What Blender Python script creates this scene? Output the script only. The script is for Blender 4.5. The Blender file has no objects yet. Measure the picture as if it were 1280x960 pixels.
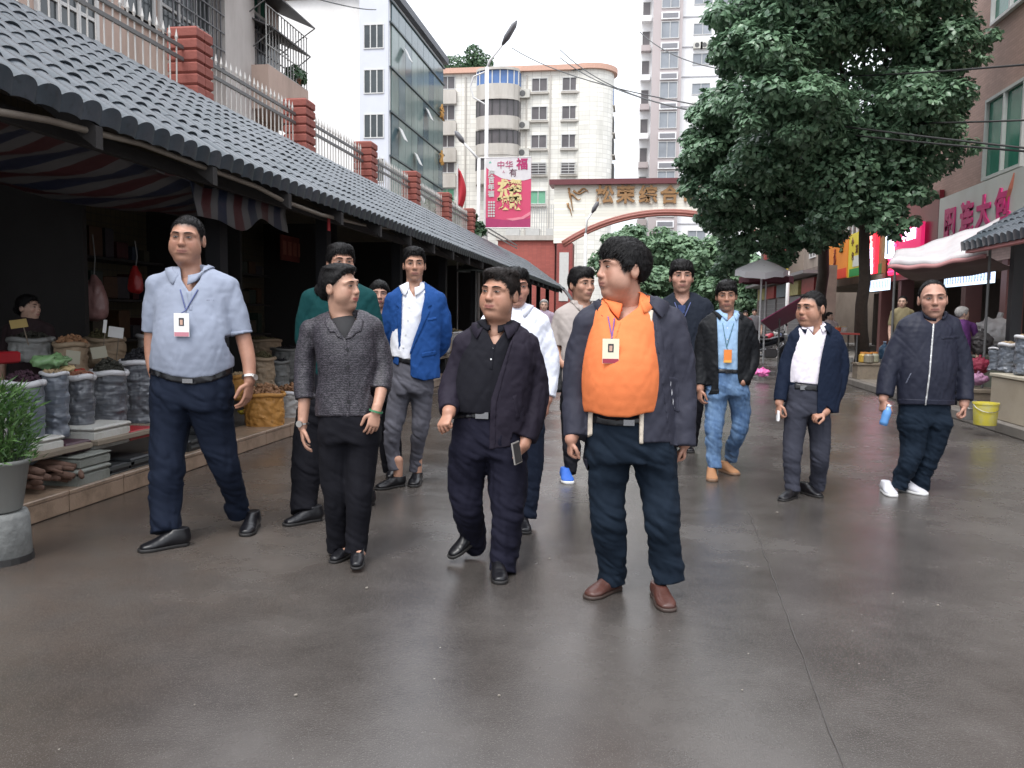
import bpy, bmesh, math, random
import numpy as np
from mathutils import Vector, Matrix
random.seed(7)
RNG = np.random.default_rng(7)
SC = bpy.context.scene
COL = SC.collection
# ---------------------------------------------------------------- camera
FPX, CAMH = 1035.0, 1.36
PITCH, YAW, ROLL = math.radians(4.695), math.radians(8.65), math.radians(0.7)
cam_data = bpy.data.cameras.new('camera')
cam = bpy.data.objects.new('camera', cam_data)
COL.objects.link(cam)
SC.camera = cam
cam_data.sensor_width = 36.0
cam_data.lens = 36.0 * FPX / 1280.0
cam_data.clip_start = 0.05
cam_data.clip_end = 1500.0
CAMM = (Matrix.Translation((0, 0, CAMH)) @ Matrix.Rotation(YAW, 4, 'Z')
  @ Matrix.Rotation(math.pi / 2 - PITCH, 4, 'X') @ Matrix.Rotation(ROLL, 4, 'Z'))
cam.matrix_world = CAMM
# ---------------------------------------------------------------- light
SC.view_settings.view_transform = 'Standard'
SC.view_settings.look = 'None'
SC.view_settings.gamma = 1.0
SC.view_settings.exposure = 1.25
SUN_EL, SUN_AZ = math.radians(62), math.radians(200)
world = bpy.data.worlds.new('World')
SC.world = world
world.use_nodes = True
wn = world.node_tree
wn.nodes.clear()
w_out = wn.nodes.new('ShaderNodeOutputWorld')
w_bg = wn.nodes.new('ShaderNodeBackground')
w_sky = wn.nodes.new('ShaderNodeTexSky')
w_sky.sky_type = 'NISHITA'
w_sky.sun_disc = False
w_sky.sun_elevation = SUN_EL
w_sky.sun_rotation = SUN_AZ
w_sky.dust_density = 4.0
w_mix = wn.nodes.new('ShaderNodeMix')
w_mix.data_type = 'RGBA'
w_mix.inputs[0].default_value = 0.88          # overcast: the cloud layer hides most of the clear sky
w_mix.inputs[7].default_value = (9.0, 9.35, 9.9, 1)
wn.links.new(w_sky.outputs[0], w_mix.inputs[6])
w_tc = wn.nodes.new('ShaderNodeTexCoord'); w_sep = wn.nodes.new('ShaderNodeSeparateXYZ'); w_mr = wn.nodes.new('ShaderNodeMapRange')
wn.links.new(w_tc.outputs['Generated'], w_sep.inputs[0]); wn.links.new(w_sep.outputs[2], w_mr.inputs[0])
w_mr.inputs[3].default_value = 0.55; w_mr.inputs[4].default_value = 1.45
w_mul = wn.nodes.new('ShaderNodeMix'); w_mul.data_type = 'RGBA'; w_mul.blend_type = 'MULTIPLY'; w_mul.inputs[0].default_value = 1
wn.links.new(w_mix.outputs[2], w_mul.inputs[6]); wn.links.new(w_mr.outputs[0], w_mul.inputs[7])
wn.links.new(w_mul.outputs[2], w_bg.inputs[0])
w_bg.inputs[1].default_value = 0.10
wn.links.new(w_bg.outputs[0], w_out.inputs[0])
sun_data = bpy.data.lights.new('sun', 'SUN')
sun_data.energy = 1.1
sun_data.angle = math.radians(25)
sun_data.color = (1.0, 0.97, 0.93)
sun = bpy.data.objects.new('sun', sun_data)
COL.objects.link(sun)
sdir = Vector((math.sin(SUN_AZ) * math.cos(SUN_EL), math.cos(SUN_AZ) * math.cos(SUN_EL), math.sin(SUN_EL)))
sun.rotation_euler = (-sdir).to_track_quat('-Z', 'Y').to_euler()
SC.cycles.max_bounces = 6
SC.cycles.use_denoising = True
# ---------------------------------------------------------------- pixel -> place helpers (1280 x 960 photograph)
CR = np.array(CAMM.to_3x3())
CO = np.array([0, 0, CAMH])
def ray(px, py):
 return CR @ np.array([(px - 640) / FPX, -(py - 480) / FPX, -1.0])
def at(px, py, d):                       # point d metres in front of the camera plane
 return CO + ray(px, py) * d
def ground(px, py, z=0.0):
 r = ray(px, py)
 return CO + r * ((z - CAMH) / r[2])
def gdepth(px, py, z=0.0):
 r = ray(px, py)
 return (z - CAMH) / r[2]
def on_x(px, py, X):
 r = ray(px, py)
 return CO + r * (X / r[0])
def on_y(px, py, Y):
 r = ray(px, py)
 return CO + r * (Y / r[1])
def project(P):
 q = (P - CO) @ CR
 return 640 + FPX * q[..., 0] / -q[..., 2], 480 - FPX * q[..., 1] / -q[..., 2]
# ---------------------------------------------------------------- materials
MATS = {}
def nodes_of(name):
 m = bpy.data.materials.new(name)
 m.use_nodes = True
 nt = m.node_tree
 return m, nt, nt.nodes['Principled BSDF']
def mat(name, col, rough=0.6, metal=0.0, var=0.12, scale=6.0, bump=0.0, bscale=40.0, bdist=0.01,
  spec=0.5, emit=None, estr=0.0, alpha=None, coat=0.0, dirt=None, dirt_amt=0.0, dscale=1.5, stretch=None, bstretch=None,
  sheen=0.0, rvar=0.0):
 if name in MATS:
  return MATS[name]
 m, nt, p = nodes_of(name)
 L = nt.links.new
 tc = nt.nodes.new('ShaderNodeTexCoord')
 src = tc.outputs['Object']
 if stretch:
  mp = nt.nodes.new('ShaderNodeMapping'); mp.inputs['Scale'].default_value = stretch
  L(tc.outputs['Object'], mp.inputs[0]); src = mp.outputs[0]
 n = nt.nodes.new('ShaderNodeTexNoise'); n.inputs['Scale'].default_value = scale
 n.inputs['Detail'].default_value = 6; n.inputs['Roughness'].default_value = .62
 L(src, n.inputs['Vector'])
 cr = nt.nodes.new('ShaderNodeMix'); cr.data_type = 'RGBA'
 c = np.array(col[:3], float)
 cr.inputs[6].default_value = (*np.clip(c * (1 - var * 1.6), 0, 1), 1)
 cr.inputs[7].default_value = (*np.clip(c * (1 + var * 1.6), 0, 1), 1)
 L(n.outputs['Fac'], cr.inputs[0])
 out = cr.outputs[2]
 if dirt is not None:
  n2 = nt.nodes.new('ShaderNodeTexNoise'); n2.inputs['Scale'].default_value = dscale
  n2.inputs['Detail'].default_value = 8; n2.inputs['Roughness'].default_value = .7
  L(src, n2.inputs['Vector'])
  rp = nt.nodes.new('ShaderNodeMapRange'); rp.inputs[1].default_value = .46; rp.inputs[2].default_value = .68
  rp.inputs[4].default_value = dirt_amt
  L(n2.outputs['Fac'], rp.inputs[0])
  dm = nt.nodes.new('ShaderNodeMix'); dm.data_type = 'RGBA'
  dm.inputs[7].default_value = (*dirt, 1)
  L(rp.outputs[0], dm.inputs[0]); L(out, dm.inputs[6]); out = dm.outputs[2]
 L(out, p.inputs['Base Color'])
 p.inputs['Roughness'].default_value = rough
 if rvar:
  rr = nt.nodes.new('ShaderNodeMapRange'); rr.inputs[3].default_value = max(.02, rough - rvar); rr.inputs[4].default_value = min(1, rough + rvar)
  L(n.outputs['Fac'], rr.inputs[0]); L(rr.outputs[0], p.inputs['Roughness'])
 p.inputs['Metallic'].default_value = metal
 p.inputs['Specular IOR Level'].default_value = spec
 if coat: p.inputs['Coat Weight'].default_value = coat
 if sheen: p.inputs['Sheen Weight'].default_value = sheen
 if bump:
  b = nt.nodes.new('ShaderNodeBump'); b.inputs['Strength'].default_value = bump; b.inputs['Distance'].default_value = bdist
  nb = nt.nodes.new('ShaderNodeTexNoise'); nb.inputs['Scale'].default_value = bscale; nb.inputs['Detail'].default_value = 4
  bs = tc.outputs['Object']
  if bstretch:
   mp2 = nt.nodes.new('ShaderNodeMapping'); mp2.inputs['Scale'].default_value = bstretch
   L(bs, mp2.inputs[0]); bs = mp2.outputs[0]
  L(bs, nb.inputs['Vector']); L(nb.outputs['Fac'], b.inputs['Height']); L(b.outputs[0], p.inputs['Normal'])
 if emit is not None:
  p.inputs['Emission Color'].default_value = (*emit, 1); p.inputs['Emission Strength'].default_value = estr
 if alpha is not None:
  p.inputs['Alpha'].default_value = alpha
 MATS[name] = m
 return m
# ---------------------------------------------------------------- object helpers
def link(o, parent=None):
 COL.objects.link(o)
 if parent is not None:
  o.parent = parent
 return o
def thing(name, label, cat, loc=(0, 0, 0), group=None, rz=0.0):
 o = bpy.data.objects.new(name, None)
 o.empty_display_size = 0.1
 o.location = [float(v) for v in loc]; o.rotation_euler = (0, 0, rz)
 o['label'] = label; o['category'] = cat
 if group: o['group'] = group
 return link(o)
def tag(o, label, cat, group=None):
 o['label'] = label; o['category'] = cat
 if group: o['group'] = group
 return o
def mesh_np(name, V, F, material=None, smooth=True, mats=None, fm=None):
 me = bpy.data.meshes.new(name)
 V = np.asarray(V, np.float32)
 if isinstance(F, np.ndarray):
  k = F.shape[1]
  me.vertices.add(len(V)); me.vertices.foreach_set('co', V.ravel())
  me.loops.add(F.size); me.loops.foreach_set('vertex_index', F.astype(np.int32).ravel())
  me.polygons.add(len(F)); me.polygons.foreach_set('loop_start', np.arange(0, F.size, k, dtype=np.int32))
  me.polygons.foreach_set('loop_total', np.full(len(F), k, np.int32))
  me.update(calc_edges=True)
 else:
  me.from_pydata([tuple(map(float, v)) for v in V], [], F)
 if mats:
  for m in mats: me.materials.append(m)
  if fm is not None: me.polygons.foreach_set('material_index', np.asarray(fm, np.int32))
 elif material: me.materials.append(material)
 if smooth: me.polygons.foreach_set('use_smooth', np.ones(len(me.polygons), bool))
 me.update()
 return me
def obj(name, me, parent=None, loc=None, rot=None, scale=None):
 o = bpy.data.objects.new(name, me)
 if loc is not None: o.location = [float(v) for v in loc]
 if rot is not None: o.rotation_euler = rot
 if scale is not None: o.scale = scale
 return link(o, parent)
def dup(root, loc=None, rz=None, label=None, group=None, scale=None):
 r = root.copy(); COL.objects.link(r)
 if loc is not None: r.location = [float(v) for v in loc]
 if rz is not None: r.rotation_euler = (0, 0, rz)
 if label: r['label'] = label
 if group: r['group'] = group
 if scale is not None: r.scale = scale
 for ch in list(root.children):
  c = ch.copy(); COL.objects.link(c); c.parent = r
  for g in list(ch.children):
   d = g.copy(); COL.objects.link(d); d.parent = c
 return r
class MB:
 """collects simple solids into one mesh"""
 def __init__(s): s.v = []; s.f = []; s.m = []; s.n = 0; s.cur = 0
 def add(s, V, F):
  V = np.asarray(V, float).reshape(-1, 3)
  s.v.append(V); s.f += [tuple(i + s.n for i in f) for f in F]; s.m += [s.cur] * len(F); s.n += len(V)
  return s
 def box(s, lo, hi, rz=0.0, c=None, bev=0.0):
  lo = np.array(lo, float); hi = np.array(hi, float)
  if bev > 0:
   x0, y0, z0 = lo; x1, y1, z1 = hi; b = min(bev, (hi - lo).min() * .45)
   V = []
   for z, i in ((z0, b), (z0 + b, 0), (z1 - b, 0), (z1, b)):
    V += [(x0 + i, y0 + i + (b if 0 else 0), z), (x1 - i, y0 + i, z), (x1 - i, y1 - i, z), (x0 + i, y1 - i, z)]
   F = [(3, 2, 1, 0), (12, 13, 14, 15)]
   for k in range(3):
    a = 4 * k
    for j in range(4):
     F.append((a + j, a + (j + 1) % 4, a + 4 + (j + 1) % 4, a + 4 + j))
   V = np.array(V)
  else:
   V = np.array([(x, y, z) for z in (lo[2], hi[2]) for (x, y) in ((lo[0], lo[1]), (hi[0], lo[1]), (hi[0], hi[1]), (lo[0], hi[1]))])
   F = [(3, 2, 1, 0), (4, 5, 6, 7), (0, 1, 5, 4), (1, 2, 6, 5), (2, 3, 7, 6), (3, 0, 4, 7)]
  if rz:
   cc = np.array(c if c is not None else (lo + hi) / 2); ca, sa = math.cos(rz), math.sin(rz)
   R = np.array([[ca, -sa, 0], [sa, ca, 0], [0, 0, 1]]); V = (V - cc) @ R.T + cc
  return s.add(V, F)
 def tube(s, pts, r, n=8, cap=True, squash=None):
  pts = [np.array(p, float) for p in pts]
  if np.isscalar(r): r = [r] * len(pts)
  V = []; up = None
  for i, p in enumerate(pts):
   d = pts[min(i + 1, len(pts) - 1)] - pts[max(i - 1, 0)]
   d = d / (np.linalg.norm(d) + 1e-9)
   if up is None:
    up = np.array([0, 0, 1.0]) if abs(d[2]) < .9 else np.array([1.0, 0, 0])
   a = np.cross(d, up); a /= np.linalg.norm(a) + 1e-9
   b = np.cross(a, d); up = b
   for k in range(n):
    t = 2 * math.pi * k / n
    V.append(p + r[i] * (math.cos(t) * a + math.sin(t) * b * (squash or 1)))
  F = []
  for i in range(len(pts) - 1):
   for k in range(n):
    F.append((i * n + k, i * n + (k + 1) % n, (i + 1) * n + (k + 1) % n, (i + 1) * n + k))
  if cap:
   F.append(tuple(reversed(range(n)))); F.append(tuple(range((len(pts) - 1) * n, len(pts) * n)))
  return s.add(V, F)
 def lathe(s, prof, c=(0, 0, 0), n=20, cap=True, wob=0.0, sy=1.0):
  V = []
  for (r, z) in prof:
   for k in range(n):
    t = 2 * math.pi * k / n
    rr = r * (1 + wob * math.sin(3 * t + z * 9) + wob * .6 * math.sin(7 * t - z * 23))
    V.append((c[0] + rr * math.cos(t), c[1] + rr * math.sin(t) * sy, c[2] + z))
  F = []
  for i in range(len(prof) - 1):
   for k in range(n):
    F.append((i * n + k, i * n + (k + 1) % n, (i + 1) * n + (k + 1) % n, (i + 1) * n + k))
  if cap:
   F.append(tuple(reversed(range(n)))); F.append(tuple(range((len(prof) - 1) * n, len(prof) * n)))
  return s.add(V, F)
 def prism(s, poly, n, t):
  """closed 3-D polygon extruded by vector n*t"""
  P = np.array(poly, float); n = np.array(n, float) * t; k = len(P)
  return s.add(np.vstack([P, P + n]), [tuple(reversed(range(k))), tuple(range(k, 2 * k))] +
                     [(i, (i + 1) % k, k + (i + 1) % k, k + i) for i in range(k)])
 def sheet(s, G, th=0.0):
  """grid of points G[i][j]; th gives it thickness downwards"""
  G = np.array(G, float); a, b = G.shape[:2]
  V = G.reshape(-1, 3)
  F = [(i * b + j, i * b + j + 1, (i + 1) * b + j + 1, (i + 1) * b + j) for i in range(a - 1) for j in range(b - 1)]
  s.add(V, F)
  if th:
   V2 = V.copy(); V2[:, 2] -= th
   s.add(V2, [tuple(reversed(f)) for f in F])
  return s
 def mesh(s, name, material=None, smooth=False, mats=None):
  V = np.vstack(s.v) if s.v else np.zeros((0, 3))
  me = mesh_np(name, V, s.f, material, smooth, mats, s.m if mats else None)
  return me
 def build(s, name, material=None, parent=None, smooth=False, mats=None, auto=None, recalc=True):
  me = s.mesh(name, material, smooth, mats)
  if recalc:
   bm = bmesh.new(); bm.from_mesh(me); bmesh.ops.recalc_face_normals(bm, faces=bm.faces); bm.to_mesh(me); bm.free()
  if auto is not None:
   me.polygons.foreach_set('use_smooth', np.ones(len(me.polygons), bool))
   me.set_sharp_from_angle(angle=math.radians(auto))
  return obj(name, me, parent)
def structure(o, kind='structure'):
 o['kind'] = kind
 return o
def text_mesh(name, body, size, material, parent, M, ext=0.01, align='CENTER', bold=0.0, xs=1.0):
 """raised lettering; M places the text plane (x right, y up)"""
 cu = bpy.data.curves.new(name, 'FONT')
 cu.body = body; cu.size = size; cu.align_x = align; cu.align_y = 'CENTER'
 cu.extrude = ext; cu.offset = bold
 cu.resolution_u = 2
 tmp = bpy.data.objects.new(name, cu)
 COL.objects.link(tmp)
 dg = bpy.context.evaluated_depsgraph_get()
 me = bpy.data.meshes.new_from_object(tmp.evaluated_get(dg))
 me.name = name
 COL.objects.unlink(tmp); bpy.data.objects.remove(tmp)
 me.materials.clear(); me.materials.append(material)
 me.transform(Matrix.Diagonal((xs, 1, 1, 1)))
 me.transform(M)
 return obj(name, me, parent)
def frame_matrix(o, x, y):
 """matrix whose local x and y run along the given world vectors, origin o"""
 x = Vector(x).normalized(); y = Vector(y); z = x.cross(y).normalized(); y = z.cross(x).normalized()
 M = Matrix((x, y, z)).transposed().to_4x4(); M.translation = Vector([float(v) for v in o])
 return M
# ================================================================ volumes: bodies and clothes are grown from distance fields
_perm = np.random.default_rng(3).permutation(256).astype(np.int64)
_perm = np.concatenate([_perm, _perm, _perm])
_grad = np.random.default_rng(5).normal(size=(256, 3)); _grad /= np.linalg.norm(_grad, axis=1)[:, None]
def pnoise(P):
 i = np.floor(P).astype(np.int64); f = P - i; i &= 255
 u = f * f * f * (f * (f * 6 - 15) + 10)
 out = 0
 for dx in (0, 1):
  for dy in (0, 1):
   for dz in (0, 1):
    h = _perm[_perm[_perm[i[:, 0] + dx] + i[:, 1] + dy] + i[:, 2] + dz]
    g = _grad[h]
    w = (u[:, 0] if dx else 1 - u[:, 0]) * (u[:, 1] if dy else 1 - u[:, 1]) * (u[:, 2] if dz else 1 - u[:, 2])
    out = out + w * (g[:, 0] * (f[:, 0] - dx) + g[:, 1] * (f[:, 1] - dy) + g[:, 2] * (f[:, 2] - dz))
 return out
def A3(*v): return np.array(v, float)
def unit(v): return v / (np.linalg.norm(v) + 1e-9)
def resample(pts, *attrs, k=4):
 """Catmull-Rom through the points, attributes alongside"""
 P = np.array(pts, float); A = np.array(attrs, float).T if attrs else np.zeros((len(P), 0))
 Q = np.hstack([P, A]); n = len(Q); out = []
 for i in range(n - 1):
  p0, p1, p2, p3 = Q[max(i - 1, 0)], Q[i], Q[i + 1], Q[min(i + 2, n - 1)]
  for j in range(k):
   t = j / k
   out.append(.5 * ((2 * p1) + (-p0 + p2) * t + (2 * p0 - 5 * p1 + 4 * p2 - p3) * t * t + (-p0 + 3 * p1 - 3 * p2 + p3) * t ** 3))
 out.append(Q[-1]); out = np.array(out)
 return out[:, :3], [out[:, 3 + j] for j in range(A.shape[1])]
class Vol:
 def __init__(s, lo, hi, h):
  s.h = h; s.lo = np.array(lo, float)
  s.n = np.ceil((np.array(hi, float) - s.lo) / h).astype(int) + 1
  s.ax = [(s.lo[k] + h * np.arange(s.n[k])).astype(np.float32) for k in range(3)]
  s.d = np.full(tuple(s.n), 1.0, np.float32)
 def _sl(s, lo, hi):
  a = np.clip(np.floor((lo - s.lo) / s.h).astype(int), 0, s.n); b = np.clip(np.ceil((hi - s.lo) / s.h).astype(int) + 1, 0, s.n)
  return tuple(slice(a[k], b[k]) for k in range(3))
 def _seg(s, p0, p1, a0, a1, b0, b1, S, pad):
  r = max(a0, a1, b0, b1) + pad
  sl = s._sl(np.minimum(p0, p1) - r, np.maximum(p0, p1) + r)
  if any(q.stop - q.start <= 0 for q in sl): return None, None
  X = s.ax[0][sl[0]][:, None, None] - p0[0]; Y = s.ax[1][sl[1]][None, :, None] - p0[1]; Z = s.ax[2][sl[2]][None, None, :] - p0[2]
  X, Y, Z = [q.astype(np.float32) for q in (X, Y, Z)]
  ab = p1 - p0; L = float(np.linalg.norm(ab)); A = ab / (L + 1e-9) if L > 1e-6 else A3(0, 0, 1)
  S = S - A * np.dot(S, A)
  if np.linalg.norm(S) < 1e-3: S = np.cross(A, A3(0, 1, 0.1))
  S = unit(S); Fv = np.cross(A, S)
  f = np.float32
  w = X * f(A[0]) + Y * f(A[1]) + Z * f(A[2])
  t = np.clip(w / f(L + 1e-9), 0, 1) if L > 1e-6 else np.zeros_like(w)
  wq = w - t * f(L)
  u = X * f(S[0]) + Y * f(S[1]) + Z * f(S[2]); v = X * f(Fv[0]) + Y * f(Fv[1]) + Z * f(Fv[2])
  a = f(a0) + t * f(a1 - a0); b = f(b0) + t * f(b1 - b0); c = np.minimum(a, b)
  ua = u / a; vb = v / b; wc = wq / c
  k0 = np.sqrt(ua * ua + vb * vb + wc * wc) + f(1e-6)
  k1 = np.sqrt((ua / a) ** 2 + (vb / b) ** 2 + (wc / c) ** 2) + f(1e-6)
  return sl, k0 * (k0 - 1) / k1
 def _merge(s, sl, d, k, op='u'):
  D = s.d[sl]
  if op == 'u':
   if k > 0:
    h = np.maximum(k - np.abs(D - d), 0) / k; s.d[sl] = np.minimum(D, d) - h * h * k * .25
   else: s.d[sl] = np.minimum(D, d)
  elif op == 's':
   d = -d
   if k > 0:
    h = np.maximum(k - np.abs(D - d), 0) / k; s.d[sl] = np.maximum(D, d) + h * h * k * .25
   else: s.d[sl] = np.maximum(D, d)
 def chain(s, pts, ra, rb=None, side=(1, 0, 0), k=.02, op='u', smooth=4, off=0.0):
  pts = np.array(pts, float); n = len(pts)
  ra = np.full(n, ra, float) if np.isscalar(ra) else np.array(ra, float)
  rb = ra.copy() if rb is None else (np.full(n, rb, float) if np.isscalar(rb) else np.array(rb, float))
  if smooth > 1 and n > 2: pts, (ra, rb) = resample(pts, ra, rb, k=smooth)
  ra = ra + off; rb = rb + off
  pad = k + 2.5 * s.h; R = max(ra.max(), rb.max()) + pad
  sl0 = s._sl(pts.min(0) - R, pts.max(0) + R)
  if any(q.stop - q.start <= 0 for q in sl0): return s
  T = np.full(tuple(q.stop - q.start for q in sl0), 1.0, np.float32)
  for i in range(len(pts) - 1):
   sl, d = s._seg(pts[i], pts[i + 1], ra[i], ra[i + 1], rb[i], rb[i + 1], np.array(side, float), pad)
   if sl is None: continue
   q = tuple(slice(sl[j].start - sl0[j].start, sl[j].stop - sl0[j].start) for j in range(3))
   T[q] = np.minimum(T[q], d)
  s._merge(sl0, T, k, op)
  return s
 def ell(s, c, r, k=.01, op='u', side=(1, 0, 0), rot=None):
  """axis aligned ellipsoid"""
  c = np.array(c, float); r = np.array(r, float)
  R = np.full(3, r.max()) + k + 2.5 * s.h
  sl = s._sl(c - R, c + R)
  if any(q.stop - q.start <= 0 for q in sl): return s
  X = (s.ax[0][sl[0]][:, None, None] - c[0]); Y = (s.ax[1][sl[1]][None, :, None] - c[1]); Z = (s.ax[2][sl[2]][None, None, :] - c[2])
  if rot is not None:
   M = np.array(Matrix.Rotation(rot[1], 3, rot[0])).T
   X, Y, Z = [M[i, 0] * X + M[i, 1] * Y + M[i, 2] * Z for i in range(3)]
  k0 = np.sqrt((X / r[0]) ** 2 + (Y / r[1]) ** 2 + (Z / r[2]) ** 2) + 1e-6
  k1 = np.sqrt((X / r[0] ** 2) ** 2 + (Y / r[1] ** 2) ** 2 + (Z / r[2] ** 2) ** 2) + 1e-6
  s._merge(sl, (k0 * (k0 - 1) / k1).astype(np.float32), k, op)
  return s
 def near(s, w=4.0):
  idx = np.nonzero(np.abs(s.d) < w * s.h)
  P = np.stack([s.ax[k][idx[k]] for k in range(3)], 1)
  return idx, P
 def inside(s, w=4.0):
  idx = np.nonzero(s.d < w * s.h)
  P = np.stack([s.ax[k][idx[k]] for k in range(3)], 1)
  return idx, P
 def fold(s, fn, w=4.0):
  idx, P = s.near(w); s.d[idx] += fn(P).astype(np.float32); return s
 def cut(s, fn):
  """fn(P) > 0 is removed (metres)"""
  idx, P = s.inside(3.0); s.d[idx] = np.maximum(s.d[idx], fn(P).astype(np.float32)); return s
 def copy(s):
  v = Vol.__new__(Vol); v.h, v.lo, v.n, v.ax = s.h, s.lo, s.n, s.ax; v.d = s.d.copy(); return v
 def blur(s):
  d = s.d
  for k in range(3):
   e = d.copy()
   a = [slice(None)] * 3; b = [slice(None)] * 3; c = [slice(None)] * 3
   a[k] = slice(0, -2); b[k] = slice(1, -1); c[k] = slice(2, None)
   e[tuple(b)] = .25 * d[tuple(a)] + .5 * d[tuple(b)] + .25 * d[tuple(c)]
   d = e
  s.d = d; return s
 def surf(s, trim=True):
  """surface nets"""
  d = s.d; d = np.pad(d, 1, constant_values=1.0)
  ins = d < 0
  if not ins.any(): return np.zeros((0, 3)), np.zeros((0, 4), int)
  w = np.nonzero(ins); lo = [max(q.min() - 1, 0) for q in w]; hi = [q.max() + 2 for q in w]
  d = d[lo[0]:hi[0], lo[1]:hi[1], lo[2]:hi[2]]; ins = d < 0
  nx, ny, nz = [q - 1 for q in d.shape]
  cnt = np.zeros((nx, ny, nz), np.int8)
  for a in (0, 1):
   for b in (0, 1):
    for c in (0, 1): cnt += ins[a:a + nx, b:b + ny, c:c + nz]
  act = np.nonzero((cnt > 0) & (cnt < 8))
  ids = np.full((nx, ny, nz), -1, np.int64); N = len(act[0]); ids[act] = np.arange(N)
  C = np.stack(act, 1); acc = np.zeros((N, 3)); num = np.zeros(N)
  corners = [(a, b, c) for a in (0, 1) for b in (0, 1) for c in (0, 1)]
  val = {q: d[C[:, 0] + q[0], C[:, 1] + q[1], C[:, 2] + q[2]] for q in corners}
  for q in corners:
   for k in range(3):
    if q[k] == 0:
     r = list(q); r[k] = 1; r = tuple(r)
     v0, v1 = val[q], val[r]; m = (v0 < 0) != (v1 < 0)
     t = v0[m] / (v0[m] - v1[m])
     p = np.tile(np.array(q, float), (m.sum(), 1)); p[:, k] = t
     acc[m] += p; num[m] += 1
  V = (C + acc / num[:, None] + np.array(lo) - 1) * s.h + s.lo
  F = []
  for k in range(3):
   a, b = [(1, 2), (2, 0), (0, 1)][k]
   sl0 = [slice(None)] * 3; sl1 = [slice(None)] * 3
   sl0[k] = slice(0, -1); sl1[k] = slice(1, None)
   e = ins[tuple(sl0)] != ins[tuple(sl1)]
   E = np.stack(np.nonzero(e), 1)
   ok = (E[:, a] > 0) & (E[:, b] > 0) & (E[:, a] < [nx, ny, nz][a]) & (E[:, b] < [nx, ny, nz][b])
   E = E[ok]
   flip = ins[E[:, 0], E[:, 1], E[:, 2]]
   def cell(da, db):
    q = E.copy(); q[:, a] -= da; q[:, b] -= db
    return ids[q[:, 0], q[:, 1], q[:, 2]]
   quad = np.stack([cell(0, 0), cell(1, 0), cell(1, 1), cell(0, 1)], 1)
   quad[~flip] = quad[~flip][:, ::-1]
   F.append(quad)
  F = np.vstack(F); F = F[(F >= 0).all(1)]
  return V, F
def poly_sd(px, py, poly):
 """signed distance in pixels to a polygon, negative inside"""
 P = np.array(poly, float); d = np.full(px.shape, 1e12); inside = np.zeros(px.shape, bool)
 for i in range(len(P)):
  a = P[i]; b = P[(i + 1) % len(P)]; e = b - a
  wx = px - a[0]; wy = py - a[1]
  t = np.clip((wx * e[0] + wy * e[1]) / (e @ e + 1e-9), 0, 1)
  d = np.minimum(d, (wx - e[0] * t) ** 2 + (wy - e[1] * t) ** 2)
  c = ((a[1] > py) != (b[1] > py)) & (px < (b[0] - a[0]) * (py - a[1]) / (b[1] - a[1] + 1e-12) + a[0])
  inside ^= c
 d = np.sqrt(d)
 return np.where(inside, -d, d)
# ================================================================ people
CAMRT = np.array([math.cos(YAW), math.sin(YAW), 0]); CAMFW = np.array([-math.sin(YAW), math.cos(YAW), 0])
UP = A3(0, 0, 1)
def attr_mat(name, rough=0.5, spec=0.4, bump=0.0, bscale=300, sss=0.0):
 if name in MATS: return MATS[name]
 m, nt, p = nodes_of(name)
 a = nt.nodes.new('ShaderNodeVertexColor'); a.layer_name = 'Col'
 n = nt.nodes.new('ShaderNodeTexNoise'); n.inputs['Scale'].default_value = 30; n.inputs['Detail'].default_value = 5
 tc = nt.nodes.new('ShaderNodeTexCoord'); nt.links.new(tc.outputs['Object'], n.inputs['Vector'])
 mr = nt.nodes.new('ShaderNodeMapRange'); mr.inputs[3].default_value = .70; mr.inputs[4].default_value = 1.26
 nt.links.new(n.outputs['Fac'], mr.inputs[0])
 mx = nt.nodes.new('ShaderNodeMix'); mx.data_type = 'RGBA'; mx.blend_type = 'MULTIPLY'; mx.inputs[0].default_value = 1
 nt.links.new(a.outputs['Color'], mx.inputs[6]); nt.links.new(mr.outputs[0], mx.inputs[7])
 nt.links.new(mx.outputs[2], p.inputs['Base Color'])
 p.inputs['Roughness'].default_value = rough; p.inputs['Specular IOR Level'].default_value = spec
 if bump:
  b = nt.nodes.new('ShaderNodeBump'); b.inputs['Strength'].default_value = bump; b.inputs['Distance'].default_value = .002
  nb = nt.nodes.new('ShaderNodeTexNoise'); nb.inputs['Scale'].default_value = bscale
  nt.links.new(tc.outputs['Object'], nb.inputs['Vector']); nt.links.new(nb.outputs['Fac'], b.inputs['Height']); nt.links.new(b.outputs[0], p.inputs['Normal'])
 MATS[name] = m
 return m
SKIN = attr_mat('skin', .48, .45, .25, 260)
EYE = attr_mat('eye', .15, .5)
def hair_mat(name, col, rough=.58):
 return mat(name, col, rough=rough, var=.35, scale=60, bump=.9, bscale=90, bdist=.006, bstretch=(1, .35, .5), spec=.2)
HAIR = hair_mat('black_hair', (.006, .0055, .006)); HAIRB = hair_mat('brown_black_hair', (.012, .009, .008)); HAIRG = hair_mat('grey_hair', (.33, .32, .31), .6)
def set_col(me, C):
 ca = me.color_attributes.new('Col', 'FLOAT_COLOR', 'POINT')
 C = np.hstack([C, np.ones((len(C), 1))]).astype(np.float32)
 ca.data.foreach_set('color', C.ravel())
def cloth(name, col, amp_bump=.35, bscale=260, rough=.85, var=.10, pat=None, sheen=0, spec=.15):
 return mat(name, col, rough=rough, var=var, scale=9, bump=amp_bump, bscale=bscale, bdist=.0025, sheen=sheen, spec=spec)
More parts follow.
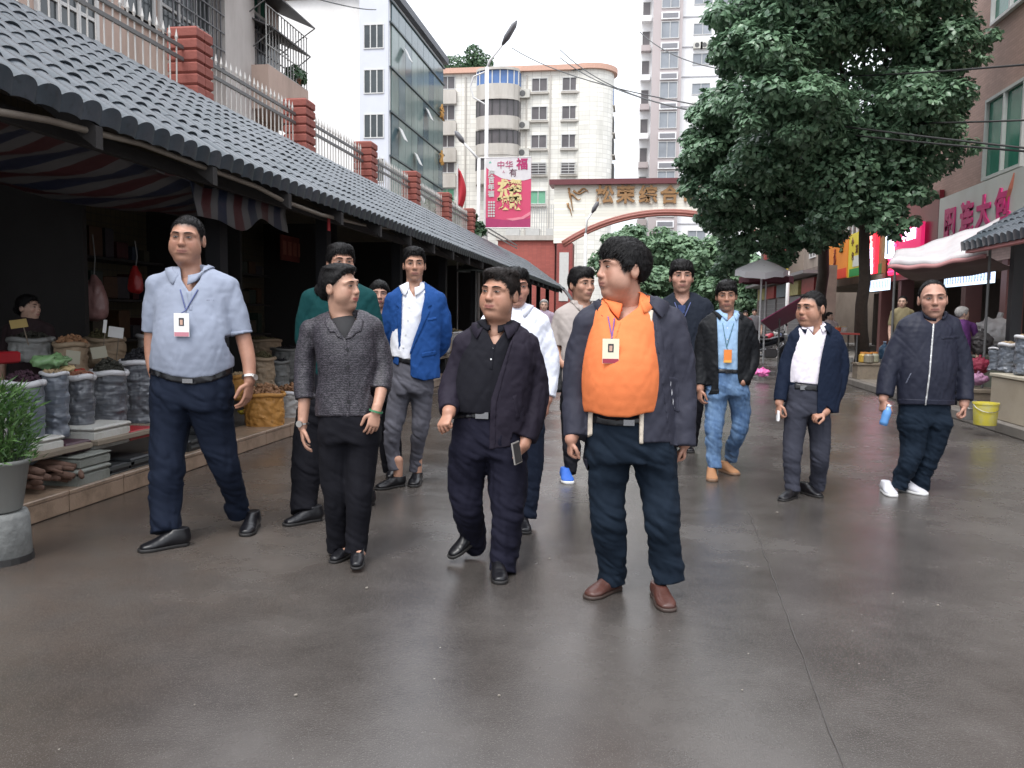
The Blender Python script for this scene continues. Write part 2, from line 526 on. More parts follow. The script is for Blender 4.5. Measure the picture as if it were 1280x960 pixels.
def fold_noise(P, amp, f, seed=0, ridge=True):
 f = np.array(f, float); o = np.array([seed * 3.17, seed * 1.31, seed * 2.23])
 W = pnoise(P * f * .6 + o + 11)[:, None] * np.array([.8, .8, .5])
 n = pnoise(P * f + o + W)
 n2 = pnoise(P * f * 2.1 + o * 2 + W * 1.7)
 if ridge: v = -1.7 * ((np.abs(n) * 2.4 - .5) + .5 * (np.abs(n2) * 2.4 - .5))      # sharp crests, wide hollows
 else: v = 2.0 * (n * 1.6 + n2 * .6)
 return amp * v
HAIRLINES = {   # (y, z) pairs: hair is kept above this line
 'crop': [(-.12, .082), (-.060, .077), (-.044, .066), (-.034, .030), (-.024, -.002), (.002, -.006), (.020, .024), (.036, -.010), (.060, -.052), (.12, -.058)],
 'short': [(-.12, .067), (-.066, .064), (-.050, .052), (-.038, .020), (-.026, -.006), (.000, -.010), (.020, .022), (.036, -.016), (.060, -.062), (.12, -.066)],
 'fringe': [(-.12, .042), (-.085, .042), (-.066, .034), (-.044, .018), (-.020, -.010), (.002, -.012), (.020, .018), (.036, -.020), (.060, -.068), (.12, -.072)],
 'bald': [(-.12, .130), (-.05, .112), (-.030, .090), (-.020, .044), (-.008, .006), (.010, .004), (.022, .024), (.036, -.010), (.060, -.056), (.12, -.060)],
 'woman': [(-.12, .086), (-.072, .083), (-.054, .070), (-.036, .046), (-.020, .022), (-.006, .006), (.012, .006), (.030, -.050), (.060, -.075), (.12, -.080)],
 'bob': [(-.12, .070), (-.078, .066), (-.062, .034), (-.050, -.010), (-.040, -.09), (-.02, -.105), (.02, -.11), (.12, -.11)],
}
# ---------------------------------------------------------------- head
def build_head(h, s, neck_to, skin, opts):
 """head grown in its own frame: x right, -y forward, z up, metres of a 0.24 m head; returns pieces"""
 w = opts.get('w', 1.0); fat = opts.get('fat', 0.0); jaw = opts.get('jaw', 1.0); age = opts.get('age', 0.0)
 hs = h / s
 v = Vol((-.125, -.16, -.26), (.125, .15, .16), hs)
 v.ell((0, .018, .035), (.076 * w, .094, .082))
 v.ell((0, -.026, -.015), (.067 * w, .066, .088), k=.03)
 v.ell((0, -.030, -.066), ((.051 + .014 * fat) * jaw * w, .050, .042), k=.03)
 v.ell((0, -.068, -.094), (.024 * jaw, .020, .016), k=.025)
 if fat: v.ell((0, -.02, -.100), (.055, .052, .028 + .015 * fat), k=.03)
 for sx in (-1, 1):
  v.ell((sx * .043 * w, -.060, -.018), (.024, .022, .024 + .01 * fat), k=.022)
  if fat: v.ell((sx * .048 * w, -.040, -.048), (.026, .034, .030), k=.03)
  v.chain([(sx * .010, -.088, .034), (sx * .034, -.086, .036), (sx * .054 * w, -.066, .026)], .009, k=.014)
  v.ell((sx * .031, -.100, .013), (.020, .016, .012), k=.010, op='s')
  v.ell((sx * .031, -.076, .012), (.0165, .0130, .0125), k=.006)
  v.ell((sx * (.076 * w + .004), .014, -.004), (.010, .020, .032), k=.008)
  v.ell((sx * (.076 * w + .016), .012, .002), (.008, .011, .018), k=.006, op='s')
 v.chain([(0, -.084, .028), (0, -.096, .004), (0, -.103, -.018)], [.0095, .0095, .012], k=.014)
 v.ell((0, -.105, -.023), (.0135, .0115, .0100), k=.010)
 for sx in (-1, 1): v.ell((sx * .0135, -.098, -.027), (.0085, .011, .0080), k=.006)
 v.ell((0, -.085, -.056), (.030, .016, .020), k=.018)
 v.chain([(-.026, -.088, -.0555), (-.008, -.0985, -.0515), (0, -.0985, -.0525), (.008, -.0985, -.0515), (.026, -.088, -.0555)], .0042, k=.006)
 v.chain([(-.020, -.089, -.060), (0, -.0975, -.0655), (.020, -.089, -.060)], .0052, k=.006)
 v.chain([(-.025, -.094, -.0580), (0, -.1045, -.0585), (.025, -.094, -.0580)], .0028, k=.003, op='s')
 v.ell((0, -.098, -.078), (.020, .008, .006), k=.010, op='s')
 if age:
  for sx in (-1, 1):
   v.chain([(sx * .024, -.098, -.030), (sx * .038, -.088, -.058)], .0035 + .0025 * age, k=.008, op='s')
   v.chain([(sx * .020, -.094, -.004), (sx * .044, -.083, -.004)], .0022, k=.008, op='s')
 nt = np.array(neck_to)
 nr = opts.get('neck', .056)
 v.chain([(0, .020, -.03), (nt * .45 + A3(0, .012, -.035)), nt, nt * 1.12], [nr * .95, nr, nr * 1.08, nr * 1.25], k=.022)
 v.blur()
 V, F = v.surf()
 C = np.tile(np.array(skin, float), (len(V), 1))
 x, y, z = V[:, 0], V[:, 1], V[:, 2]
 def blend(wt, col):
  C[:] = C * (1 - wt[:, None]) + np.array(col) * wt[:, None]
 front = np.clip((-y - .055) / .02, 0, 1)
 sk = np.array(skin)
 cheek = np.exp(-(((np.abs(x) - .042) / .022) ** 2 + ((z + .022) / .02) ** 2)) * front
 blend(cheek * .35, sk * (1.12, .82, .80))
 nose = np.exp(-((x / .016) ** 2 + ((z + .022) / .016) ** 2)) * front
 blend(nose * .3, sk * (1.12, .84, .80))
 lipz = -.0585 - .004 * (np.abs(x) / .024) ** 2 * -1
 lips = np.clip(1.25 - ((x / .027) ** 2 + ((z - lipz) / .0100) ** 2), 0, 1) * np.clip((-y - .084) / .005, 0, 1)
 blend(np.clip(lips * 1.4, 0, .85), np.array(opts.get('lip', (.33, .14, .115))))
 line = np.exp(-(((z + .0582) / .0022) ** 2)) * (np.abs(x) < .024) * front
 blend(line * .7, (.08, .03, .028))  # shade in the crease between the lips, painted into the colour
 nos = np.exp(-(((np.abs(x) - .008) / .0045) ** 2 + ((z + .0345) / .0032) ** 2)) * front
 blend(nos * .75, sk * .25)
 socket_shade = np.exp(-(((np.abs(x) - .031) / .020) ** 2 + ((z - .013) / .011) ** 2)) * front
 blend(socket_shade * .40, sk * (.60, .52, .52))  # shading of the eye sockets put into the skin colour
 fore_highlight = np.exp(-((z - .062) / .02) ** 2) * front; blend(fore_highlight * .25, sk * (1.1, 1.04, 1.0))  # forehead highlight painted as lighter skin
 st = opts.get('hair', 'short')
 if st in HAIRLINES:      # cropped hair thins out over the scalp
  hl = np.array(HAIRLINES[st]); lm = np.interp(y, hl[:, 0], hl[:, 1]) + opts.get('hl', 0) * (y < -.03)
  lm = lm - np.where(y < -.02, .9 * np.maximum(np.abs(x) - .045, 0) * opts.get('temple', .35), 0)
  ws = np.clip((z - lm + opts.get('fade', .010) + .010 * pnoise(V * (60, 60, 30))) / .020, 0, 1) * (np.abs(x) < .078 * w) * (z > -.09)
  blend(ws * .88, np.array(opts.get('scalp', (.030, .024, .022))))
 if opts.get('stubble'):
  bd = (1 / (1 + np.exp((z + .045) / .008))) * np.clip((-y + .02) / .03, 0, 1) * (z > -.125)
  blend(bd * opts['stubble'], sk * (.5, .5, .52))
 ax = v.ax
 def sy(px_, pz_):
  i = int(round((px_ - v.lo[0]) / v.h)); k = int(round((pz_ - v.lo[2]) / v.h))
  col = v.d[i, :, k]; j = int(np.argmax(col < 0))
  t = col[j - 1] / (col[j - 1] - col[j]) if j > 0 else 0
  return float(ax[1][j - 1] + t * v.h)
 eyes = []; brows = []
 for sx in (-1, 1):
  cx, cz = sx * .0315, .0110
  y0 = sy(cx, cz) + .0006
  n, m = 20, 12; E = []; EC = []
  op = opts.get('eye', 1.0)
  for i in range(m + 1):
   for j in range(n):
    th = math.pi * i / m; ph = 2 * math.pi * j / n
    lx = math.sin(th) * math.cos(ph); ly = -math.sin(th) * math.sin(ph); lz = math.cos(th)
    dy = (abs(lx) ** 2) * .0035
    E.append((cx + lx * .0140, y0 + ly * .0036 + dy, cz + lz * .0036 * op * (1 - .35 * lx * lx) + sx * lx * .0012))
    r = math.hypot(lx * .0140, lz * .0052)
    EC.append((.015, .010, .008) if r < .0062 else (.26, .21, .19))
  EF = [(i * n + j, i * n + (j + 1) % n, (i + 1) * n + (j + 1) % n, (i + 1) * n + j) for i in range(m) for j in range(n)]
  eyes.append((np.array(E), EF, np.array(EC)))
  mb = MB(); lash_shade = []  # dark strip for the lashes and the shadow under the upper lid
  for t in np.linspace(-1, 1, 7):
   lxx = cx + t * .0155; lz = cz + .0052 * op * (1 - t * t * .75) + sx * t * .0012
   lash_shade.append((lxx, sy(lxx, lz) - .0008, lz))
  mb.tube(lash_shade, [.0006, .0012, .0014, .0014, .0014, .0012, .0006], n=5)
  bw = opts.get('brow', 1.0); br = []
  for t in np.linspace(0, 1, 7):
   bx = sx * (.012 + .040 * t); bz = .0315 + .006 * math.sin(t * 2.4) - .003 * t
   br.append((bx, sy(bx, bz) - .0004, bz))
  mb.tube(br, [.0022 * bw, .0034 * bw, .0036 * bw, .0034 * bw, .003 * bw, .0022 * bw, .0008], n=6)
  brows.append((np.vstack(mb.v), mb.f))
 return (V, F, C), eyes, brows, v
def build_hair(hs, opts):
 st = opts.get('hair', 'short'); t = opts.get('ht', .012); vol = opts.get('hv', .0); w = opts.get('w', 1.0)
 v = Vol((-.135, -.15, -.16), (.135, .17, .19), hs)
 v.ell((0, .018, .035), (.076 * w + t * .75, .094 + t, .082 + t), k=0)
 if st in ('short', 'fringe', 'woman', 'bob'):
  v.ell((0, -.022, .040), (.067 * w + t * .6, .070 + t * .8, .070 + t), k=.02)
 if vol:
  sx = opts.get('part', 1)
  v.ell((sx * .012, -.040, .098), (.052, .048, .020 + vol), k=.025)
  v.ell((-sx * .02, .02, .105), (.055, .06, .012 + vol), k=.02)
 if st == 'fringe':
  v.chain([(-.055, -.078, .066), (0, -.094, .068), (.055, -.078, .066)], .010, k=.02)
 if st == 'bob':
  for q in (-1, 1): v.chain([(q * .074, .0, .03), (q * .082, .0, -.04), (q * .078, -.004, -.10)], [.022, .022, .014], k=.02)
  v.chain([(0, .08, .0), (0, .085, -.09)], [.05, .04], k=.03)
 if st == 'woman': v.ell((0, .085, -.02), (.055, .04, .055), k=.03)
 if opts.get('bun'): v.ell((0, .125, -.01), (.036, .03, .034), k=.012)
 hl = np.array(HAIRLINES[st]); base = opts.get('hl', 0.0)
 def c(P):
  y = P[:, 1]; z = P[:, 2]
  lim = np.interp(y, hl[:, 0], hl[:, 1]) + base * (y < -.03) + opts.get('slant', 0) * P[:, 0] * (y < -.03)
  jag = .013 * pnoise(P * (70, 20, 8)) + .007 * pnoise(P * (140, 60, 30) + 3)
  lim = lim + np.where((y < -.02), .9 * np.maximum(np.abs(P[:, 0]) - .045, 0) * opts.get('temple', .35) * -1 + 0, 0)
  return (lim + jag - z) * .8
 def lim_of(P):
  return np.interp(P[:, 1], hl[:, 0], hl[:, 1]) + base * (P[:, 1] < -.03)
 v.fold(lambda P: (t * .95 + .001) * np.clip(1 - (P[:, 2] - lim_of(P)) / .026, 0, 1) ** 1.5, 5.0)
 v.cut(c)
 amp = opts.get('hn', .0040)
 v.fold(lambda P: amp * 1.3 * (np.abs(pnoise(P * (60, 16, 34) + 5)) * 2.4 - .5) + amp * .9 * pnoise(P * (150, 40, 80)) + amp * 1.2 * pnoise(P * (22, 14, 16)))
 V, F = v.surf()
 N = int(opts.get('strands', 2600)); rg = np.random.default_rng(int(t * 1e4) + 3); Q = V[rg.integers(0, len(V), N)]
 Q = Q[(Q[:, 2] > -.05) | (Q[:, 1] > .02)]; C = A3(0, .015, .03); nn = (Q - C) / np.array([.08, .10, .09]) ** 2; nn /= np.linalg.norm(nn, axis=1)[:, None]
 out_ = np.linalg.norm((Q - C) / np.array([.076 * w, .094, .082]), axis=1) > 1.0; Q = Q[out_]; nn = nn[out_]
 sw = opts.get('sweep', .5); d = Q - A3(.02, .06, .13); d = d + A3(sw * .05, -.02, 0) + rg.normal(size=Q.shape) * .022; d -= nn * (d * nn).sum(1)[:, None]; d /= np.linalg.norm(d, axis=1)[:, None] + 1e-9
 L_ = (opts.get('slen', .6) * (.012 + t) * (.6 + .9 * rg.random(len(Q))))[:, None]; s_ = np.cross(nn, d) * .0011; lf = nn * (.0015 + .0030 * rg.random(len(Q)))[:, None]
 A, B, E = Q - nn * .002, Q + d * L_ * .5 + lf, Q + d * L_ - nn * .001
 SV = np.stack([A - s_, A + s_, B - s_, B + s_, E - s_ * .3, E + s_ * .3], 1).reshape(-1, 3); b = np.arange(len(Q))[:, None] * 6 + len(V)
 return np.vstack([V, SV]), np.vstack([F, b + np.array([[0, 1, 3, 2]]), b + np.array([[2, 3, 5, 4]])])
# ---------------------------------------------------------------- hand
def hand_chain(v, wrist, D, N, T, u, curl=.35, spread=.10, thumb=.5, k=.006):
 """D towards the fingertips, N the way the palm faces, T towards the thumb"""
 D = unit(D); N = unit(N - D * (N @ D)); T0 = np.cross(D, N); T = T0 if T0 @ T > 0 else -T0
 w = np.array(wrist)
 v.chain([w - D * .03 * u, w + D * .012 * u, w + D * .05 * u, w + D * .085 * u],
   [.026 * u, .028 * u, .038 * u, .038 * u], [.020 * u, .017 * u, .0145 * u, .012 * u], side=T, k=k)
 offs = (.029, .0095, -.0105, -.029); lens = (.070, .079, .074, .058); starts = (.086, .091, .088, .080)
 for i in range(4):
  base = w + D * starts[i] * u + T * offs[i] * u
  sp = spread * (1.5 - i) * .5
  d = unit(D + T * sp); L = lens[i] * u; p = [base - D * .02 * u, base]; ang = 0
  for j, fr in enumerate((.45, .30, .25)):
   ang += curl * (1.05, 1.25, .8)[j] * (1 + .08 * i)
   p.append(p[-1] + (d * math.cos(ang) + N * math.sin(ang)) * L * fr)
  v.chain(p, [.0085 * u, .0088 * u, .0080 * u, .0074 * u, .0062 * u], side=T, k=.002, smooth=2)
 b = w + D * .022 * u + T * .026 * u
 d1 = unit(D * .75 + T * (1 - thumb * .6) + N * (.25 + thumb * .7)); d2 = unit(D * .95 + T * (.25 - thumb * .3) + N * (.2 + thumb * .5))
 v.chain([b - T * .012 * u, b + d1 * .036 * u, b + d1 * .036 * u + d2 * .032 * u, b + d1 * .036 * u + d2 * .056 * u],
   [.014 * u, .0115 * u, .0100 * u, .0075 * u], side=N, k=.004, smooth=2)
# ---------------------------------------------------------------- shoes, grown once per style
SHOES = {}
def shoe(style):
 if style in SHOES: return SHOES[style]
 h = .0042
 v = Vol((-.07, -.25, -.01), (.07, .09, .14), h)
 wd = {'dress': 1.0, 'loafer': 1.04, 'sneaker': 1.1, 'flat': .86}[style]
 v.chain([(0, .030, .045), (0, -.03, .045), (0, -.09, .034), (.002, -.145, .026), (.003, -.178, .022)],
   [.034 * wd, .036 * wd, .043 * wd, .046 * wd, .034 * wd], [.040, .044, .034, .024, .018], k=.0)
 if style in ('dress', 'sneaker'):
  v.chain([(0, .012, .05), (0, .012, .095)], [.036, .037], [.046, .044], k=.03)
  v.chain([(0, -.01, .07), (0, -.075, .045)], [.024, .028], [.03, .024], k=.025)
 if style == 'loafer':
  v.chain([(0, .012, .045), (0, .012, .075)], [.036, .036], [.046, .044], k=.02)
  v.chain([(0, -.04, .065), (0, -.075, .050)], [.030, .032], [.016, .014], k=.012)
 v.cut(lambda P: .014 - P[:, 2])
 if style == 'flat':
  v.cut(lambda P: np.minimum(P[:, 2] - (.050 + .30 * np.maximum(P[:, 1] - .0, 0)), .105 + P[:, 1]))
  v.ell((0, -.02, .075), (.026, .085, .045), k=.008, op='s')
 else:
  top = {'dress': .100, 'sneaker': .098, 'loafer': .080}[style]
  v.cut(lambda P: P[:, 2] - top)
 if style in ('loafer', 'dress'):   # apron seam / toe cap seam
  v.fold(lambda P: .0016 * np.exp(-((np.hypot(P[:, 0] / .033, (P[:, 1] + .12) / .068) - 1) / .07) ** 2) * (P[:, 2] > .02) if style == 'loafer'
               else .0010 * np.exp(-((P[:, 1] + .135) / .003) ** 2))
 v.fold(lambda P: .0012 * pnoise(P * (20, 70, 30)) * (P[:, 1] < -.05) * (P[:, 1] > -.14))
 up = v.surf()
 s = Vol((-.07, -.25, -.012), (.07, .09, .04), h)
 th = {'dress': .008, 'loafer': .007, 'sneaker': .014, 'flat': .004}[style]
 s.chain([(0, .028, .010), (0, -.03, .010), (0, -.09, .010), (.002, -.145, .010), (.003, -.178, .010)],
   [.037 * wd, .037 * wd, .045 * wd, .049 * wd, .040 * wd], .03, k=0, side=(1, 0, 0))
 s.cut(lambda P: np.maximum(-P[:, 2], P[:, 2] - (.010 + th)))
 so = s.surf()
 SHOES[style] = (up, so)
 return SHOES[style]
SHEAR = np.array([[1, 0, .9], [0, 1, 0], [.5, 0, 1]]); SHEAR2 = np.array([[1, 0, -.7], [0, 1, 0], [-.35, 0, 1]])
class Person:
 def __init__(p, label, feet, scale_px, name='person', group=None, D=None, h=.0065, **kw):
  """feet: {'l': (toe px, heel px, lift), 'r': ...}; scale_px = height in photo pixels"""
  p.h0 = h; p.feet = {}
  ds = []
  for s_, f in feet.items():      # (toe px, direction in degrees: 0 = towards the camera, + = image right, lift, pitch)
   lift = f[2] if len(f) > 2 else 0
   toe = ground(*f[0], lift); q = math.radians(f[1])
   d = unit(-CAMFW * math.cos(q) + CAMRT * math.sin(q))
   p.feet[s_] = [toe, d, f]; ds.append(-((toe - d * .15 - CO) @ CR)[2])
  p.D = D or float(np.mean(ds)); p.m = p.D / FPX; p.u = scale_px * p.m / 1.70
  for s_ in p.feet:
   toe, d, f = p.feet[s_]
   L = .262 * p.u * kw.get('footlen', 1.0)
   ank = toe - d * .215 / .28 * L
   p.feet[s_] = dict(toe=toe, dir=d, ank=ank, L=L, pitch=f[3] if len(f) > 3 else 0, D=float(-((ank - CO) @ CR)[2]))
  g = np.mean([p.feet[s_]['ank'] for s_ in p.feet], axis=0) if p.feet else at(kw['base'][0], kw['base'][1], p.D)
  p.base = A3(g[0], g[1], kw.get('bz', 0)); 
  p.root = thing(name, label, 'person', p.base, group)
  p.yaw = math.radians(kw.get('yaw', 0))
  c, s = math.cos(p.yaw), math.sin(p.yaw)
  p.side = CAMRT * c + CAMFW * s              # image right
  p.front = -(CAMFW * c - CAMRT * s)           # the way the chest faces (yaw > 0 turns to image right)
  p.front = unit(-CAMFW * c + CAMRT * s)
  p.skin = np.array(kw.get('skin', (.43, .255, .185))) * (.87, .78, .74)
  p.seed = kw.get('seed', 1)
  p.body = [] ; p.bodyC = []
  p.vols = {}
 def P(p, x, y, off=0.0): return at(x, y, p.D + off)
 def put(p, name, V, F, m, parent=None, col=None, smooth=True):
  if len(V) == 0: return None
  me = mesh_np(name, np.asarray(V) - p.base, F, m, smooth)
  if col is not None: set_col(me, col)
  o = obj(name, me, parent or p.root)
  return o
 def bounds(p, pts, r):
  pts = np.array(pts); return pts.min(0) - r, pts.max(0) + r
 def rows(p, R):
  pts = [p.P(r[0], r[1], r[4] if len(r) > 4 else 0) for r in R]
  a = [r[2] * p.m for r in R]; b = [r[3] * p.u for r in R]
  return pts, a, b
 def garment(p, name, m, torso=None, arms=(), shoulders=None, amp=.004, f=(7, 7, 9), cutpoly=None, hem=None, ends=(), armcut=(), h=None, k=.03, extra=None, keep=None, bulge=()):
  h = h or p.h0 * max(p.u, .9)
  pts = []; rmax = .05
  jobs = []
  if torso:
   P, a, b = p.rows(torso); pts += P; rmax = max(rmax, max(a)); jobs.append(('t', P, a, b))
  if shoulders:
   P, a, b = p.rows(shoulders); pts += P; jobs.append(('s', P, a, b))
  for A in arms:
   P = [p.P(r[0], r[1], r[3] if len(r) > 3 else 0) for r in A]; a = [r[2] * p.m for r in A]
   pts += P; jobs.append(('a', P, a, a))
  lo, hi = p.bounds(pts, rmax + .03)
  if torso:
   pass
  v = Vol(lo, hi, h)
  for kind, P, a, b in jobs:
   v.chain(P, a, b, side=p.side, k=(.055 if kind == 's' else (.022 if kind == 'a' else 0)) * p.u)
  for bl in bulge:   # (x, y, r_px, depth_off, rz_px)
   c = p.P(bl[0], bl[1], bl[3]); v.ell(c, (bl[2] * p.m, bl[2] * p.m * .8, bl[4] * p.m), k=.06 * p.u)
  v.blur()
  sd = p.seed; u = p.u
  v.fold(lambda Q: fold_noise(((Q - p.base) / u) @ SHEAR, amp * .62 * u, (f[0], f[1], f[2] * .62), sd) + fold_noise(((Q - p.base) / u) @ SHEAR2, amp * .75 * u, (12, 12, 5), sd + 9) + fold_noise((Q - p.base) / u, amp * .22 * u, (24, 24, 30), sd + 3, False))
  if extra: extra(v)
  for (c, axis, r) in ends:
   c = np.array(c); axis = unit(np.array(axis))
   v.cut(lambda Q: np.where(np.linalg.norm(Q - c, axis=1) < r, (Q - c) @ axis, -1))
  if hem is not None:      # polyline in pixels; everything below goes
   hp = np.array(hem, float)
   def c(Q):
    x, y = project(Q)
    lim = np.interp(x, hp[:, 0], hp[:, 1]); 
    d = (y - lim) * p.m
    return d
   if keep is not None:
    kp = keep
    v.cut(lambda Q: np.where(kp(Q), -1, c(Q)))
   else: v.cut(c)
  if cutpoly is not None:
   mid = np.mean(jobs[0][1], axis=0); fr = p.front
   P0 = np.array(jobs[0][1])
   def c2(Q):
    x, y = project(Q)
    pd = poly_sd(x, y, cutpoly) * p.m
    sp = np.stack([np.interp(Q[:, 2], P0[::-1, 2] if P0[0, 2] > P0[-1, 2] else P0[:, 2], P0[::-1, i] if P0[0, 2] > P0[-1, 2] else P0[:, i]) for i in (0, 1, 2)], 1)
    fd = ((Q - sp) @ fr)
    return np.minimum(-pd, fd + .01)
   v.cut(c2)
  p.vols[name] = v
  V, F = v.surf()
  o = p.put(name, V, F, m)
  return o
 def patch(p, src, name, m, poly, off=.008, parent=None, front=True, jitter=0):
  """a piece lying on garment src inside a pixel polygon"""
  v0 = p.vols[src]
  v = v0.copy(); v.d = v.d - np.float32(off * p.u)
  base = v0.d
  idx, Q = v.inside(3.0)
  x, y = project(Q)
  pd = poly_sd(x, y, poly) * p.m
  val = np.maximum(v.d[idx], pd)
  inner = -(base[idx] + .012 * p.u)
  val = np.maximum(val, inner)
  if front:
   ctr = p.rootc if hasattr(p, 'rootc') else p.base
   c = np.array(ctr); val = np.maximum(val, -((Q - c) @ p.front) - .0)
  v.d[:] = 1.0; v.d[idx] = val
  V, F = v.surf()
  return p.put(name, V, F, m, parent)
 def head(p, x, top, chin, yaw=0, pitch=0, tilt=0, neck=None, hairm=None, **o):
  zt = .117 + o.get('ht', .012) + .8 * o.get('hv', 0); tot = .110 + zt
  s = (chin - top) * p.m / tot * o.get('hs', 1.0)
  c = p.P(x, top + zt / tot * (chin - top), o.get('off', 0))
  az = -math.atan((x - 640) / FPX)
  R = np.array(Matrix.Rotation(YAW + az + math.radians(yaw), 3, 'Z') @ Matrix.Rotation(math.radians(pitch), 3, 'X') @ Matrix.Rotation(math.radians(tilt), 3, 'Y'))
  nb = p.P(neck[0], neck[1], neck[2] if len(neck) > 2 else .02)
  nl = (nb - c) @ R / s
  h = min(.0042 * max(1, p.D / 6), .008)
  (V, F, C), eyes, brows, v = build_head(h, s, nl, p.skin, o)
  W = V @ R.T * s + c
  p.body.append((W, F, C))
  hs_ = h / s
  if o.get('hair') != 'none':
   HV, HF = build_hair(hs_, o)
   hv = p.put('hair', HV @ R.T * s + c, HF, hairm or HAIR)
  for (E, EF, EC) in eyes: p.put('eye', E @ R.T * s + c, EF, EYE, col=EC)
  for (B, BF) in brows: p.put('eyebrow', B @ R.T * s + c, BF, hairm if o.get('greybrow') else HAIR)
  p.headc, p.headR, p.heads = c, R, s
 def arm(p, pts, hand=None, h=None):
  """pts rows (x, y, r px, off) shoulder..wrist of bare arm; hand dict"""
  P = [p.P(r[0], r[1], r[3] if len(r) > 3 else 0) for r in pts]; a = [r[2] * p.m for r in pts]
  h = h or min(.0040 * max(1, p.D / 5), .008)
  allp = list(P)
  if hand:
   w = P[-1]; D = unit(CAMRT * hand['d'][0] + CAMFW * hand['d'][1] + UP * hand['d'][2])
   allp.append(w + D * .17 * p.u)
  lo, hi = p.bounds(allp, max(a) + .06 * p.u)
  v = Vol(lo, hi, h)
  v.chain(P, a, side=p.side, k=0)
  if hand:
   N = CAMRT * hand['n'][0] + CAMFW * hand['n'][1] + UP * hand['n'][2]; T = CAMRT * hand['t'][0] + CAMFW * hand['t'][1] + UP * hand['t'][2]
   hand_chain(v, w, D, N, T, p.u * hand.get('s', 1.0), hand.get('curl', .35), hand.get('spread', .12), hand.get('thumb', .4), k=.012 * p.u)
   p.wrist = w; p.handD = D; p.handN = unit(N); p.handT = unit(T)
  V, F = v.surf()
  C = np.tile(p.skin * np.array((.97, .93, .92)), (len(V), 1))
  p.body.append((V, F, C))
 def core(p, torso, legs):
  """the body under the clothes"""
  jobs = []; pts = []
  if torso:
   P, a, b = p.rows(torso); P, a, b = P[1:], a[1:], b[1:]; jobs.append((P, np.array(a) * .60, np.array(b) * .62)); pts += P
  for L in legs:
   P = L[0][:-1]; a = np.array(L[1][:-1]) * .5; jobs.append((P, a, a)); pts += list(P)
  lo, hi = p.bounds(pts, .25)
  v = Vol(lo, hi, .016 * max(1, p.u))
  for P, a, b in jobs: v.chain(P, a, b, side=p.side, k=.03)
  V, F = v.surf(); p.body.append((V, F, np.tile(p.skin, (len(V), 1))))
 def legs(p, m, hips, L, R, amp=.006, belt=None, hemr=None, name='trousers', h=None, shoes=None):
  """L/R rows (x, y, r px, off) from hip joint to hem; the hem follows the foot's own depth"""
  jobs = []; out = []
  Ph, ah, bh = p.rows(hips)
  lo, hi = p.bounds(Ph, max(ah) + .03)
  ends = []
  for key, Q in (('l', L), ('r', R)):
   if not Q: continue
   fD = p.feet[key]['D'] - p.D if key in p.feet else 0
   n = len(Q); P = []
   for i, r in enumerate(Q):
    t = i / (n - 1)
    P.append(p.P(r[0], r[1], fD * t ** 1.3 + (r[3] if len(r) > 3 else 0)))
   a = [r[2] * p.m for r in Q]
   jobs.append((P, a)); l2, h2 = p.bounds(P, max(a) + .02); lo = np.minimum(lo, l2); hi = np.maximum(hi, h2)
   ends.append((P[-1], unit(P[-1] - P[-2]), a[-1]))
  h = h or p.h0 * max(p.u, .9) * 1.05
  v = Vol(lo, hi, h)
  v.chain(Ph, ah, bh, side=p.side, k=0); zl = Ph[-1][2] + .01
  v.cut(lambda Q: zl - Q[:, 2])
  w = v.copy(); w.d[:] = 1.0
  for j in jobs: w.chain(j[0], j[1], np.array(j[1]) * 1.05, side=p.side, k=.008 * p.u)
  for _ in range(3): v.blur()
  v._merge(tuple(slice(0, n) for n in v.n), w.d, .045 * p.u)
  v.blur()
  u = p.u; sd = p.seed; b0 = p.base
  kz = [j[0][len(j[0]) // 2][2] for j in jobs]; hz = [j[0][-1][2] for j in jobs]; top = Ph[0][2]
  def fo(Q):
   q = (Q - b0) / u
   z = Q[:, 2]
   kn = np.exp(-((z - np.mean(kz)) / (.14 * u)) ** 2); cr = np.exp(-((z - (Ph[-1][2] + .05 * u)) / (.12 * u)) ** 2); hm = np.exp(-((z - np.mean(hz) - .05 * u) / (.08 * u)) ** 2)
   n = fold_noise(q + np.stack([q[:, 2] * .25, q[:, 2] * 0, q[:, 0] * .5], 1), amp * u, (6, 6, 13), sd) * (.25 + .9 * kn + .9 * cr + 1.3 * hm)
   n += fold_noise(q, amp * .8 * u, (10, 10, 2.2), sd + 4)
   return n
  v.fold(fo)
  for (c, ax, r) in ends:
   v.cut(lambda Q: np.where(np.linalg.norm(Q - c, axis=1) < r * 2.2 + .02, (Q - c) @ ax, -1))
  p.vols[name] = v
  V, F = v.surf()
  o = p.put(name, V, F, m)
  p.legj = [(j[0], j[1]) for j in jobs]
  return o
